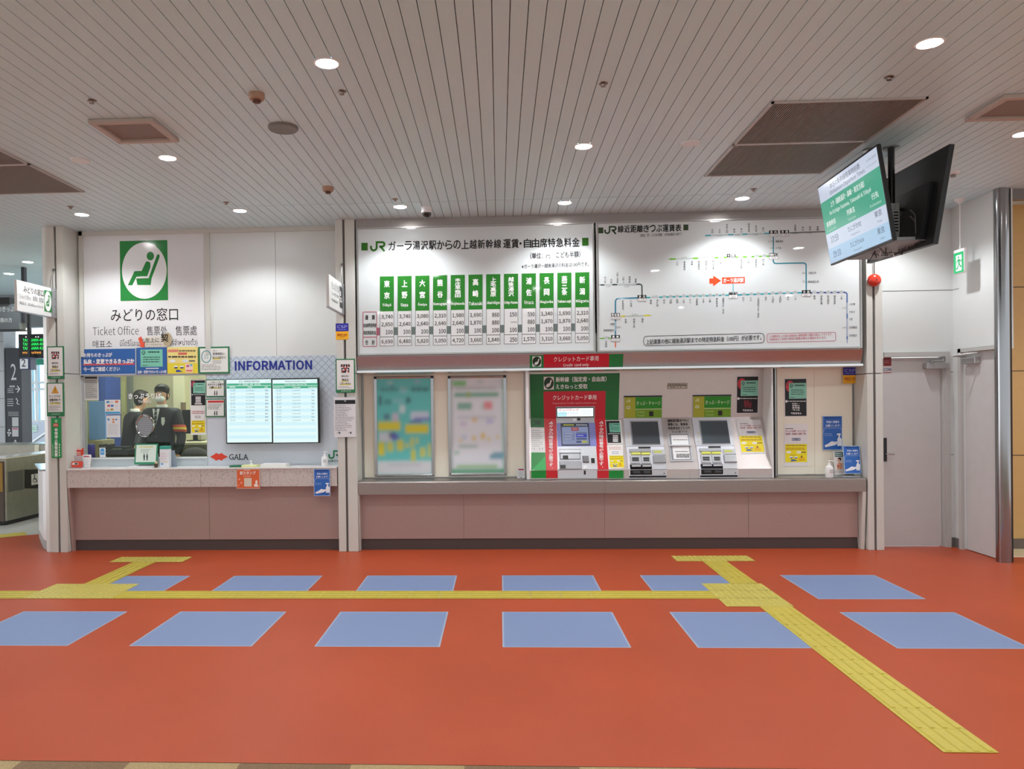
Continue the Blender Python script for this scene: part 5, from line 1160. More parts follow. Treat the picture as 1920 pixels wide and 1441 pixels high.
# two ticket and charge machines
def charge_machine(lab):
    t = thing('ticket_machine', lab, 'ticket machine', (X(1207, 800, YA_), YA_, sc1 + .002), 'ticket and charge machines')
    b = MB(); slab(b, PU, 1169.6, 742.5, 1241.2, 783.5, .001, .008, mg2); slab(b, PL, 1170.5, 784, 1241.8, 837, .001, .012, mat('ced1d8', .3, metal=.2)); slab(b, PL, 1176, 837.5, 1246.5, 880, .001, .010, mat('e4e6ee', .35)); slab(b, PS, 1179, 880.5, 1249.5, 896, .001, .010, mat('e4e6ee', .35)); b.build('body', t)
    b = MB(); slab(b, PU, 1169.6, 741.3, 1241.2, 743.6, .001, .016, BLACK); b.build('shade_strip', t)  # black strip stands for the shade along the inset's upper edge
    A = Art(PU, rough=.2, lift=.009); A.rect(1170.5, 744, 1240.5, 783, '6f9a2e', 0); A.rect(1170.5, 744, 1191.2, 783, 'a3a53a', 1); A.rect(1191.2, 744, 1240.5, 765.5, '2f8a2c', 1)
    A.text('きっぷ・チャージ', 1193.4, 751.6, 1238, 759.2, 'd8e6c8', .002, 3); jr_logo(A, 1174.5, 748.5, 1181.5, 754, 'd8deb0', 3, 1); A.rect(1174.6, 761, 1181.4, 766, 'd8deb0', 3); A.lines(1176, 762.5, 1180, 764.5, 1, '5a6a2a', 4, .8, 0)
    A.text('Tickets', 1193.4, 769.8, 1209, 774, 'b8cc80', 0, 3, res=1); A.text('Charge', 1193.4, 776.2, 1209, 781.4, 'b8cc80', 0, 3, res=1)
    A.rect(1191.2, 765.8, 1240.5, 767, 'c8d4a8', 2); A.done('header_sign', t)  # pale line paints in the bright streak mirrored by the sign
    b = MB(); slab(b, PU, 1217, 770.7, 1224.6, 779.6, .009, .013, BLACK); b.build('lens', t)
    b = MB(); slab(b, PL, 1182.5, 789.5, 1235.5, 834.5, .012, .015, mat('8e9094', .3)); b.build('screen_bezel', t)
    b = MB(); slab(b, PL, 1184.8, 791.5, 1235, 832.6, .015, .0165, mat('4c5258', .12, spec=.6, name='dark_screen')); b.build('screen', t)
    b = MB(); 
    for v in (812, 819, 828): slab(b, PL, 1177.5, v, 1180, v + 2.4, .012, .014, mat('d8c890', .4))
    b.build('indicator', t)
    b = MB(); slab(b, PL, 1196.5, 838.6, 1219, 841, .010, .018, BLACK); b.build('card_slot', t)
    b = MB(); slab(b, PL, 1179.5, 843, 1219.5, 848.5, .01, .030, mg2); slab(b, PL, 1183, 849.5, 1200, 853.5, .01, .030, mat('dbe06a', .4)); slab(b, PL, 1202, 849.5, 1218, 853.5, .01, .030, mat('dbe06a', .4)); b.build('slot_hood', t)
    b = MB()
    for a, c in ((1181, 1200), (1202, 1219.5)):
        slab(b, PL, a, 854, c, 870, .01, .026, GREYL, .08); slab(b, PL, a + 3.5, 858.5, c - 3, 866.5, .026, .028, mat('77797c', .4)); slab(b, PL, a + 3.5, 859.5, c - 3, 861.3, .028, .031, BLACK); slab(b, PL, a + 3.5, 863.2, c - 3, 864.6, .028, .031, BLACK)
    b.build('note_slot', t, bevel=.001)
    b = MB(); slab(b, PL, 1181, 871.5, 1221.5, 880, .01, .016, sd); slab(b, PS, 1181.5, 880.5, 1222, 889.5, .01, .014, sd)
    for a, c in ((1184, 1201), (1204, 1220)): slab(b, PL, a, 873.5, c, 876, .016, .03, GREYL); slab(b, PS, a + 2, 882, c - 1, 886.5, .014, .03, mat('44464a', .4), .15)
    b.build('change_tray', t)
    b = MB(); slab(b, PL, 1223, 843.5, 1247, 853.5, .01, .022, GREYL, .06); slab(b, PL, 1225, 846, 1240, 850, .022, .024, mat('c9d060', .4)); slab(b, PL, 1223.5, 855, 1248, 869, .01, .032, mat('a9abae', .3, metal=.4), .12); b.build('coin_inlet', t, bevel=.002)
    b = MB(); slab(b, PL, 1223.5, 870.5, 1249, 880, .01, .014, GREYL); slab(b, PS, 1224.5, 880.5, 1248.5, 889.5, .01, .014, GREYL); slab(b, PS, 1243.5, 885.5, 1246, 888, .014, .018, STEELD); b.build('service_door', t)
    b = MB(); slab(b, PS, 1179.5, 891.2, 1249, 894.8, .010, .013, BLACK); b.build('gap_strip', t)
    return t
m1 = charge_machine('grey ticket machine with dark screen and green header, the left of the two charge machines')
dx = PU.uv(1299.3 + 36, 760)[0] - PU.uv(1170.3 + 36, 762)[0]
m2 = copy_tree(m1, loc=(m1.location.x + dx, m1.location.y, m1.location.z)); m2['label'] = 'grey ticket machine with dark screen, the right of the two charge machines'
# plate between the two machines
t = thing('instruction_plate', 'white panel with printed lines and two paper pockets between the two charge machines', 'panel', (X(1271, 800, YA_), YA_, sc1 + .002))
A = Art(PU, rough=.4, lift=.002); A.rect(1251.6, 718, 1288.5, 728.5, '4a4438', 1); A.rect(1252.8, 719, 1287.5, 721.6, 'd8d2c0', 2); A.rect(1252.8, 723.2, 1287.5, 727.6, 'e2dcc8', 2); A.lines(1254, 719.4, 1286, 721.4, 1, '3a3a3a', 3, .6, 0); A.text('新幹線乗り場ご案内 ２階', 1255, 723.8, 1286, 727, '3a3a3a', .01, 3, res=1); A.done('small_sign', t)
A = Art(PL, rough=.4, lift=.002); u = 1272
for i, s_ in enumerate(('越後湯沢駅までのご', '乗車には、乗車券・', '特急券合計２５０円', 'が必要です。')): A.text(s_, 1251.5 + i * .5 + (6 if i == 3 else 0), 785.5 + i * 7.1, 1292 + i * .6 - (2 if i == 3 else 0), 791 + i * 7.1, '26221f' if i < 3 else '77716c', .012, 3)
A.done('lettering', t)
b = MB(); slab(b, PL, 1254.5, 812, 1296, 864.5, .001, .01, GREYL); slab(b, PL, 1256.5, 813.5, 1293, 862.5, .01, .012, mat('8b8e94', .35)); b.build('pocket_frame', t)
for k, (a, c) in enumerate(((816, 834), (838, 861))):
    A = Art(PL, rough=.4, lift=.0125); A.rect(1258.5 + k * 3, a, 1290 + k * 2.5, c, 'ececec', 0); A.lines(1262 + k * 3, a + 8, 1288 + k * 2, a + 10, 1, '555', 2, .6, 0); A.done('paper', t)
    if k:
        pass
A = Art(PL, lift=.0135); 
for i in range(3): A.lines(1268, 851 + i * 2.6, 1292, 853.2 + i * 2.6, 1, '1e1e1e', 3, .6, 0)
A.done('paper_print', t)
b = MB(); slab(b, PL, 1255, 835.2, 1295.5, 837.4, .01, .03, GREYL); b.build('shelf', t)
# black and mint posters with the round mark
def coupon_poster(pl, u0, v0, u1, v1, lab, red=False, lift=.004):
    def d(A):
        w, h = u1 - u0, v1 - v0; A.rect(u0 + 1.1, v0 + 1.3, u1 - 1, v1 - 1.3, '17141a', 1)
        A.ell(u0 + w * .25, v0 + h * .21, w * .19, h * .15, 'c83844', 2, 24); coupon(A, u0 + w * .2, v0 + h * .12, u1 - 1, v0 + h * .53, 3, '86c8b2'); A.ell(u0 + w * .09, v0 + h * .6, w * .055, h * .035, 'e4e2e2', 3, 16); A.lines(u0 + w * .16, v0 + h * .585, u1 - 2, v0 + h * .61, 1, 'd8d8d8', 3, .8, 0)
        for k, s_ in enumerate(('払戻し・', '変更は', '券売機', 'では')): A.text(s_, u0 + w * .34, v0 + h * (.64 + k * .055), u0 + w * .68, v0 + h * (.68 + k * .055), 'b03040' if red else 'f0f0f0', .02, 4, res=1)
        A.text('できません', u0 + w * .28, v0 + h * .885, u0 + w * .76, v0 + h * .94, 'f4f0f0', .03, 4, res=1)
    sheet(pl, u0, v0, u1, v1, lab, d, 'ddd8da', 'poster', 'poster', 'black posters with a mint ticket', lift=lift, th=.002)
coupon_poster(PU, 1380.5, 704.5, 1421.8, 775, 'black poster with mint ticket and red writing on the grey machine front', True)
coupon_poster(yplane(YN - .03), 1470.5, 709, 1512.6, 780.8, 'black poster with mint ticket and white writing on the cream panel', False)
def price_notice(pl, c, lab, yrect):
    def d(A):
        u0, v0, u1, v1 = c; w, h = u1 - u0, v1 - v0
        A.lines(u0 + 2, v0 + h * .1, u0 + w * .4, v0 + h * .13, 1, '888', 3, .8); A.text('きっぷの変更・キャンセル', u0 + w * .06, v0 + h * .15, u1 - w * .08, v0 + h * .2, 'b04858', .01, 4, res=1); A.text('指定席・自由席の変更ご予約', u0 + w * .06, v0 + h * .215, u1 - w * .08, v0 + h * .265, 'b04858', .01, 4, res=1)
        A.frame(u0 + w * .32, v0 + h * .34, u0 + w * .68, v0 + h * .4, .8, '4a5a90', 3); A.text('予約窓口', u0 + w * .36, v0 + h * .35, u0 + w * .64, v0 + h * .39, '3a4a80', .02, 4, res=1); A.rect(*yrect, 'f0dc1c', 2); yellow_notice(A, *yrect)
    sheet(pl, *c, lab, d, 'e6e3e4', 'notice', 'notice', 'white notices with a yellow lower half', lift=.004, th=.002)
price_notice(PL, (1385, 787, 1431, 850), 'white notice with yellow lower half on the slanted machine front', (1388, 817, 1430.5, 847))
price_notice(yplane(YN - .03), (1470.3, 794, 1514.4, 873), 'white notice with yellow lower half on the cream panel', (1472, 832, 1512.8, 866))
# ------------------------------------------------------------------ small things on the steel counter
def pump(x, y, z, s, lab, hcol='ececec'):
    t = thing('pump_bottle', lab, 'pump bottle', (x, y, z), 'white pump bottles')
    b = MB(); b.lathe([(.036 * s, 0), (.038 * s, .004 * s), (.038 * s, .09 * s), (.032 * s, .108 * s), (.013 * s, .118 * s), (.013 * s, .126 * s), (0, .126 * s)], (x, y, z), mat(hcol, .3), 28); b.build('bottle', t)
    b = MB(); w_ = mat('f0f0f0', .3); b.lathe([(.015 * s, .12 * s), (.015 * s, .136 * s), (.006 * s, .138 * s), (.006 * s, .16 * s), (.012 * s, .162 * s), (.012 * s, .17 * s), (0, .172 * s)], (x, y, z), w_, 20); b.tube([(x, y, z + .165 * s), (x + .03 * s, y - .01 * s, z + .166 * s), (x + .038 * s, y - .013 * s, z + .155 * s)], .004 * s, w_, 8); b.build('pump', t)
    A = Art(yplane(y - .0385 * s), lift=0); A.loc = lambda u, v: (x + u * s, z + v * s); A.sc = lambda u, v: (s, s); A.mb = MB()
    for k, c in ((.075, '888888'), (.06, 'a8a8a8'), (.05, 'a8a8a8')): A.mb.add([(x - .012 * s, y - .0385 * s, z + (k - .003) * s), (x + .022 * s, y - .0385 * s, z + (k - .003) * s), (x + .022 * s, y - .0385 * s, z + (k + .003) * s), (x - .012 * s, y - .0385 * s, z + (k + .003) * s)], [(0, 1, 2, 3)], mat(c, .5))
    A.mb.build('label_print', t)
q = onY(1555, 891, 8.17); pump(q.x, 8.17, sc1, 1.05, 'white pump bottle on the steel counter at the right')
def stand_card(y, u0, v0, u1, v1, z, lab, name, cat, draw, base, lean=.03, foot=True, th=.003):
    pl = Plane((0, y, z), (1, 0, 0), (0, lean, .2)); t = thing(name, lab, cat, onY((u0 + u1) / 2, v1, y))
    t.location.z = z; t['_o'] = [t.location.x, t.location.y, z]
    A = Art(pl, rough=.3, lift=.001); 
    c_ = pl.uv((u0 + u1) / 2, v1)[1]; A.board(u0, v0, u1, v1, base, th); draw(A); A.done('card', t)
    if foot:
        x0_, x1_ = onY(u0, v1, y).x, onY(u1, v1, y).x; b = MB(); b.box(x0_, x1_, y - .01, y + .07, z + .0005, z + .003, mat('d8dcdf', .2)); b.prism([(y + .07, z + .002), (y + .068, z + .002), (y + .03, z + .14), (y + .033, z + .14)], x0_ + .01, x1_ - .01, mat('d0d4d8', .2)); b.build('stand', t)
    return t
def d(A):
    A.rect(1565, 846.5, 1580.5, 856, '4f6f68', 2); A.lines(1566, 848, 1579.5, 855, 2, 'c8d4d0', 3, .4, .1); A.rect(1564.5, 857, 1581, 889, 'dad2cc', 1)
    A.ell(1574, 860.5, 3.4, 3.4, '3a2620', 3, 16); A.ell(1572.6, 863, 2.3, 2.8, 'd8a48a', 4, 16); A.poly([(1569, 870), (1573, 866), (1579, 868), (1579, 879), (1570, 880)], 'd89a7c', 3); A.rect(1570, 872, 1573, 875, 'c83a30', 4); A.lines(1566, 881, 1579, 886, 2, '99908a', 3)
stand_card(8.28, 1563.5, 846, 1581.8, 889.5, sc1, 'small leaflet stand showing a figure in orange, beside the pump bottle', 'leaflet_stand', 'leaflet stand', d, 'cfc8c4')
t = thing('poster_stand', 'blue hand disinfection poster in a stand on the steel counter at the far right', 'poster', (X(1597, 880, 8.2), 8.2, sc1), 'blue hand washing posters')
o = blue_notice(Plane((0, 8.2, sc1), (1, 0, 0), (0, .03, .2)), 1582, 835.5, 1613.5, 887.5, 'x', .001); 
for k in ('label', 'category', 'group'): del o[k]
o.name = 'card'; o.parent = t; o.location = Vector(o['_o']) - Vector(t['_o'])
b = MB(); b.box(X(1582, 880, 8.2), X(1613, 880, 8.2), 8.2, 8.27, sc1 + .0005, sc1 + .004, mat('d8dcdf', .2)); b.build('stand', t)
def d(A): A.rect(972, 878.5, 982, 881, 'b03848', 2); A.lines(971.5, 883, 983, 893, 4, '999', 2, .3); A.rect(976, 894, 978, 896, '555', 2)
sheet(yplane(8.33), 969.5, 877, 984.5, 899.5, 'tiny white card with red heading standing on the steel counter beside the cream panel', d, 'e4e2e4', 'card', 'card', lift=0, th=.002)
# ------------------------------------------------------------------ hanging screens
def RM(yaw, tilt, roll): return Matrix.Rotation(yaw, 4, 'Z') @ Matrix.Rotation(tilt, 4, 'X') @ Matrix.Rotation(roll, 4, 'Y')
Wd, Hd = 1.24, .6975
def hang_screen(c, yaw, tilt, roll, px_, lab, front):
    Mx = Matrix.Translation(c) @ RM(yaw, tilt, roll); t = thing('hanging_screen', lab, 'screen', c)
    b = MB()
    if front: b.box(-Wd / 2, Wd / 2, 0, .03, -Hd / 2, Hd / 2, BLACK, Mx); b.box(-Wd / 2 + .12, Wd / 2 - .12, .03, .055, -Hd / 2 + .06, Hd / 2 - .12, DARK, Mx)
    else: b.box(-Wd / 2, Wd / 2, -.0, .035, -Hd / 2, Hd / 2, mat('1b1b1d', .35), Mx); b.box(-Wd / 2 + .15, Wd / 2 - .15, -.03, 0, -Hd / 2 + .03, .12, mat('0f0f11', .4), Mx); b.box(-Wd / 2 + .02, -Wd / 2 + .04, -.004, 0, -Hd / 2, Hd / 2, DARK, Mx)
    b.build('casing', t, bevel=.004)
    s = 1 if front else -1; p = px_; y0 = .055 if front else -.03
    b = MB(); b.tube([(p[0], p[1], CZ), (p[0], p[1], 2.74)], .024, BLACK, 16); b.lathe([(.06, 0), (.06, -.01), (.026, -.014)], (p[0], p[1], CZ), STEELD, 24); b.build('pole', t)
    b = MB(); st2 = mat('c6c6c4', .4); b.box(p[0] - .05, p[0] + .05, p[1] - .03, p[1] - .026, 2.83, 3.10, st2)
    for k in range(7): b.box(p[0] - .0, p[0] + .035, p[1] - .0315, p[1] - .0262, 2.88 + k * .024, 2.89 + k * .024, BLACK)
    for k in range(4): b.box(p[0] + .0 + k % 2 * .012, p[0] + .006 + k % 2 * .012, p[1] - .0315, p[1] - .0262, 3.052 + k * .01, 3.056 + k * .01, BLACK)
    b.box(p[0] - .05, p[0] - .046, p[1] - .03, p[1] + .05, 2.83, 3.10, st2); b.box(p[0] + .046, p[0] + .05, p[1] - .03, p[1] + .05, 2.83, 3.10, st2)
    for z_ in (2.86, 3.06):
        e = Mx @ Vector((0, y0, z_ - c[2])); b.tube([(p[0], p[1], z_), e], .012, BLACK, 8)
    b.build('bracket', t)
    return t, Mx
t, Mx = hang_screen((2.82, 6.245, 3.068), -1.647, .162, .028, (2.965, 6.22), 'lit hanging screen showing green and white departure times, facing left', True)
pl = Plane(Mx @ Vector((0, 0, 0)), Mx.to_3x3() @ Vector((1, 0, 0)), Mx.to_3x3() @ Vector((0, 0, 1)))
A = Art(pl, emit=.56, rough=.25, lift=.001); A.loc = lambda u, v: ((u - .5) * (Wd - .02), (.5 - v) * (Hd - .03)); A.sc = lambda u, v: (Wd - .02, Hd - .03)
A.rect(0, 0, 1, 1, 'd6e0f4', 0); A.rect(0, .205, 1, .62, '3fae8e', 1); A.rect(0, .81, 1, 1, 'b0d4f2', 1)
A.text('本日の新幹線発車時刻表', .22, .035, .74, .105, '3c4450', .004); A.text('Shinkansen Departure Times', .2, .125, .8, .19, '3c4450', 0); A.text('2023年12月24日', .84, .06, .98, .09, '7a8494', 0, res=1); A.text('December 24, 2023', .83, .13, .98, .155, '7a8494', 0, res=1)
A.text('上り（越後湯沢・高崎・東京方面）', .18, .25, .76, .325, 'eef8f4', .01); A.text('for Echigo-Yuzawa, Takasaki & Tōkyō', .14, .36, .84, .425, 'eef8f4', .006); A.text('発車時刻', .05, .47, .22, .54, 'eef8f4', .01); A.text('Departure time', .05, .575, .22, .605, 'dff2ea', 0, res=1); A.text('列車名', .43, .46, .56, .53, 'eef8f4', .01); A.text('Train name', .43, .56, .56, .595, 'dff2ea', 0, res=1); A.text('行先', .83, .44, .93, .51, 'eef8f4', .01); A.text('Destination', .79, .545, .95, .58, 'dff2ea', 0, res=1)
for k, (a, b_, c) in enumerate((('17:59', 'たにがわ92', 'Tanigawa92'), ('19:10', 'たにがわ414', 'Tanigawa414'))):
    v = .65 + k * .19; A.text(a, .08, v + .02, .22, v + .1, '4a566a', 0); A.text(b_, .40, v, .62, v + .07, '4a566a', 0); A.text(c, .43, v + .105, .58, v + .135, '6a768a', 0, res=1); A.text('東京', .83, v - .01, .93, v + .06, '4a566a', .004); A.text('Tōkyō', .85, v + .1, .92, v + .13, '6a768a', 0, res=1)
A.done('screen', t)
t, Mx = hang_screen((3.206, 6.206, 3.059), -1.656, -.137, .062, (3.10, 6.18), 'black hanging screen seen from behind, back to back with the lit one', False)
b = MB(); b.box(2.93, 3.14, 5.85, 6.1, 2.735, 2.775, mat('d0d0d0', .4)); b.box(2.90, 3.16, 5.75, 6.5, 2.725, 2.735, mat('88888a', .4, metal=.5)); b.build('media_shelf', t)
b = MB(); rn = random.Random(3)
for k in range(14):
    x_, y_ = rn.uniform(2.93, 3.12), rn.uniform(5.72, 6.3); pts_ = [(x_, y_, 2.78)]
    for j in range(5): pts_.append((x_ + rn.uniform(-.05, .05), y_ + rn.uniform(-.12, .12), 2.76 + rn.uniform(-.09, .09)))
    b.tube(pts_, .0035, BLACK if k % 3 else WHITE, 6)
for z0__, z1__ in ((2.95, 2.8), (2.9, 2.78)):
    b.tube([(3.12, 5.95, z0__ + .05), (3.13, 5.9, z0__), (3.11, 5.85, z1__)], .004, mat('8a8a8c', .5), 6)
b.build('cables', t)
# ------------------------------------------------------------------ exit sign, bell
t = thing('exit_sign', 'small green and white lit exit sign with running figure hanging by the right wall', 'exit sign', (4.605, 7.86, 2.80))
b = MB(); b.box(4.59, 4.62, 7.775, 7.945, 2.805, 3.045, WHITE); b.build('housing', t, bevel=.003)
b = MB(); b.tube([(4.605, 7.86, 3.045), (4.605, 7.86, CZ - .05)], .006, WHITE, 8); b.lathe([(.05, 0), (.045, -.02), (.012, -.05)], (4.605, 7.86, CZ), WHITE, 20); b.build('rod', t)
A = Art(Plane((4.59, 7.945, 2.805), (0, -1, 0), (0, 0, 1)), emit=.9, lift=.001); A.loc = lambda u, v: (u * .17, (1 - v) * .24); A.sc = lambda u, v: (.17, .24)
A.rect(.02, .13, .98, .98, '12b46a', 0); A.rect(.24, .24, .80, .9, 'e4fbf0', 1); A.ell(.5, .34, .06, .05, '12a060', 2, 16); A.poly([(.44, .40), (.60, .42), (.62, .6), (.5, .62)], '12a060', 2); A.stroke([(.58, .45), (.74, .52), (.8, .46)], .05, '12a060', 2); A.stroke([(.46, .45), (.34, .5), (.32, .6)], .05, '12a060', 2); A.stroke([(.58, .6), (.66, .72), (.78, .74)], .07, '12a060', 2); A.stroke([(.53, .6), (.44, .75), (.28, .82)], .07, '12a060', 2)
A.done('lit_face', t)
q = onY(1639.5, 525, YP - .03); t = thing('fire_bell', 'round red fire alarm bell on the right post', 'alarm bell', (q.x, YP, q.z))
b = MB(); b.lathe([(.05, 0), (.05, .02)], (q.x, YP, q.z), mat('77706c', .5), 28, axis=(0, -1, 0)); b.build('base', t)
b = MB(); b.lathe([(.064, .018), (.066, .024), (.064, .038), (.056, .055), (.04, .068), (.018, .075), (0, .077)], (q.x, YP, q.z), mat('d23a28', .2, spec=.6, name='bell_red'), 40, axis=(0, -1, 0)); b.build('gong', t)
b = MB(); b.lathe([(.006, .07), (.006, .081), (0, .082)], (q.x + .0, YP, q.z), DARK, 12, axis=(0, -1, 0)); b.build('screw', t)
b = MB(); b.tube([(q.x, YP - .006, q.z + .06), (q.x, YP - .006, q.z + .45)], .003, GREYL, 6); b.build('conduit', t)
# ================================================================== office behind the glass
gz = thing('office_window', 'glass pane of the staffed ticket window with white lettering', 'window', ((wx0 + wx1) / 2, YW + .05, GZ0))
b = MB(); fz = mat('b9bcc0', .3, metal=.4); 
for a, c, d_, e in ((wx0, wx1, GZ1 - .012, GZ1), (wx0, wx1, GZ0, GZ0 + .012), (wx0, wx0 + .03, GZ0, GZ1), (wx1 - .012, wx1, GZ0, GZ1)): b.box(a, c, YW + .01, YW + .06, d_, e, fz)
b.build('frame', gz)
b = MB(); b.box(wx0 + .03, wx1 - .012, YW + .03, YW + .036, GZ0 + .012, GZ1 - .012, glass_mat('window_glass', 'f4faf6', .5)); b.build('pane', gz)
PG = yplane(YW + .028)
A = Art(PG, lift=.001); A.text('きっぷうりば', 241, 736.7, 302.5, 747.2, 'f4f6f8', .022, 2); A.text('Tickets', 259, 749.8, 283.5, 755, 'eef0f2', .006, 2); A.done('lettering', gz)
q = PG.hit(272.4, 797.6)
b = MB(); b.lathe([(.128, -.004), (.128, .012), (.118, .018), (.108, .012), (.108, .004)], q, CHROME, 48, axis=(0, -1, 0), sx=.83); b.build('speaking_ring', gz)
pm = mat('9a9ca0', .35, metal=.6, noise=(900, .5), name='perforated_plate')
b = MB(); b.lathe([(0, .005), (.109, .005), (.109, 0)], q, pm, 48, axis=(0, -1, 0), sx=.83)
for k in range(9):
    for j in range(9):
        a_, c_ = (k - 4) * .02 + (j % 2) * .01, (j - 4) * .023
        if (a_ / .085) ** 2 + (c_ / .1) ** 2 < 1: b.lathe([(0, .0056), (.0035, .0056)], q + Vector((a_, 0, c_)), DARK, 8, axis=(0, -1, 0))
b.build('speaking_plate', gz)
b = MB(); b.box(wx0, wx1 + .0, YW - .012, YW + .0, cz1 + .001, GZ0 - .002, mat('bcc6cc', .3, name='frosted_band')); b.box(wx0 + .02, wx1, YW - .02, YW + .03, GZ0 - .004, GZ0 + .006, mat('e6e8ea', .3)); b.build('sill_panel', gz)
om = mat('dad5ba', .7, noise=(2, .02), name='office_cream_wall'); ox0, ox1 = -5.0, -1.7
b = MB(); b.box(-6.5, ox1, 11.2, 11.3, 0, 2.95, om); b.prism([(-5.0, YW + .12), (-4.9, YW + .12), (-6.25, 11.2), (-6.37, 11.2)], 0, 2.95, om, 'z'); b.box(ox1 - .08, ox1, YW + .12, 11.2, 0, 2.95, om); struct(b.build('wall_office'))
b = MB(); b.prism([(-5.0, YW + .12), (ox1, YW + .12), (ox1, 11.2), (-6.3, 11.2)], 0, .02, mat('8c8a80', .7), 'z'); struct(b.build('floor', origin=(-3.4, 9.8, 0)))
b = MB(); b.prism([(-5.0, YW + .12), (ox1, YW + .12), (ox1, 11.3), (-6.4, 11.3)], 2.95, 3.0, mat('d8d8d0', .7), 'z'); struct(b.build('ceiling', origin=(-3.4, 9.8, 2.95)))
for x_, y_ in ((-4.2, 9.4), (-2.9, 9.9)):
    t = thing('office_ceiling_light', 'square office ceiling lamp behind the glass, the %s one' % ('left' if x_ < -4 else 'right'), 'ceiling light', (x_, y_, 2.95), 'office ceiling lamps')
    b = MB(); b.box(x_ - .3, x_ + .3, y_ - .3, y_ + .3, 2.93, 2.9499, WHITE); b.build('housing', t); b = MB(); b.box(x_ - .27, x_ + .27, y_ - .27, y_ + .27, 2.925, 2.93, mat('ffffff', .5, emit=5)); b.build('diffuser', t)
    l_ = bpy.data.lights.new('office_lamp', 'AREA'); l_.shape = 'SQUARE'; l_.size = .5; l_.energy = 18; l_.color = (1, .98, .88); lo = bpy.data.objects.new('lamp', l_); COL.objects.link(lo); lo.parent = t; lo.location = (0, 0, -.03)
# things in the office
def boxthing(nm, cat, lab, x0_, x1_, y0_, y1_, z0_, z1_, m, bev=.004, **k):
    b = MB(); b.box(x0_, x1_, y0_, y1_, z0_, z1_, m); return tag(b.build(nm, bevel=bev), lab, cat, **k)
Yb = 11.2
def at(u, v, y): return onY(u, v, y)
p0, p1 = at(206, 700, 11.0), at(233, 800, 11.0)
t = thing('office_door', 'cream office door with grey frame and pinned papers behind the staff', 'door', ((p0.x + p1.x) / 2, 11.15, 0))
b = MB(); b.box(p0.x, p1.x, 11.12, 11.19, .02, 2.1, mat('cfcba0', .6)); b.build('leaf', t); b = MB(); g_ = mat('8f9698', .4); b.box(p0.x - .05, p0.x, 11.1, 11.19, .02, 2.15, g_); b.box(p1.x, p1.x + .05, 11.1, 11.19, .02, 2.15, g_); b.box(p0.x, p1.x, 11.1, 11.19, 2.1, 2.15, g_); b.build('frame', t)
b = MB(); b.box(p0.x + .04, p1.x - .04, 11.115, 11.12, at(0, 775, 11.1).z, at(0, 718, 11.1).z, mat('d6d8a8', .6)); 
for k in range(5): b.box(p0.x + .06, p1.x - .09, 11.113, 11.116, 1.45 + k * .07, 1.455 + k * .07, mat('77785a', .6))
b.build('pinned_paper', t)
p0, p1 = at(166, 752, 9.3), at(198, 824, 9.3); boxthing('partition_panel', 'partition', 'pale blue translucent partition panel behind the window at the left', p0.x, p1.x, 9.3, 9.33, p1.z, p0.z, mat('6f9ce0', .5))
p0, p1 = at(184, 706, 10.0), at(199, 752, 10.0); boxthing('cabinet', 'cabinet', 'dark blue tall cabinet behind the upper left notice on the glass', p0.x, p1.x, 10.0, 10.4, .02, p0.z, mat('3a56a8', .5))
p0, p1 = at(324, 702, 10.6), at(347, 800, 10.6); boxthing('cabinet', 'cabinet', 'tall pale office cabinet behind the standing staff member', p0.x, p1.x, 10.6, 11.1, .02, p0.z, mat('d6d2b4', .6))
p0, p1 = at(327, 754, 10.3), at(333, 780, 10.3); boxthing('intercom', 'intercom', 'narrow brown wall unit right of the standing staff member', p0.x, p1.x, 10.5, 10.59, p1.z, p0.z, mat('7a6a58', .5))
def desk(lab, x0_, x1_, y0_, y1_, h):
    t = thing('office_desk', lab, 'desk', ((x0_ + x1_) / 2, (y0_ + y1_) / 2, .02)); m = mat('c9c4a4', .5)
    b = MB(); b.box(x0_, x1_, y0_, y1_, h - .03, h, m); b.build('desk_top', t, bevel=.003)
    for x_ in (x0_ + .02, x1_ - .04): b = MB(); b.box(x_, x_ + .02, y0_ + .03, y1_ - .03, .02, h - .03, m); b.build('side_panel', t)
    b = MB(); b.box(x0_ + .04, x1_ - .04, y1_ - .06, y1_ - .04, .2, h - .03, m); b.build('back_panel', t)
p0 = at(330, 822, 9.9); p1 = at(392, 822, 9.9); hh = at(340, 828, 9.9).z
desk('cream office desk behind the glass at the right', p0.x, -1.85, 9.7, 10.4, hh)
p0, p1 = at(341, 783, 10.1), at(358, 814, 10.1); t = thing('office_monitor', 'black office monitor on the desk behind the glass', 'monitor', ((p0.x + p1.x) / 2, 10.1, hh))
b = MB(); b.box(p0.x, p1.x + .25, 10.1, 10.13, hh + .1, hh + .42, BLACK); b.build('casing', t, bevel=.004); b = MB(); b.box(p0.x + .14, p0.x + .2, 10.12, 10.15, hh, hh + .2, BLACK); b.box(p0.x + .08, p0.x + .28, 10.05, 10.2, hh, hh + .012, BLACK); b.build('foot', t)
hh2 = GZ0 - .04
boxthing('service_counter', 'counter', 'dark inner service counter right behind the glass', wx0 + .05, wx1 - .05, YW + .14, YW + .5, hh2 - .04, hh2, mat('4a463e', .5))
p0, p1 = at(216, 836, 8.8), at(254, 857, 8.8)
t = thing('ticket_printer', 'black ticket printer behind the glass between the hanging cards and the green stand', 'printer', ((p0.x + p1.x) / 2, 8.7, hh2))
b = MB(); b.box(p0.x, p1.x, 8.62, 8.86, hh2, p0.z - .03, mat('1c1b1a', .4)); b.build('housing', t, bevel=.01); b = MB(); b.box(p0.x + .02, p1.x - .05, 8.66, 8.84, p0.z - .03, p0.z, mat('2e2c2a', .4)); b.box(p0.x + .04, p1.x - .09, 8.65, 8.67, p0.z - .045, p0.z - .02, mat('8f8e78', .4)); b.build('cover', t, bevel=.006)
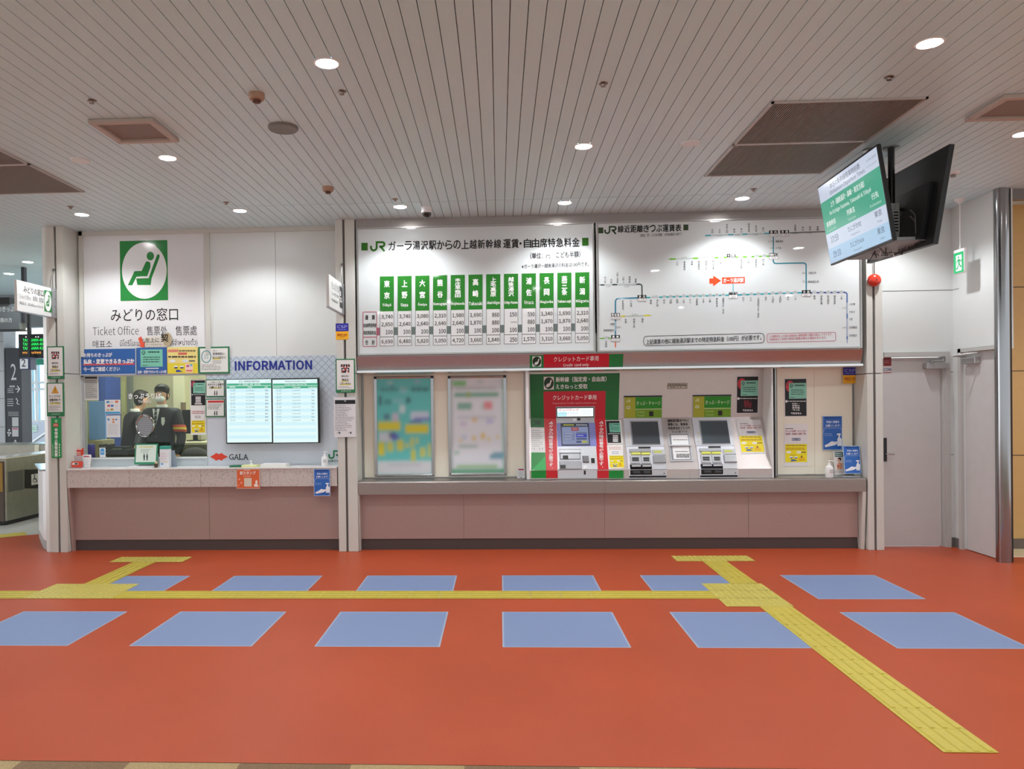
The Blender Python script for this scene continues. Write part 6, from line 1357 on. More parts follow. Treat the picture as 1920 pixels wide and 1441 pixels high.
p0, p1 = at(196, 832, 8.75), at(212, 857, 8.75); t = thing('paper_rack', 'dark desk rack with paper slips behind the glass', 'rack', ((p0.x + p1.x) / 2, 8.7, hh2))
b = MB()
for k in range(5): b.box(p0.x, p1.x, 8.62, 8.8, hh2 + .001 + k * (p0.z - hh2) / 5, hh2 + .006 + k * (p0.z - hh2) / 5, mat('2c2a26', .5))
for x_ in (p0.x, p1.x - .006): b.box(x_, x_ + .006, 8.62, 8.8, hh2, p0.z, mat('2c2a26', .5))
b.build('frame', t); b = MB()
for k in range(4): b.box(p0.x + .03, p1.x - .01, 8.615, 8.78, hh2 + .008 + k * (p0.z - hh2) / 5, hh2 + .014 + k * (p0.z - hh2) / 5, mat('d8d6c8', .6))
b.build('paper', t)
p0, p1 = at(158, 833, 8.62), at(174, 852, 8.62); boxthing('storage_box', 'box', 'small purple box behind the glass at the lower left', p0.x, p1.x, 8.58, 8.68, hh2, p0.z, mat('4c4a9c', .5))
p0, p1 = at(180, 825, 9.0), at(189, 857, 9.0); boxthing('file_cabinet', 'cabinet', 'beige side cabinet behind the glass beside the purple box', p0.x - .02, p1.x + .02, 9.0, 9.3, .02, p0.z, mat('b0a888', .6))
p0, p1 = at(184, 812, 9.5), at(206, 850, 9.5); t = thing('picture_frame', 'brown framed board standing behind the glass at the left', 'board', ((p0.x + p1.x) / 2, 9.5, hh2))
b = MB(); b.box(p0.x, p1.x, 9.5, 9.52, hh2, p0.z, mat('8b8566', .6)); b.build('sheet', t); b = MB(); b.box(p0.x, p1.x, 9.49, 9.5, p0.z - .02, p0.z, DARK); b.box(p0.x, p0.x + .02, 9.49, 9.5, hh2, p0.z - .02, DARK); b.build('frame', t)
# office chair back, dark grey, right bottom
p0, p1 = at(347, 838, 9.6), at(385, 860, 9.6); t = thing('office_chair', 'dark grey cloth office chair back seen behind the glass at the right', 'chair', ((p0.x + p1.x) / 2, 9.7, .02)); cx_ = (p0.x + p1.x) / 2; cg = mat('4c4a48', .9, noise=(30, .1))
b = MB(); b.ball((cx_, 9.6, p0.z - .22), .25, cg, 20, 12, (.95, .22, .88)); b.build('backrest', t)
b = MB(); b.ball((cx_, 9.85, .46), .24, cg, 20, 10, (1, 1, .22)); b.build('seat', t)
b = MB(); b.tube([(cx_, 9.82, .42), (cx_, 9.82, .08)], .025, BLACK, 10); b.tube([(cx_, 9.65, .5), (cx_, 9.65, .42), (cx_, 9.82, .4)], .018, BLACK, 8)
b.build('column', t)
for k in range(5):
    a_ = k * 2 * PI / 5; b = MB(); b.tube([(cx_, 9.82, .09), (cx_ + .27 * math.cos(a_), 9.82 + .27 * math.sin(a_), .07)], .016, BLACK, 8); b.ball((cx_ + .27 * math.cos(a_), 9.82 + .27 * math.sin(a_), .046), .026, BLACK, 10, 8); b.build('leg', t)
# ------------------------------------------------------------------ notices on the glass
PGn = yplane(YW + .024)
def d(A): A.rect(159.5, 706, 183, 747.5, 'b9b9b6', 1); A.rect(160, 706, 182.5, 709.5, '2c2c2e', 2); A.lines(160.5, 712, 182, 745, 9, '55565a', 2, .22, .4)
sheet(PGn, 157, 703.5, 184.8, 749.8, 'white framed grey printed notice in the upper left corner of the glass', d, 'e2e2e0', lift=.003, th=.003)
def d(A):
    for u, v, c in ((200, 751.5, '3a8fc8'), (207, 751.5, 'd8d8dc'), (216.5, 751, 'd8602c'), (201.5, 758.5, 'c85a70'), (208, 758.5, '3a6fb8'), (200, 766.5, 'd8b090'), (207.5, 765.5, 'b89a40'), (216, 758, 'dcdce0')): A.rect(u, v, u + 5.2, v + 3.6, c, 2)
    A.rect(197.5, 771.6, 225.5, 775, '3a9fd0', 2)
sheet(PGn, 197, 749, 225.8, 776, 'white card with coloured payment logos on the glass, above the longer sheet', d, 'e6e8ea', lift=.003, th=.003)
def d(A):
    for u, v, c in ((202, 784.5, '3a8fc8'), (211, 784.5, 'd8803c'), (216.5, 784.5, '6a8fc8'), (211, 789.5, 'd8803c')): A.rect(u, v, u + 3.8, v + 3, c, 2)
    A.lines(203, 794, 223, 815, 9, 'a8a8ac', 2, .2, .1)
sheet(PGn, 199.6, 778.5, 225.8, 819.4, 'long white sheet on the glass below the payment logo card', d, 'e2e4e8', lift=.003, th=.003)
def d(A):
    A.rect(358.6, 713, 385, 759.5, '1b191d', 1); A.ell(363, 720, 4, 6, 'a83240', 2, 20); coupon(A, 362.5, 717.5, 385, 737, 3, '86c8b2'); A.ell(360.8, 739.5, 1.2, 1.2, 'ddd', 3, 10); A.rect(363, 739, 384, 740, 'ccc', 3)
    for k in range(4): A.lines(367, 743 + k * 3, 377, 745.6 + k * 3, 1, 'eee', 3, .8, 0)
    A.lines(365.5, 755.5, 379, 758, 1, 'f4f0f0', 3, .9, 0); A.lines(360, 769, 384, 776, 2, 'b05a68', 3, .4, .1); A.frame(366, 779.5, 376, 783, .7, '556', 3); A.rect(359.5, 788, 384.5, 810.5, 'eed81e', 2); yellow_notice(A, 359.5, 788, 384.5, 810.5)
sheet(PGn, 357.2, 711, 386.6, 814.8, 'tall white framed notice on the glass with black top and yellow bottom', d, 'e4e4e2', lift=.003, th=.003)
def d(A): A.rect(188.5, 842, 196, 852, '4aa0dc', 2); A.rect(190, 840.5, 194.5, 842, '4aa0dc', 2); A.lines(189.5, 845, 195, 849, 2, 'e8f2fa', 3, .4, 0)
sheet(PGn, 186.7, 839, 198, 858, 'small white card with blue mark low on the glass', d, 'e6ecf0', lift=.003, th=.002)
# ------------------------------------------------------------------ things on the granite counter
zc = cz1 + .0005
def d(A): A.rect(141, 840.5, 153.5, 842.6, 'f0e0dc', 2); A.lines(144, 846, 152, 856, 3, 'f0d8d0', 2, .5, .1); A.poly([(146, 862), (148.5, 858.5), (151.5, 862)], 'f0f0f0', 2)
stand_card(8.3, 140.5, 840, 154, 875, zc, 'red upright leaflet box at the left end of the granite counter', 'leaflet_stand', 'leaflet stand', d, 'd2402e', th=.03, lean=.01)
def d(A): A.rect(136, 867, 147, 871, 'e8e4dc', 2); A.rect(140, 867.6, 146, 870.4, '3a3a3a', 3)
stand_card(8.15, 134, 864.5, 153.5, 876, zc, 'low red card holder in front of the red leaflet box', 'card_holder', 'card holder', d, 'd2402e', th=.02, lean=.03)
def d(A): A.lines(157, 854, 168, 857, 1, 'c8506a', 3, .8, 0); A.lines(157, 860, 168, 872, 4, 'b8b8bc', 3, .2)
stand_card(8.24, 154.5, 852, 170, 875.5, zc, 'small white card with pink heading beside the red leaflet box', 'card', 'card', d, 'eeecec', lean=.04)
def d(A):
    A.rect(255.3, 833.8, 293, 866, 'dcebe0', 2); A.lines(262, 836.5, 287, 838.5, 1, 'd0c860', 3, .9, 0); A.lines(264, 841, 284, 849, 3, '8a9a90', 3, .3, .3)
    for u in (270.5, 276): A.ell(u, 851.3, 1.1, 1.3, INK, 3, 12); A.poly([(u - 1.6, 853), (u + 1.6, 853), (u + 1.2, 857), (u + .8, 863), (u - .8, 863), (u - 1.2, 857)], INK, 3)
stand_card(8.25, 252.8, 831.5, 295.8, 870, zc + .012, 'green framed stand card with two black figures on the granite counter', 'card_stand', 'card stand', d, '2f8a64', lean=.03)
p0, p1 = at(244, 873, 8.25), at(290, 873, 8.25); boxthing('paper_pad', 'paper pad', 'white paper pad under the green framed stand card', p0.x, p1.x, 8.2, 8.345, zc, zc + .011, WHITE, .002)
q = at(292.6, 872, 8.2); t = thing('small_bottle', 'tiny brown bottle with beige cap beside the green framed stand card', 'bottle', (q.x, 8.2, zc))
b = MB(); b.lathe([(.018, 0), (.019, .003), (.019, .038), (.012, .046)], (q.x, 8.2, zc), mat('4a3420', .2), 20); b.build('body', t); b = MB(); b.lathe([(.013, .044), (.013, .068), (0, .069)], (q.x, 8.2, zc), mat('d8c49a', .4), 20); b.build('cap', t)
p0, p1 = at(299, 836, 8.22), at(316.5, 874, 8.22); t = thing('tissue_box', 'tall white carton with teal top on the granite counter', 'box', ((p0.x + p1.x) / 2, 8.25, zc))
b = MB(); b.box(p0.x, p1.x, 8.22, 8.29, zc, p0.z - .035, mat('e4e4e8', .5)); b.box(p0.x, p1.x, 8.2195, 8.2905, p0.z - .035, p0.z, mat('3aa090', .5)); b.build('carton', t, bevel=.002)
A = Art(yplane(8.2195), lift=.0005); A.lines(301, 848, 314, 862, 3, 'e0c8d0', 2, .4); A.rect(302, 868, 306, 871, '5a9ad8', 2); A.rect(301, 864.8, 314.5, 865.6, 'd8c880', 2); A.done('print', t)
p0, p1 = at(317.5, 844, 8.3), at(329, 872, 8.3); b = MB(); b.prism([(p0.x, zc), (p1.x + .02, zc), (p1.x - .01, p0.z), (p0.x, p0.z)], 8.3, 8.306, mat('8a98a6', .15), 'y'); b.prism([(p0.x, zc), (p1.x + .02, zc), (p1.x + .02, zc + .004), (p0.x, zc + .004)], 8.26, 8.34, mat('8a98a6', .15), 'y'); tag(b.build('acrylic_stand'), 'grey tinted acrylic stand behind the white carton', 'stand')
p0, p1 = at(433.5, 873, 8.22), at(456, 873, 8.22); boxthing('stamp_pad', 'stamp pad', 'flat dark green stamp pad on the granite counter under the red wing mark', p0.x, p1.x, 8.16, 8.26, zc, zc + .018, mat('1f6a48', .4))
p0, p1 = at(456.5, 873, 8.22), at(485, 873, 8.22); t = thing('stamp_tray', 'pale yellow tray with a white knobbed stamp beside the green stamp pad', 'stamp tray', ((p0.x + p1.x) / 2, 8.21, zc))
b = MB(); b.box(p0.x, p1.x, 8.15, 8.28, zc, zc + .02, mat('e0e0a0', .4)); b.build('tray', t, bevel=.003); b = MB(); q = at(470.5, 868, 8.21); b.lathe([(.022, .02), (.02, .032), (.006, .036), (.006, .05), (.012, .056), (.008, .064), (0, .066)], (q.x, 8.21, zc), mat('e8e8e8', .3), 18); b.build('stamp', t)
p0, p1 = at(492, 873, 8.22), at(539.5, 873, 8.22); t = thing('form_box', 'flat white box on the granite counter below the screens', 'box', ((p0.x + p1.x) / 2, 8.22, zc)); b = MB(); b.box(p0.x, p1.x, 8.15, 8.3, zc, zc + .03, mat('dcdad4', .4)); b.build('tray', t, bevel=.002); b = MB(); b.box(p0.x + .01, p1.x - .01, 8.16, 8.29, zc + .03, zc + .033, WHITE); b.build('paper', t)
q = at(609, 872, 8.2); pump(q.x, 8.2, zc, .93, 'white pump bottle on the granite counter beside the middle post')
# ================================================================== the two staff members
def skin_mesh(name, joints, edges, m, parent, sub=2, root=0, smooth=True):
    """joints = [(x, y, z, radius or (rx, ry))]"""
    o3 = Vector(parent['_o']); me = bpy.data.meshes.new(name); me.from_pydata([Vector(j[:3]) - o3 for j in joints], edges, [])
    me.materials.append(m); o = bpy.data.objects.new(name, me); COL.objects.link(o); o.parent = parent; o['_o'] = list(o3)
    bm_ = bmesh.new(); bm_.from_mesh(me); ly = bm_.verts.layers.skin.verify()
    bm_.verts.ensure_lookup_table()
    for i, v in enumerate(bm_.verts):
        r = joints[i][3]; v[ly].radius = r if isinstance(r, tuple) else (r, r); v[ly].use_root = (i == root)
    bm_.to_mesh(me); bm_.free()
    k = o.modifiers.new('skin', 'SKIN'); k.use_smooth_shade = True
    s = o.modifiers.new('sub', 'SUBSURF'); s.levels = sub; s.render_levels = sub
    return o
SK = mat('d0a083', .5, name='skin'); UNI = mat('24242a', .7, noise=(60, .08), name='dark_uniform_cloth'); HAIR = mat('17130f', .6, name='black_hair')
def person(lab, c, zs, yaw, hy, lean, armL, armR, mask, ties):
    """c = feet centre, zs = standing height; yaw turns the body; hy = extra head yaw; arms = elbow and hand offsets in body space (x right of the figure's front view, y front)"""
    root = thing('person', lab, 'person', (c[0], c[1], .02)); s = zs / 1.72
    root.rotation_euler = (0, 0, yaw); yaw = 0; ca, sa = 1, 0
    def B(x, y, z):     # body space: +x to the viewer's right when facing the viewer, -y forward
        y2 = y - lean * max(0, z - .95); x, y2 = x * s, y2 * s
        return (c[0] + x * ca - y2 * sa, c[1] + x * sa + y2 * ca, .02 + z * s)
    ha, hb = math.cos(yaw + hy), math.sin(yaw + hy); hc = B(0, -.01 - (.05 if lean else 0), 1.60)
    def Hh(x, y, z): return Vector((hc[0] + (x * ha - y * hb) * s, hc[1] + (x * hb + y * ha) * s, hc[2] + z * s))
    J = [B(0, 0, .95), B(0, 0, 1.15), B(0, .0, 1.34), B(0, 0, 1.45), Hh(0, .012, -.07), Hh(0, .0, .0), Hh(0, .005, .055)]
    R_ = [(.12, .08), (.105, .075), (.11, .07), .05, .058, .076, .07]
    E_ = [(0, 1), (1, 2), (2, 3), (3, 4), (4, 5), (5, 6)]
    def add(p, r, fr): J.append(p); R_.append(r); E_.append((fr, len(J) - 1)); return len(J) - 1
    for sx, arm in ((-1, armR), (1, armL)):
        a = add(B(sx * .155, 0, 1.385), .042, 2); e = add(B(*arm[0]), .038, a); h = add(B(*arm[1]), .028, e)
        hp = Vector(B(*arm[1])); dv = (hp - Vector(B(*arm[0]))).normalized(); side = dv.cross(Vector((0, 1, 0))).normalized(); pm_ = hp + dv * .05; p_ = add(tuple(pm_), (.034, .018), h)
        for k in range(4):
            o_ = side * (-.024 + k * .016) * -sx; ln = (.06, .07, .066, .05)[k]; f1 = add(tuple(pm_ + o_ + dv * .03), .0095, p_); f2 = add(tuple(pm_ + o_ + dv * (.03 + ln * .5) + Vector((0, -.004, 0))), .009, f1); add(tuple(pm_ + o_ + dv * (.03 + ln) + Vector((0, -.014, -.004))), .0078, f2)
        t1 = add(tuple(hp + dv * .03 + side * .035 * sx), .011, h); add(tuple(hp + dv * .065 + side * .045 * sx), .0095, t1)
    for sx in (-1, 1):
        k = add(B(sx * .09, 0, .86), .07, 0); k2 = add(B(sx * .1, 0, .48), .058, k); k3 = add(B(sx * .1, .01, .09), .042, k2); add(B(sx * .11, -.12, .04), .035, k3)
    skin_mesh('body', [(*p, r) for p, r in zip(J, R_)], E_, SK, root)
    # jacket and trousers
    J2 = [B(0, 0, .8), B(0, 0, 1.02), B(0, 0, 1.2), B(0, .0, 1.35), B(0, .01, 1.45)]; R2 = [(.195, .14), (.175, .128), (.178, .128), (.165, .118), (.08, .078)]; E2 = [(0, 1), (1, 2), (2, 3), (3, 4)]
    for sx, arm in ((-1, armR), (1, armL)):
        n = len(J2); e = Vector(B(*arm[0])); h = Vector(B(*arm[1])); J2 += [B(sx * .185, 0, 1.385), tuple(e), tuple(e.lerp(h, .93))]; R2 += [.078, .062, .046]; E2 += [(3, n), (n, n + 1), (n + 1, n + 2)]
    skin_mesh('jacket', [(*p, r) for p, r in zip(J2, R2)], E2, UNI, root)
    J3 = [B(0, 0, .9), B(0, 0, 1.02)]; R3 = [(.16, .11), (.15, .1)]; E3 = [(0, 1)]
    for sx in (-1, 1):
        n = len(J3); J3 += [B(sx * .09, 0, .8), B(sx * .1, 0, .48), B(sx * .1, .01, .1)]; R3 += [.1, .08, .07]; E3 += [(0, n), (n, n + 1), (n + 1, n + 2)]
    skin_mesh('trousers', [(*p, r) for p, r in zip(J3, R3)], E3, mat('1c1c20', .7), root)
    for sx in (-1, 1): b = MB(); p_ = Vector(B(sx * .11, -.06, .045)); b.ball(p_, .05, BLACK, 14, 8, (.9, 2.4, .85), Matrix.Rotation(yaw, 3, 'Z')); b.build('shoe', root)
    MH = Matrix.Rotation(yaw + hy, 3, 'Z')
    b = MB(); b.ball(Hh(0, .03, .062), .088 * s, HAIR, 20, 12, (.98, .98, .82), MH); b.ball(Hh(0, .045, .0), .083 * s, HAIR, 20, 12, (.98, .72, .95), MH); b.ball(Hh(.01, -.03, .09), .055 * s, HAIR, 16, 10, (1.2, .75, .5), MH); b.build('hair', root)
    for sx in (-1, 1):
        b = MB(); b.ball(Hh(sx * .078, .015, -.01), .022 * s, SK, 10, 8, (.4, .7, 1.2), MH); b.build('ear', root)
        b = MB(); b.ball(Hh(sx * .03, -.076, .004), .011 * s, WHITE, 10, 8, (1.2, .5, .7), MH); b.ball(Hh(sx * .03, -.081, .004), .006 * s, BLACK, 8, 6, (1, .4, 1), MH); b.build('eye', root)
        b = MB(); b.ball(Hh(sx * .03, -.078, .026), .014 * s, HAIR, 8, 6, (1.2, .3, .22), MH); b.build('eyebrow', root)
    b = MB(); b.ball(Hh(0, -.08, -.014), .011 * s, SK, 10, 8, (.8, 1, 1.5), MH); b.build('nose', root)
    if mask: b = MB(); b.ball(Hh(0, -.038, -.045), .058 * s, mat('e6e9ec', .8), 18, 12, (1.0, .92, .72), MH); b.build('mask', root)
    else: b = MB(); b.ball(Hh(0, -.077, -.052), .018 * s, mat('b0685c', .5), 10, 6, (1.2, .4, .35), MH); b.build('mouth', root)
    b = MB(); b.lathe([(.062 * s, -.01), (.064 * s, .012), (.058 * s, .03)], Vector(B(0, .005, 1.46)), mat('f0f0f0', .6), 24); b.build('shirt_collar', root)
    if ties:
        b = MB(); p = [B(0, -.138, 1.38), B(0, -.142, 1.26), B(0, -.14, 1.14)]; 
        for (xw, z_) in ():
            pass
        q_ = lambda x, y, z: Vector(B(x, y, z)); b.add([q_(-.045, -.118, 1.44), q_(.045, -.118, 1.44), q_(0, -.142, 1.2)], [(0, 1, 2)], mat('eceef0', .6)); b.build('shirt_front', root)
        b = MB(); tm = mat('2f3440', .5); t2 = mat('c8c8c8', .5)
        b.add([q_(-.014, -.124, 1.44), q_(.014, -.124, 1.44), q_(.02, -.15, 1.22), q_(0, -.152, 1.19), q_(-.02, -.15, 1.22)], [(0, 1, 2, 3, 4)], tm)
        for k in range(4): z_ = 1.41 - k * .05; y_ = -.126 - (1.44 - z_) * .115; b.add([q_(-.015, y_ - .002, z_ - .012), q_(.016, y_ - .002, z_ + .004), q_(.016, y_ - .002, z_ + .014), q_(-.015, y_ - .002, z_ - .002)], [(0, 1, 2, 3)], t2)
        b.build('tie', root)
        b = MB(); b.lathe([(.026, .004), (.026, 0)], q_(.1, -.138, 1.30), mat('e0e0e0', .4), 6, axis=(sa, -ca, 0)); b.add([q_(.078, -.142, 1.34), q_(.122, -.142, 1.34), q_(.12, -.146, 1.27), q_(.1, -.147, 1.24), q_(.08, -.146, 1.27)], [(0, 1, 2, 3, 4)], mat('dfe0dc', .4)); b.build('badge', root)
        e = Vector(B(*armL[0])); sh = Vector(B(.185, 0, 1.385)); mid = sh.lerp(e, .62); ax = (e - sh).normalized(); b = MB(); b.lathe([(.076, -.045), (.08, -.03), (.079, .03), (.072, .045)], mid, mat('b8402c', .5), 24, axis=ax); b.lathe([(.0805, -.014), (.0805, .014)], mid, mat('d8b83a', .5), 24, axis=ax); b.build('armband', root)
        for k in range(3): b = MB(); b.ball(q_(0, -.13, 1.12 - k * .1), .009, mat('8a8a90', .3, metal=.8), 8, 6); b.build('button', root)
    return root
q = at(303, 750, 9.3); person('person in dark uniform with striped tie, white face mask and red armband behind the glass', (q.x, 9.3), 1.82, -.12, .15, 0, ((.26, -.02, 1.10), (.25, -.12, .88)), ((-.26, -.03, 1.12), (-.16, -.26, 1.0)), True, True)
q = at(242, 750, 9.75); person('person in black suit turned away with bowed head behind the glass', (q.x, 9.75), 1.76, 2.3, .1, .16, ((.25, -.1, 1.1), (.14, -.3, 1.0)), ((-.25, -.1, 1.1), (-.14, -.3, 1.0)), False, False)
# ================================================================== gate hall at the left
b = MB(); lw = mat('c9c9ca', .35)
poly_ = [(-5.60, 9.03), (-5.13, 8.353), (-5.02, 8.235), (-4.92, 8.42), (-5.4, 9.1)]
zl = Z(77, 873, 8.7)
t = thing('low_partition', 'low pale partition with steel top beside the left post', 'partition', (-5.3, 8.7, 0))
b.prism(poly_, .1, zl - .02, lw, 'z'); b.build('panel', t); b = MB(); b.prism(poly_, 0, .1, mat('8a8884', .6), 'z'); b.build('plinth', t); b = MB(); b.prism([(-5.66, 9.06), (-5.06, 8.19), (-4.92, 8.42), (-5.4, 9.12)], zl - .02, zl, mat('d0d4d8', .2, metal=.6), 'z'); b.build('top_plate', t)
GXW = -6.63
t = thing('ticket_gate', 'stainless steel ticket gate cabinet with black panel and wheelchair sticker', 'ticket gate', (GXW - .15, 10.6, 0)); gst = mat('a5a69c', .3, metal=.75, noise=(12, .06), name='gate_steel')
zg = Z(30, 858, 10.2)
b = MB(); b.box(GXW - .3, GXW, 9.98, 12.2, .05, zg, gst); b.box(GXW - .28, GXW - .02, 10.0, 12.1, 0, .05, DARK); b.build('body', t, bevel=.01)
b = MB(); b.box(GXW - .12, GXW - .03, 9.965, 9.98, .05, zg - .03, mat('5f5048', .4)); b.box(GXW - .11, GXW - .04, 9.96, 9.966, .45, zg - .05, mat('b08a3a', .4)); b.build('end_panel', t)
PX_ = Plane((GXW, 0, 0), (0, 1, 0), (0, 0, 1)); A = Art(PX_, rough=.3, lift=.002); A.poly([(46, 880), (78, 879), (78, 915), (46, 915.5)], '1b1b1d', 1); A.poly([(15.5, 884), (44, 880), (44, 917), (15.5, 922)], '5c5e5c', 1); A.rect(58.5, 888, 73, 908, 'e4e4e4', 2); A.ell(64, 891, 1.2, 1.6, '222', 3, 12); A.stroke([(64, 893), (64, 898), (67.5, 898), (69, 903)], 1.5, '222', 3); A.ring(64.8, 900, 3.2, 4, 1, '222', 3, 20); A.done('black_panel', t)
b = MB(); b.box(GXW - .32, GXW + .01, 9.97, 12.2, zg, zg + .02, mat('dcdcd6', .2, metal=.5)); b.build('top_rail', t)
z2 = Z(40, 832, 11.5); t = thing('ticket_gate', 'taller brushed steel gate cabinet behind the first ticket gate', 'ticket gate', (-7.5, 12.6, 0)); b = MB(); b.box(-9.5, -6.9, 12.3, 12.9, 0, Z(40, 832, 12.3), gst); b.build('body', t, bevel=.02); q = at(70, 839, 12.29); b = MB(); b.box(q.x - .04, q.x + .03, 12.28, 12.3, q.z - .08, q.z + .05, mat('e8e4d0', .4)); b.build('reader', t)
# dark guide column with the figure 2
yc = 14.0; p0, p1 = at(10.5, 700, yc), at(40, 700, yc); zt2 = Z(25, 652, yc)
t = thing('guide_column', 'dark grey column sign with a large white 2 and arrows in the gate hall', 'sign', ((p0.x + p1.x) / 2, yc + .1, 0)); b = MB(); b.box(p0.x, p1.x, yc, yc + .3, 0, zt2, mat('3c4048', .35)); b.build('body', t)
A = Art(yplane(yc), emit=0, lift=.003); A.text('2', 20.5, 681.5, 30.8, 712, 'e0e2e6', 0, 2); A.text('新幹線', 18, 722, 28, 726, 'd4d6da', .02, 2, res=1); A.lines(14.5, 727, 28, 737, 3, 'c8cad0', 2, .4, .3); A.stroke([(29, 729), (36, 729)], 1.6, 'e8eaee', 2); A.stroke([(32.5, 723), (37, 729), (32.5, 735.5)], 1.8, 'e8eaee', 2)
A.lines(14, 746, 27, 762, 4, 'd0d2d6', 2, .35, .3); A.stroke([(30, 748), (33.5, 750), (32, 756), (36.5, 758)], 1.4, 'e8eaee', 2); A.ell(31, 747.5, 1.4, 1.8, 'e8eaee', 2, 10); A.lines(16, 771, 36, 780, 3, 'd0d2d6', 2, .35, .05)
A.rect(23, 782, 35, 799, 'cdd2d2', 2); A.rect(23, 801, 35, 818, 'd4d2d6', 2); A.rect(24, 802.5, 34, 804.5, 'c05060', 3); 
for u, v in ((17.5, 806), (15.5, 811), (19.5, 811.5), (17, 815.5), (29, 826), (27, 830), (31, 830)): A.ell(u, v, 2, 2.3, 'd0d4d8', 3, 6)
A.done('lettering', t)
b = MB(); p_ = at(0, 700, yc); b.box(p_.x - 4, p0.x - .02, yc - .02, yc + .35, 0, CZ, mat('c2c6cc', .35)); 
for v in (640, 695, 747, 800): b.box(p_.x - 4, p0.x - .02, yc - .023, yc - .02, Z(5, v, yc) - .005, Z(5, v, yc) + .005, mat('77797e', .5))
struct(b.build('wall_gate'))
p_ = at(18, 640, yc - .3); 
# hanging signs
t = thing('hanging_sign', 'dark grey hanging direction sign with white writing at the left picture edge', 'sign', at(10, 617, 10.4)); p0, p1 = at(-60, 571, 10.4), at(36, 617, 10.4)
b = MB(); b.box(p0.x, p1.x, 10.4, 10.55, p1.z, p0.z, mat('5c6468', .3)); b.build('panel', t); b = MB(); b.box(p0.x, p1.x - .12, 10.38, 10.57, p0.z, p0.z + .09, BLACK); b.box(p0.x, p1.x + .02, 10.38, 10.57, p1.z - .015, p1.z, BLACK); b.build('frame', t)
b = MB(); q = at(45, 530, 10.47); b.box(q.x - .022, q.x + .022, 10.44, 10.5, p1.z + .1, CZ, mat('2e3038', .4)); b.build('pole', t)
for s_, r_ in (('のきっぷ', (-4, 574.5, 27, 584)), ('ご利用の方', (-14, 595.5, 23, 604.5))): A = Art(yplane(10.4), emit=.5, lift=.002); A.text(s_, *r_, 'd8e0e0', .012, 2); A.done('lettering', t)
b = MB(); p0, p1 = at(38, 590, 13), at(95, 612, 13); b.box(p0.x - 3, p1.x, 13, 13.2, p1.z, CZ, mat('8a9298', .5)); struct(b.build('wall_beam'))
t = thing('departure_board', 'black hanging board with green and orange glowing letters in the gate hall', 'departure board', at(57, 671, 12.2)); p0, p1 = at(34.5, 626.5, 12.2), at(98, 670.5, 12.2); b = MB(); b.box(p0.x, p1.x, 12.2, 12.45, p1.z, p0.z, mat('15151a', .4)); b.build('casing', t); b = MB(); q = at(60, 600, 12.3); b.box(q.x - .25, q.x + .25, 12.45, 13.0, p0.z - .15, p0.z - .02, DARK); q = at(90, 600, 12.3); b.box(q.x - .02, q.x + .02, 12.28, 12.32, p0.z, CZ, DARK); b.build('bracket', t)
A = Art(yplane(12.2), emit=1.1, lift=.003)
for i, s_ in enumerate(('TANIGAWA 404', 'TANIGAWA 406', 'TANIGAWA 410')): A.text(s_, 43, 634.5 + i * 7.6, 84, 640 + i * 7.6, '22e860', .012, 2)
A.text('minutes  l', 43, 658, 84, 662.6, 'f0a040', .02, 2)
for u in (49, 56.5, 67.5, 72): A.ell(u, 631.4, 1.2, 1.2, 'f4f4f4', 2, 8)
A.done('led_text', t)
t = thing('platform_number', 'small white hanging sign with a black 2 below the departure board', 'sign', at(47, 692, 12.0)); p0, p1 = at(36.5, 672, 12.0), at(57.5, 692.5, 12.0); b = MB(); b.box(p0.x, p1.x, 12.0, 12.15, p1.z, p0.z + .02, mat('2b3452', .4)); b.build('casing', t); b = MB(); b.box((p0.x + p1.x) / 2 - .02, (p0.x + p1.x) / 2 + .02, 12.1, 12.14, p0.z + .02, CZ, DARK); b.build('pole', t)
A = Art(yplane(12.0), lift=.002); A.rect(37.5, 672.5, 52.6, 691, 'd4dae2', 0); A.text('2', 40.5, 672.8, 48.5, 687, '1e1e22', 0, 2); A.done('lettering', t)
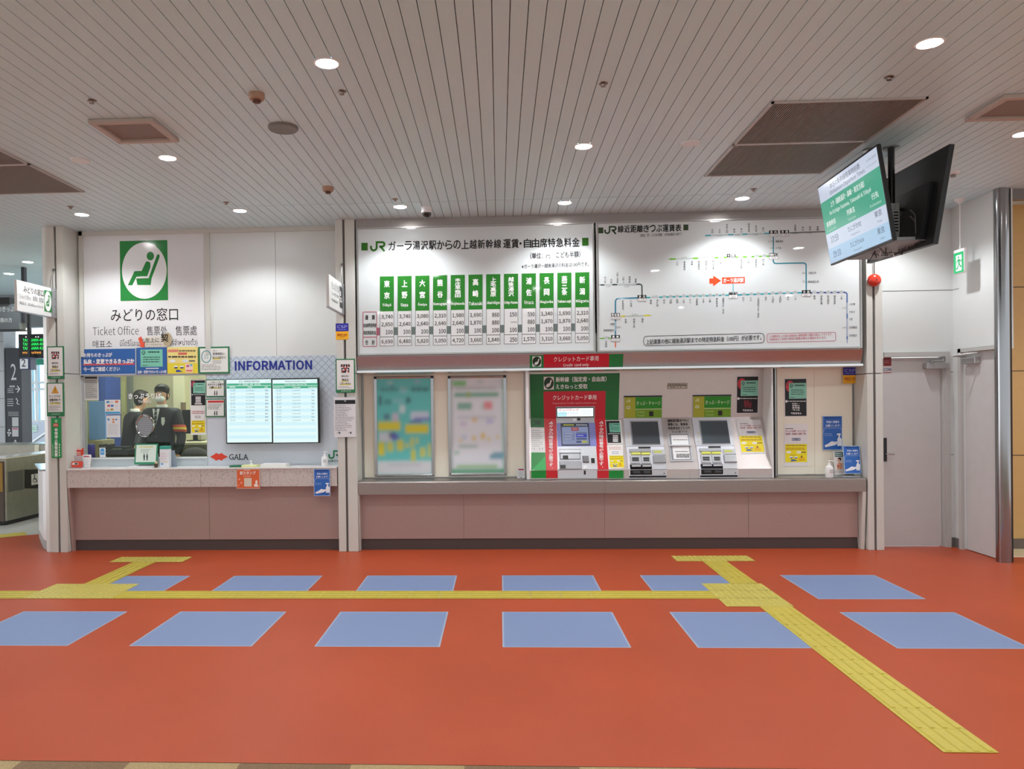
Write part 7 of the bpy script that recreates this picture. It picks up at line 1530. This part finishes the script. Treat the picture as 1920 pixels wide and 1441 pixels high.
# windows far behind
yw = 17.5; p0, p1 = at(30, 655, yw), at(110, 790, yw)
t = struct(thing('window_1', 'x', 'window', ((p0.x + p1.x) / 2, yw, p1.z)))
for k in ('label', 'category'): del t[k]
b = MB(); fw = mat('e8ecee', .4)
for u in (41, 59, 70, 92, 108): q = at(u, 700, yw); b.box(q.x - .035, q.x + .035, yw - .05, yw + .05, p1.z, p0.z + .3, fw)
for v in (717, 729.5, 789): z_ = Z(60, v, yw); b.box(p0.x, p1.x, yw - .04, yw + .04, z_ - .03, z_ + .03, fw)
b.build('window_frame', t); b = MB(); b.box(p0.x, p1.x, yw - .005, yw + .005, p1.z, p0.z + .3, glass_mat('far_glass', 'd8f0fa', .4)); b.build('pane', t)
b = MB(); b.box(p0.x - 1, p1.x + 3, yw - .06, yw + .1, 0, p1.z, mat('d6dcea', .5)); b.box(p1.x, p1.x + 3, yw - .06, yw + .1, p1.z, CZ, mat('d6dcea', .5)); struct(b.build('wall_window'))
b = MB(); b.box(at(47, 0, 17).x, at(80, 0, 17).x, 16.6, 16.9, Z(60, 683, 16.6), Z(60, 672, 16.6), mat('2a8a6c', .5)); b.box(at(60, 0, 17).x, at(62, 0, 17).x, 16.7, 16.75, Z(60, 672, 16.6), CZ, STEELD); tag(b.build('green_sign'), 'green sign strip above the bright far window', 'sign')
def d(A): A.lines(56, 800, 67, 806, 2, '9ab8a8', 2, .4)
sheet(yplane(yw - .07), 54, 796.5, 69.5, 809.5, 'small mint notice on the wall below the far window', d, 'd4efe2', lift=.005)
sheet(yplane(yw - .07), 42, 808, 51, 820, 'small mint notice low at the left below the far window', lambda A: A.lines(43, 811, 50, 817, 2, '9ab8a8', 2, .4), 'd4efe2', lift=.005)
b = MB(); q0, q1 = at(62, 829, 16.5), at(92, 808, 16.5); b.tube([q0, q1], .03, mat('c8ccd0', .3, metal=.5), 10); b.tube([(q1.x, 16.5, q1.z), (q1.x, 16.5, 0)], .02, STEELD, 8); b.tube([(q0.x, 16.5, q0.z), (q0.x, 16.5, 0)], .02, STEELD, 8); tag(b.build('handrail'), 'sloping steel handrail below the far window', 'handrail')
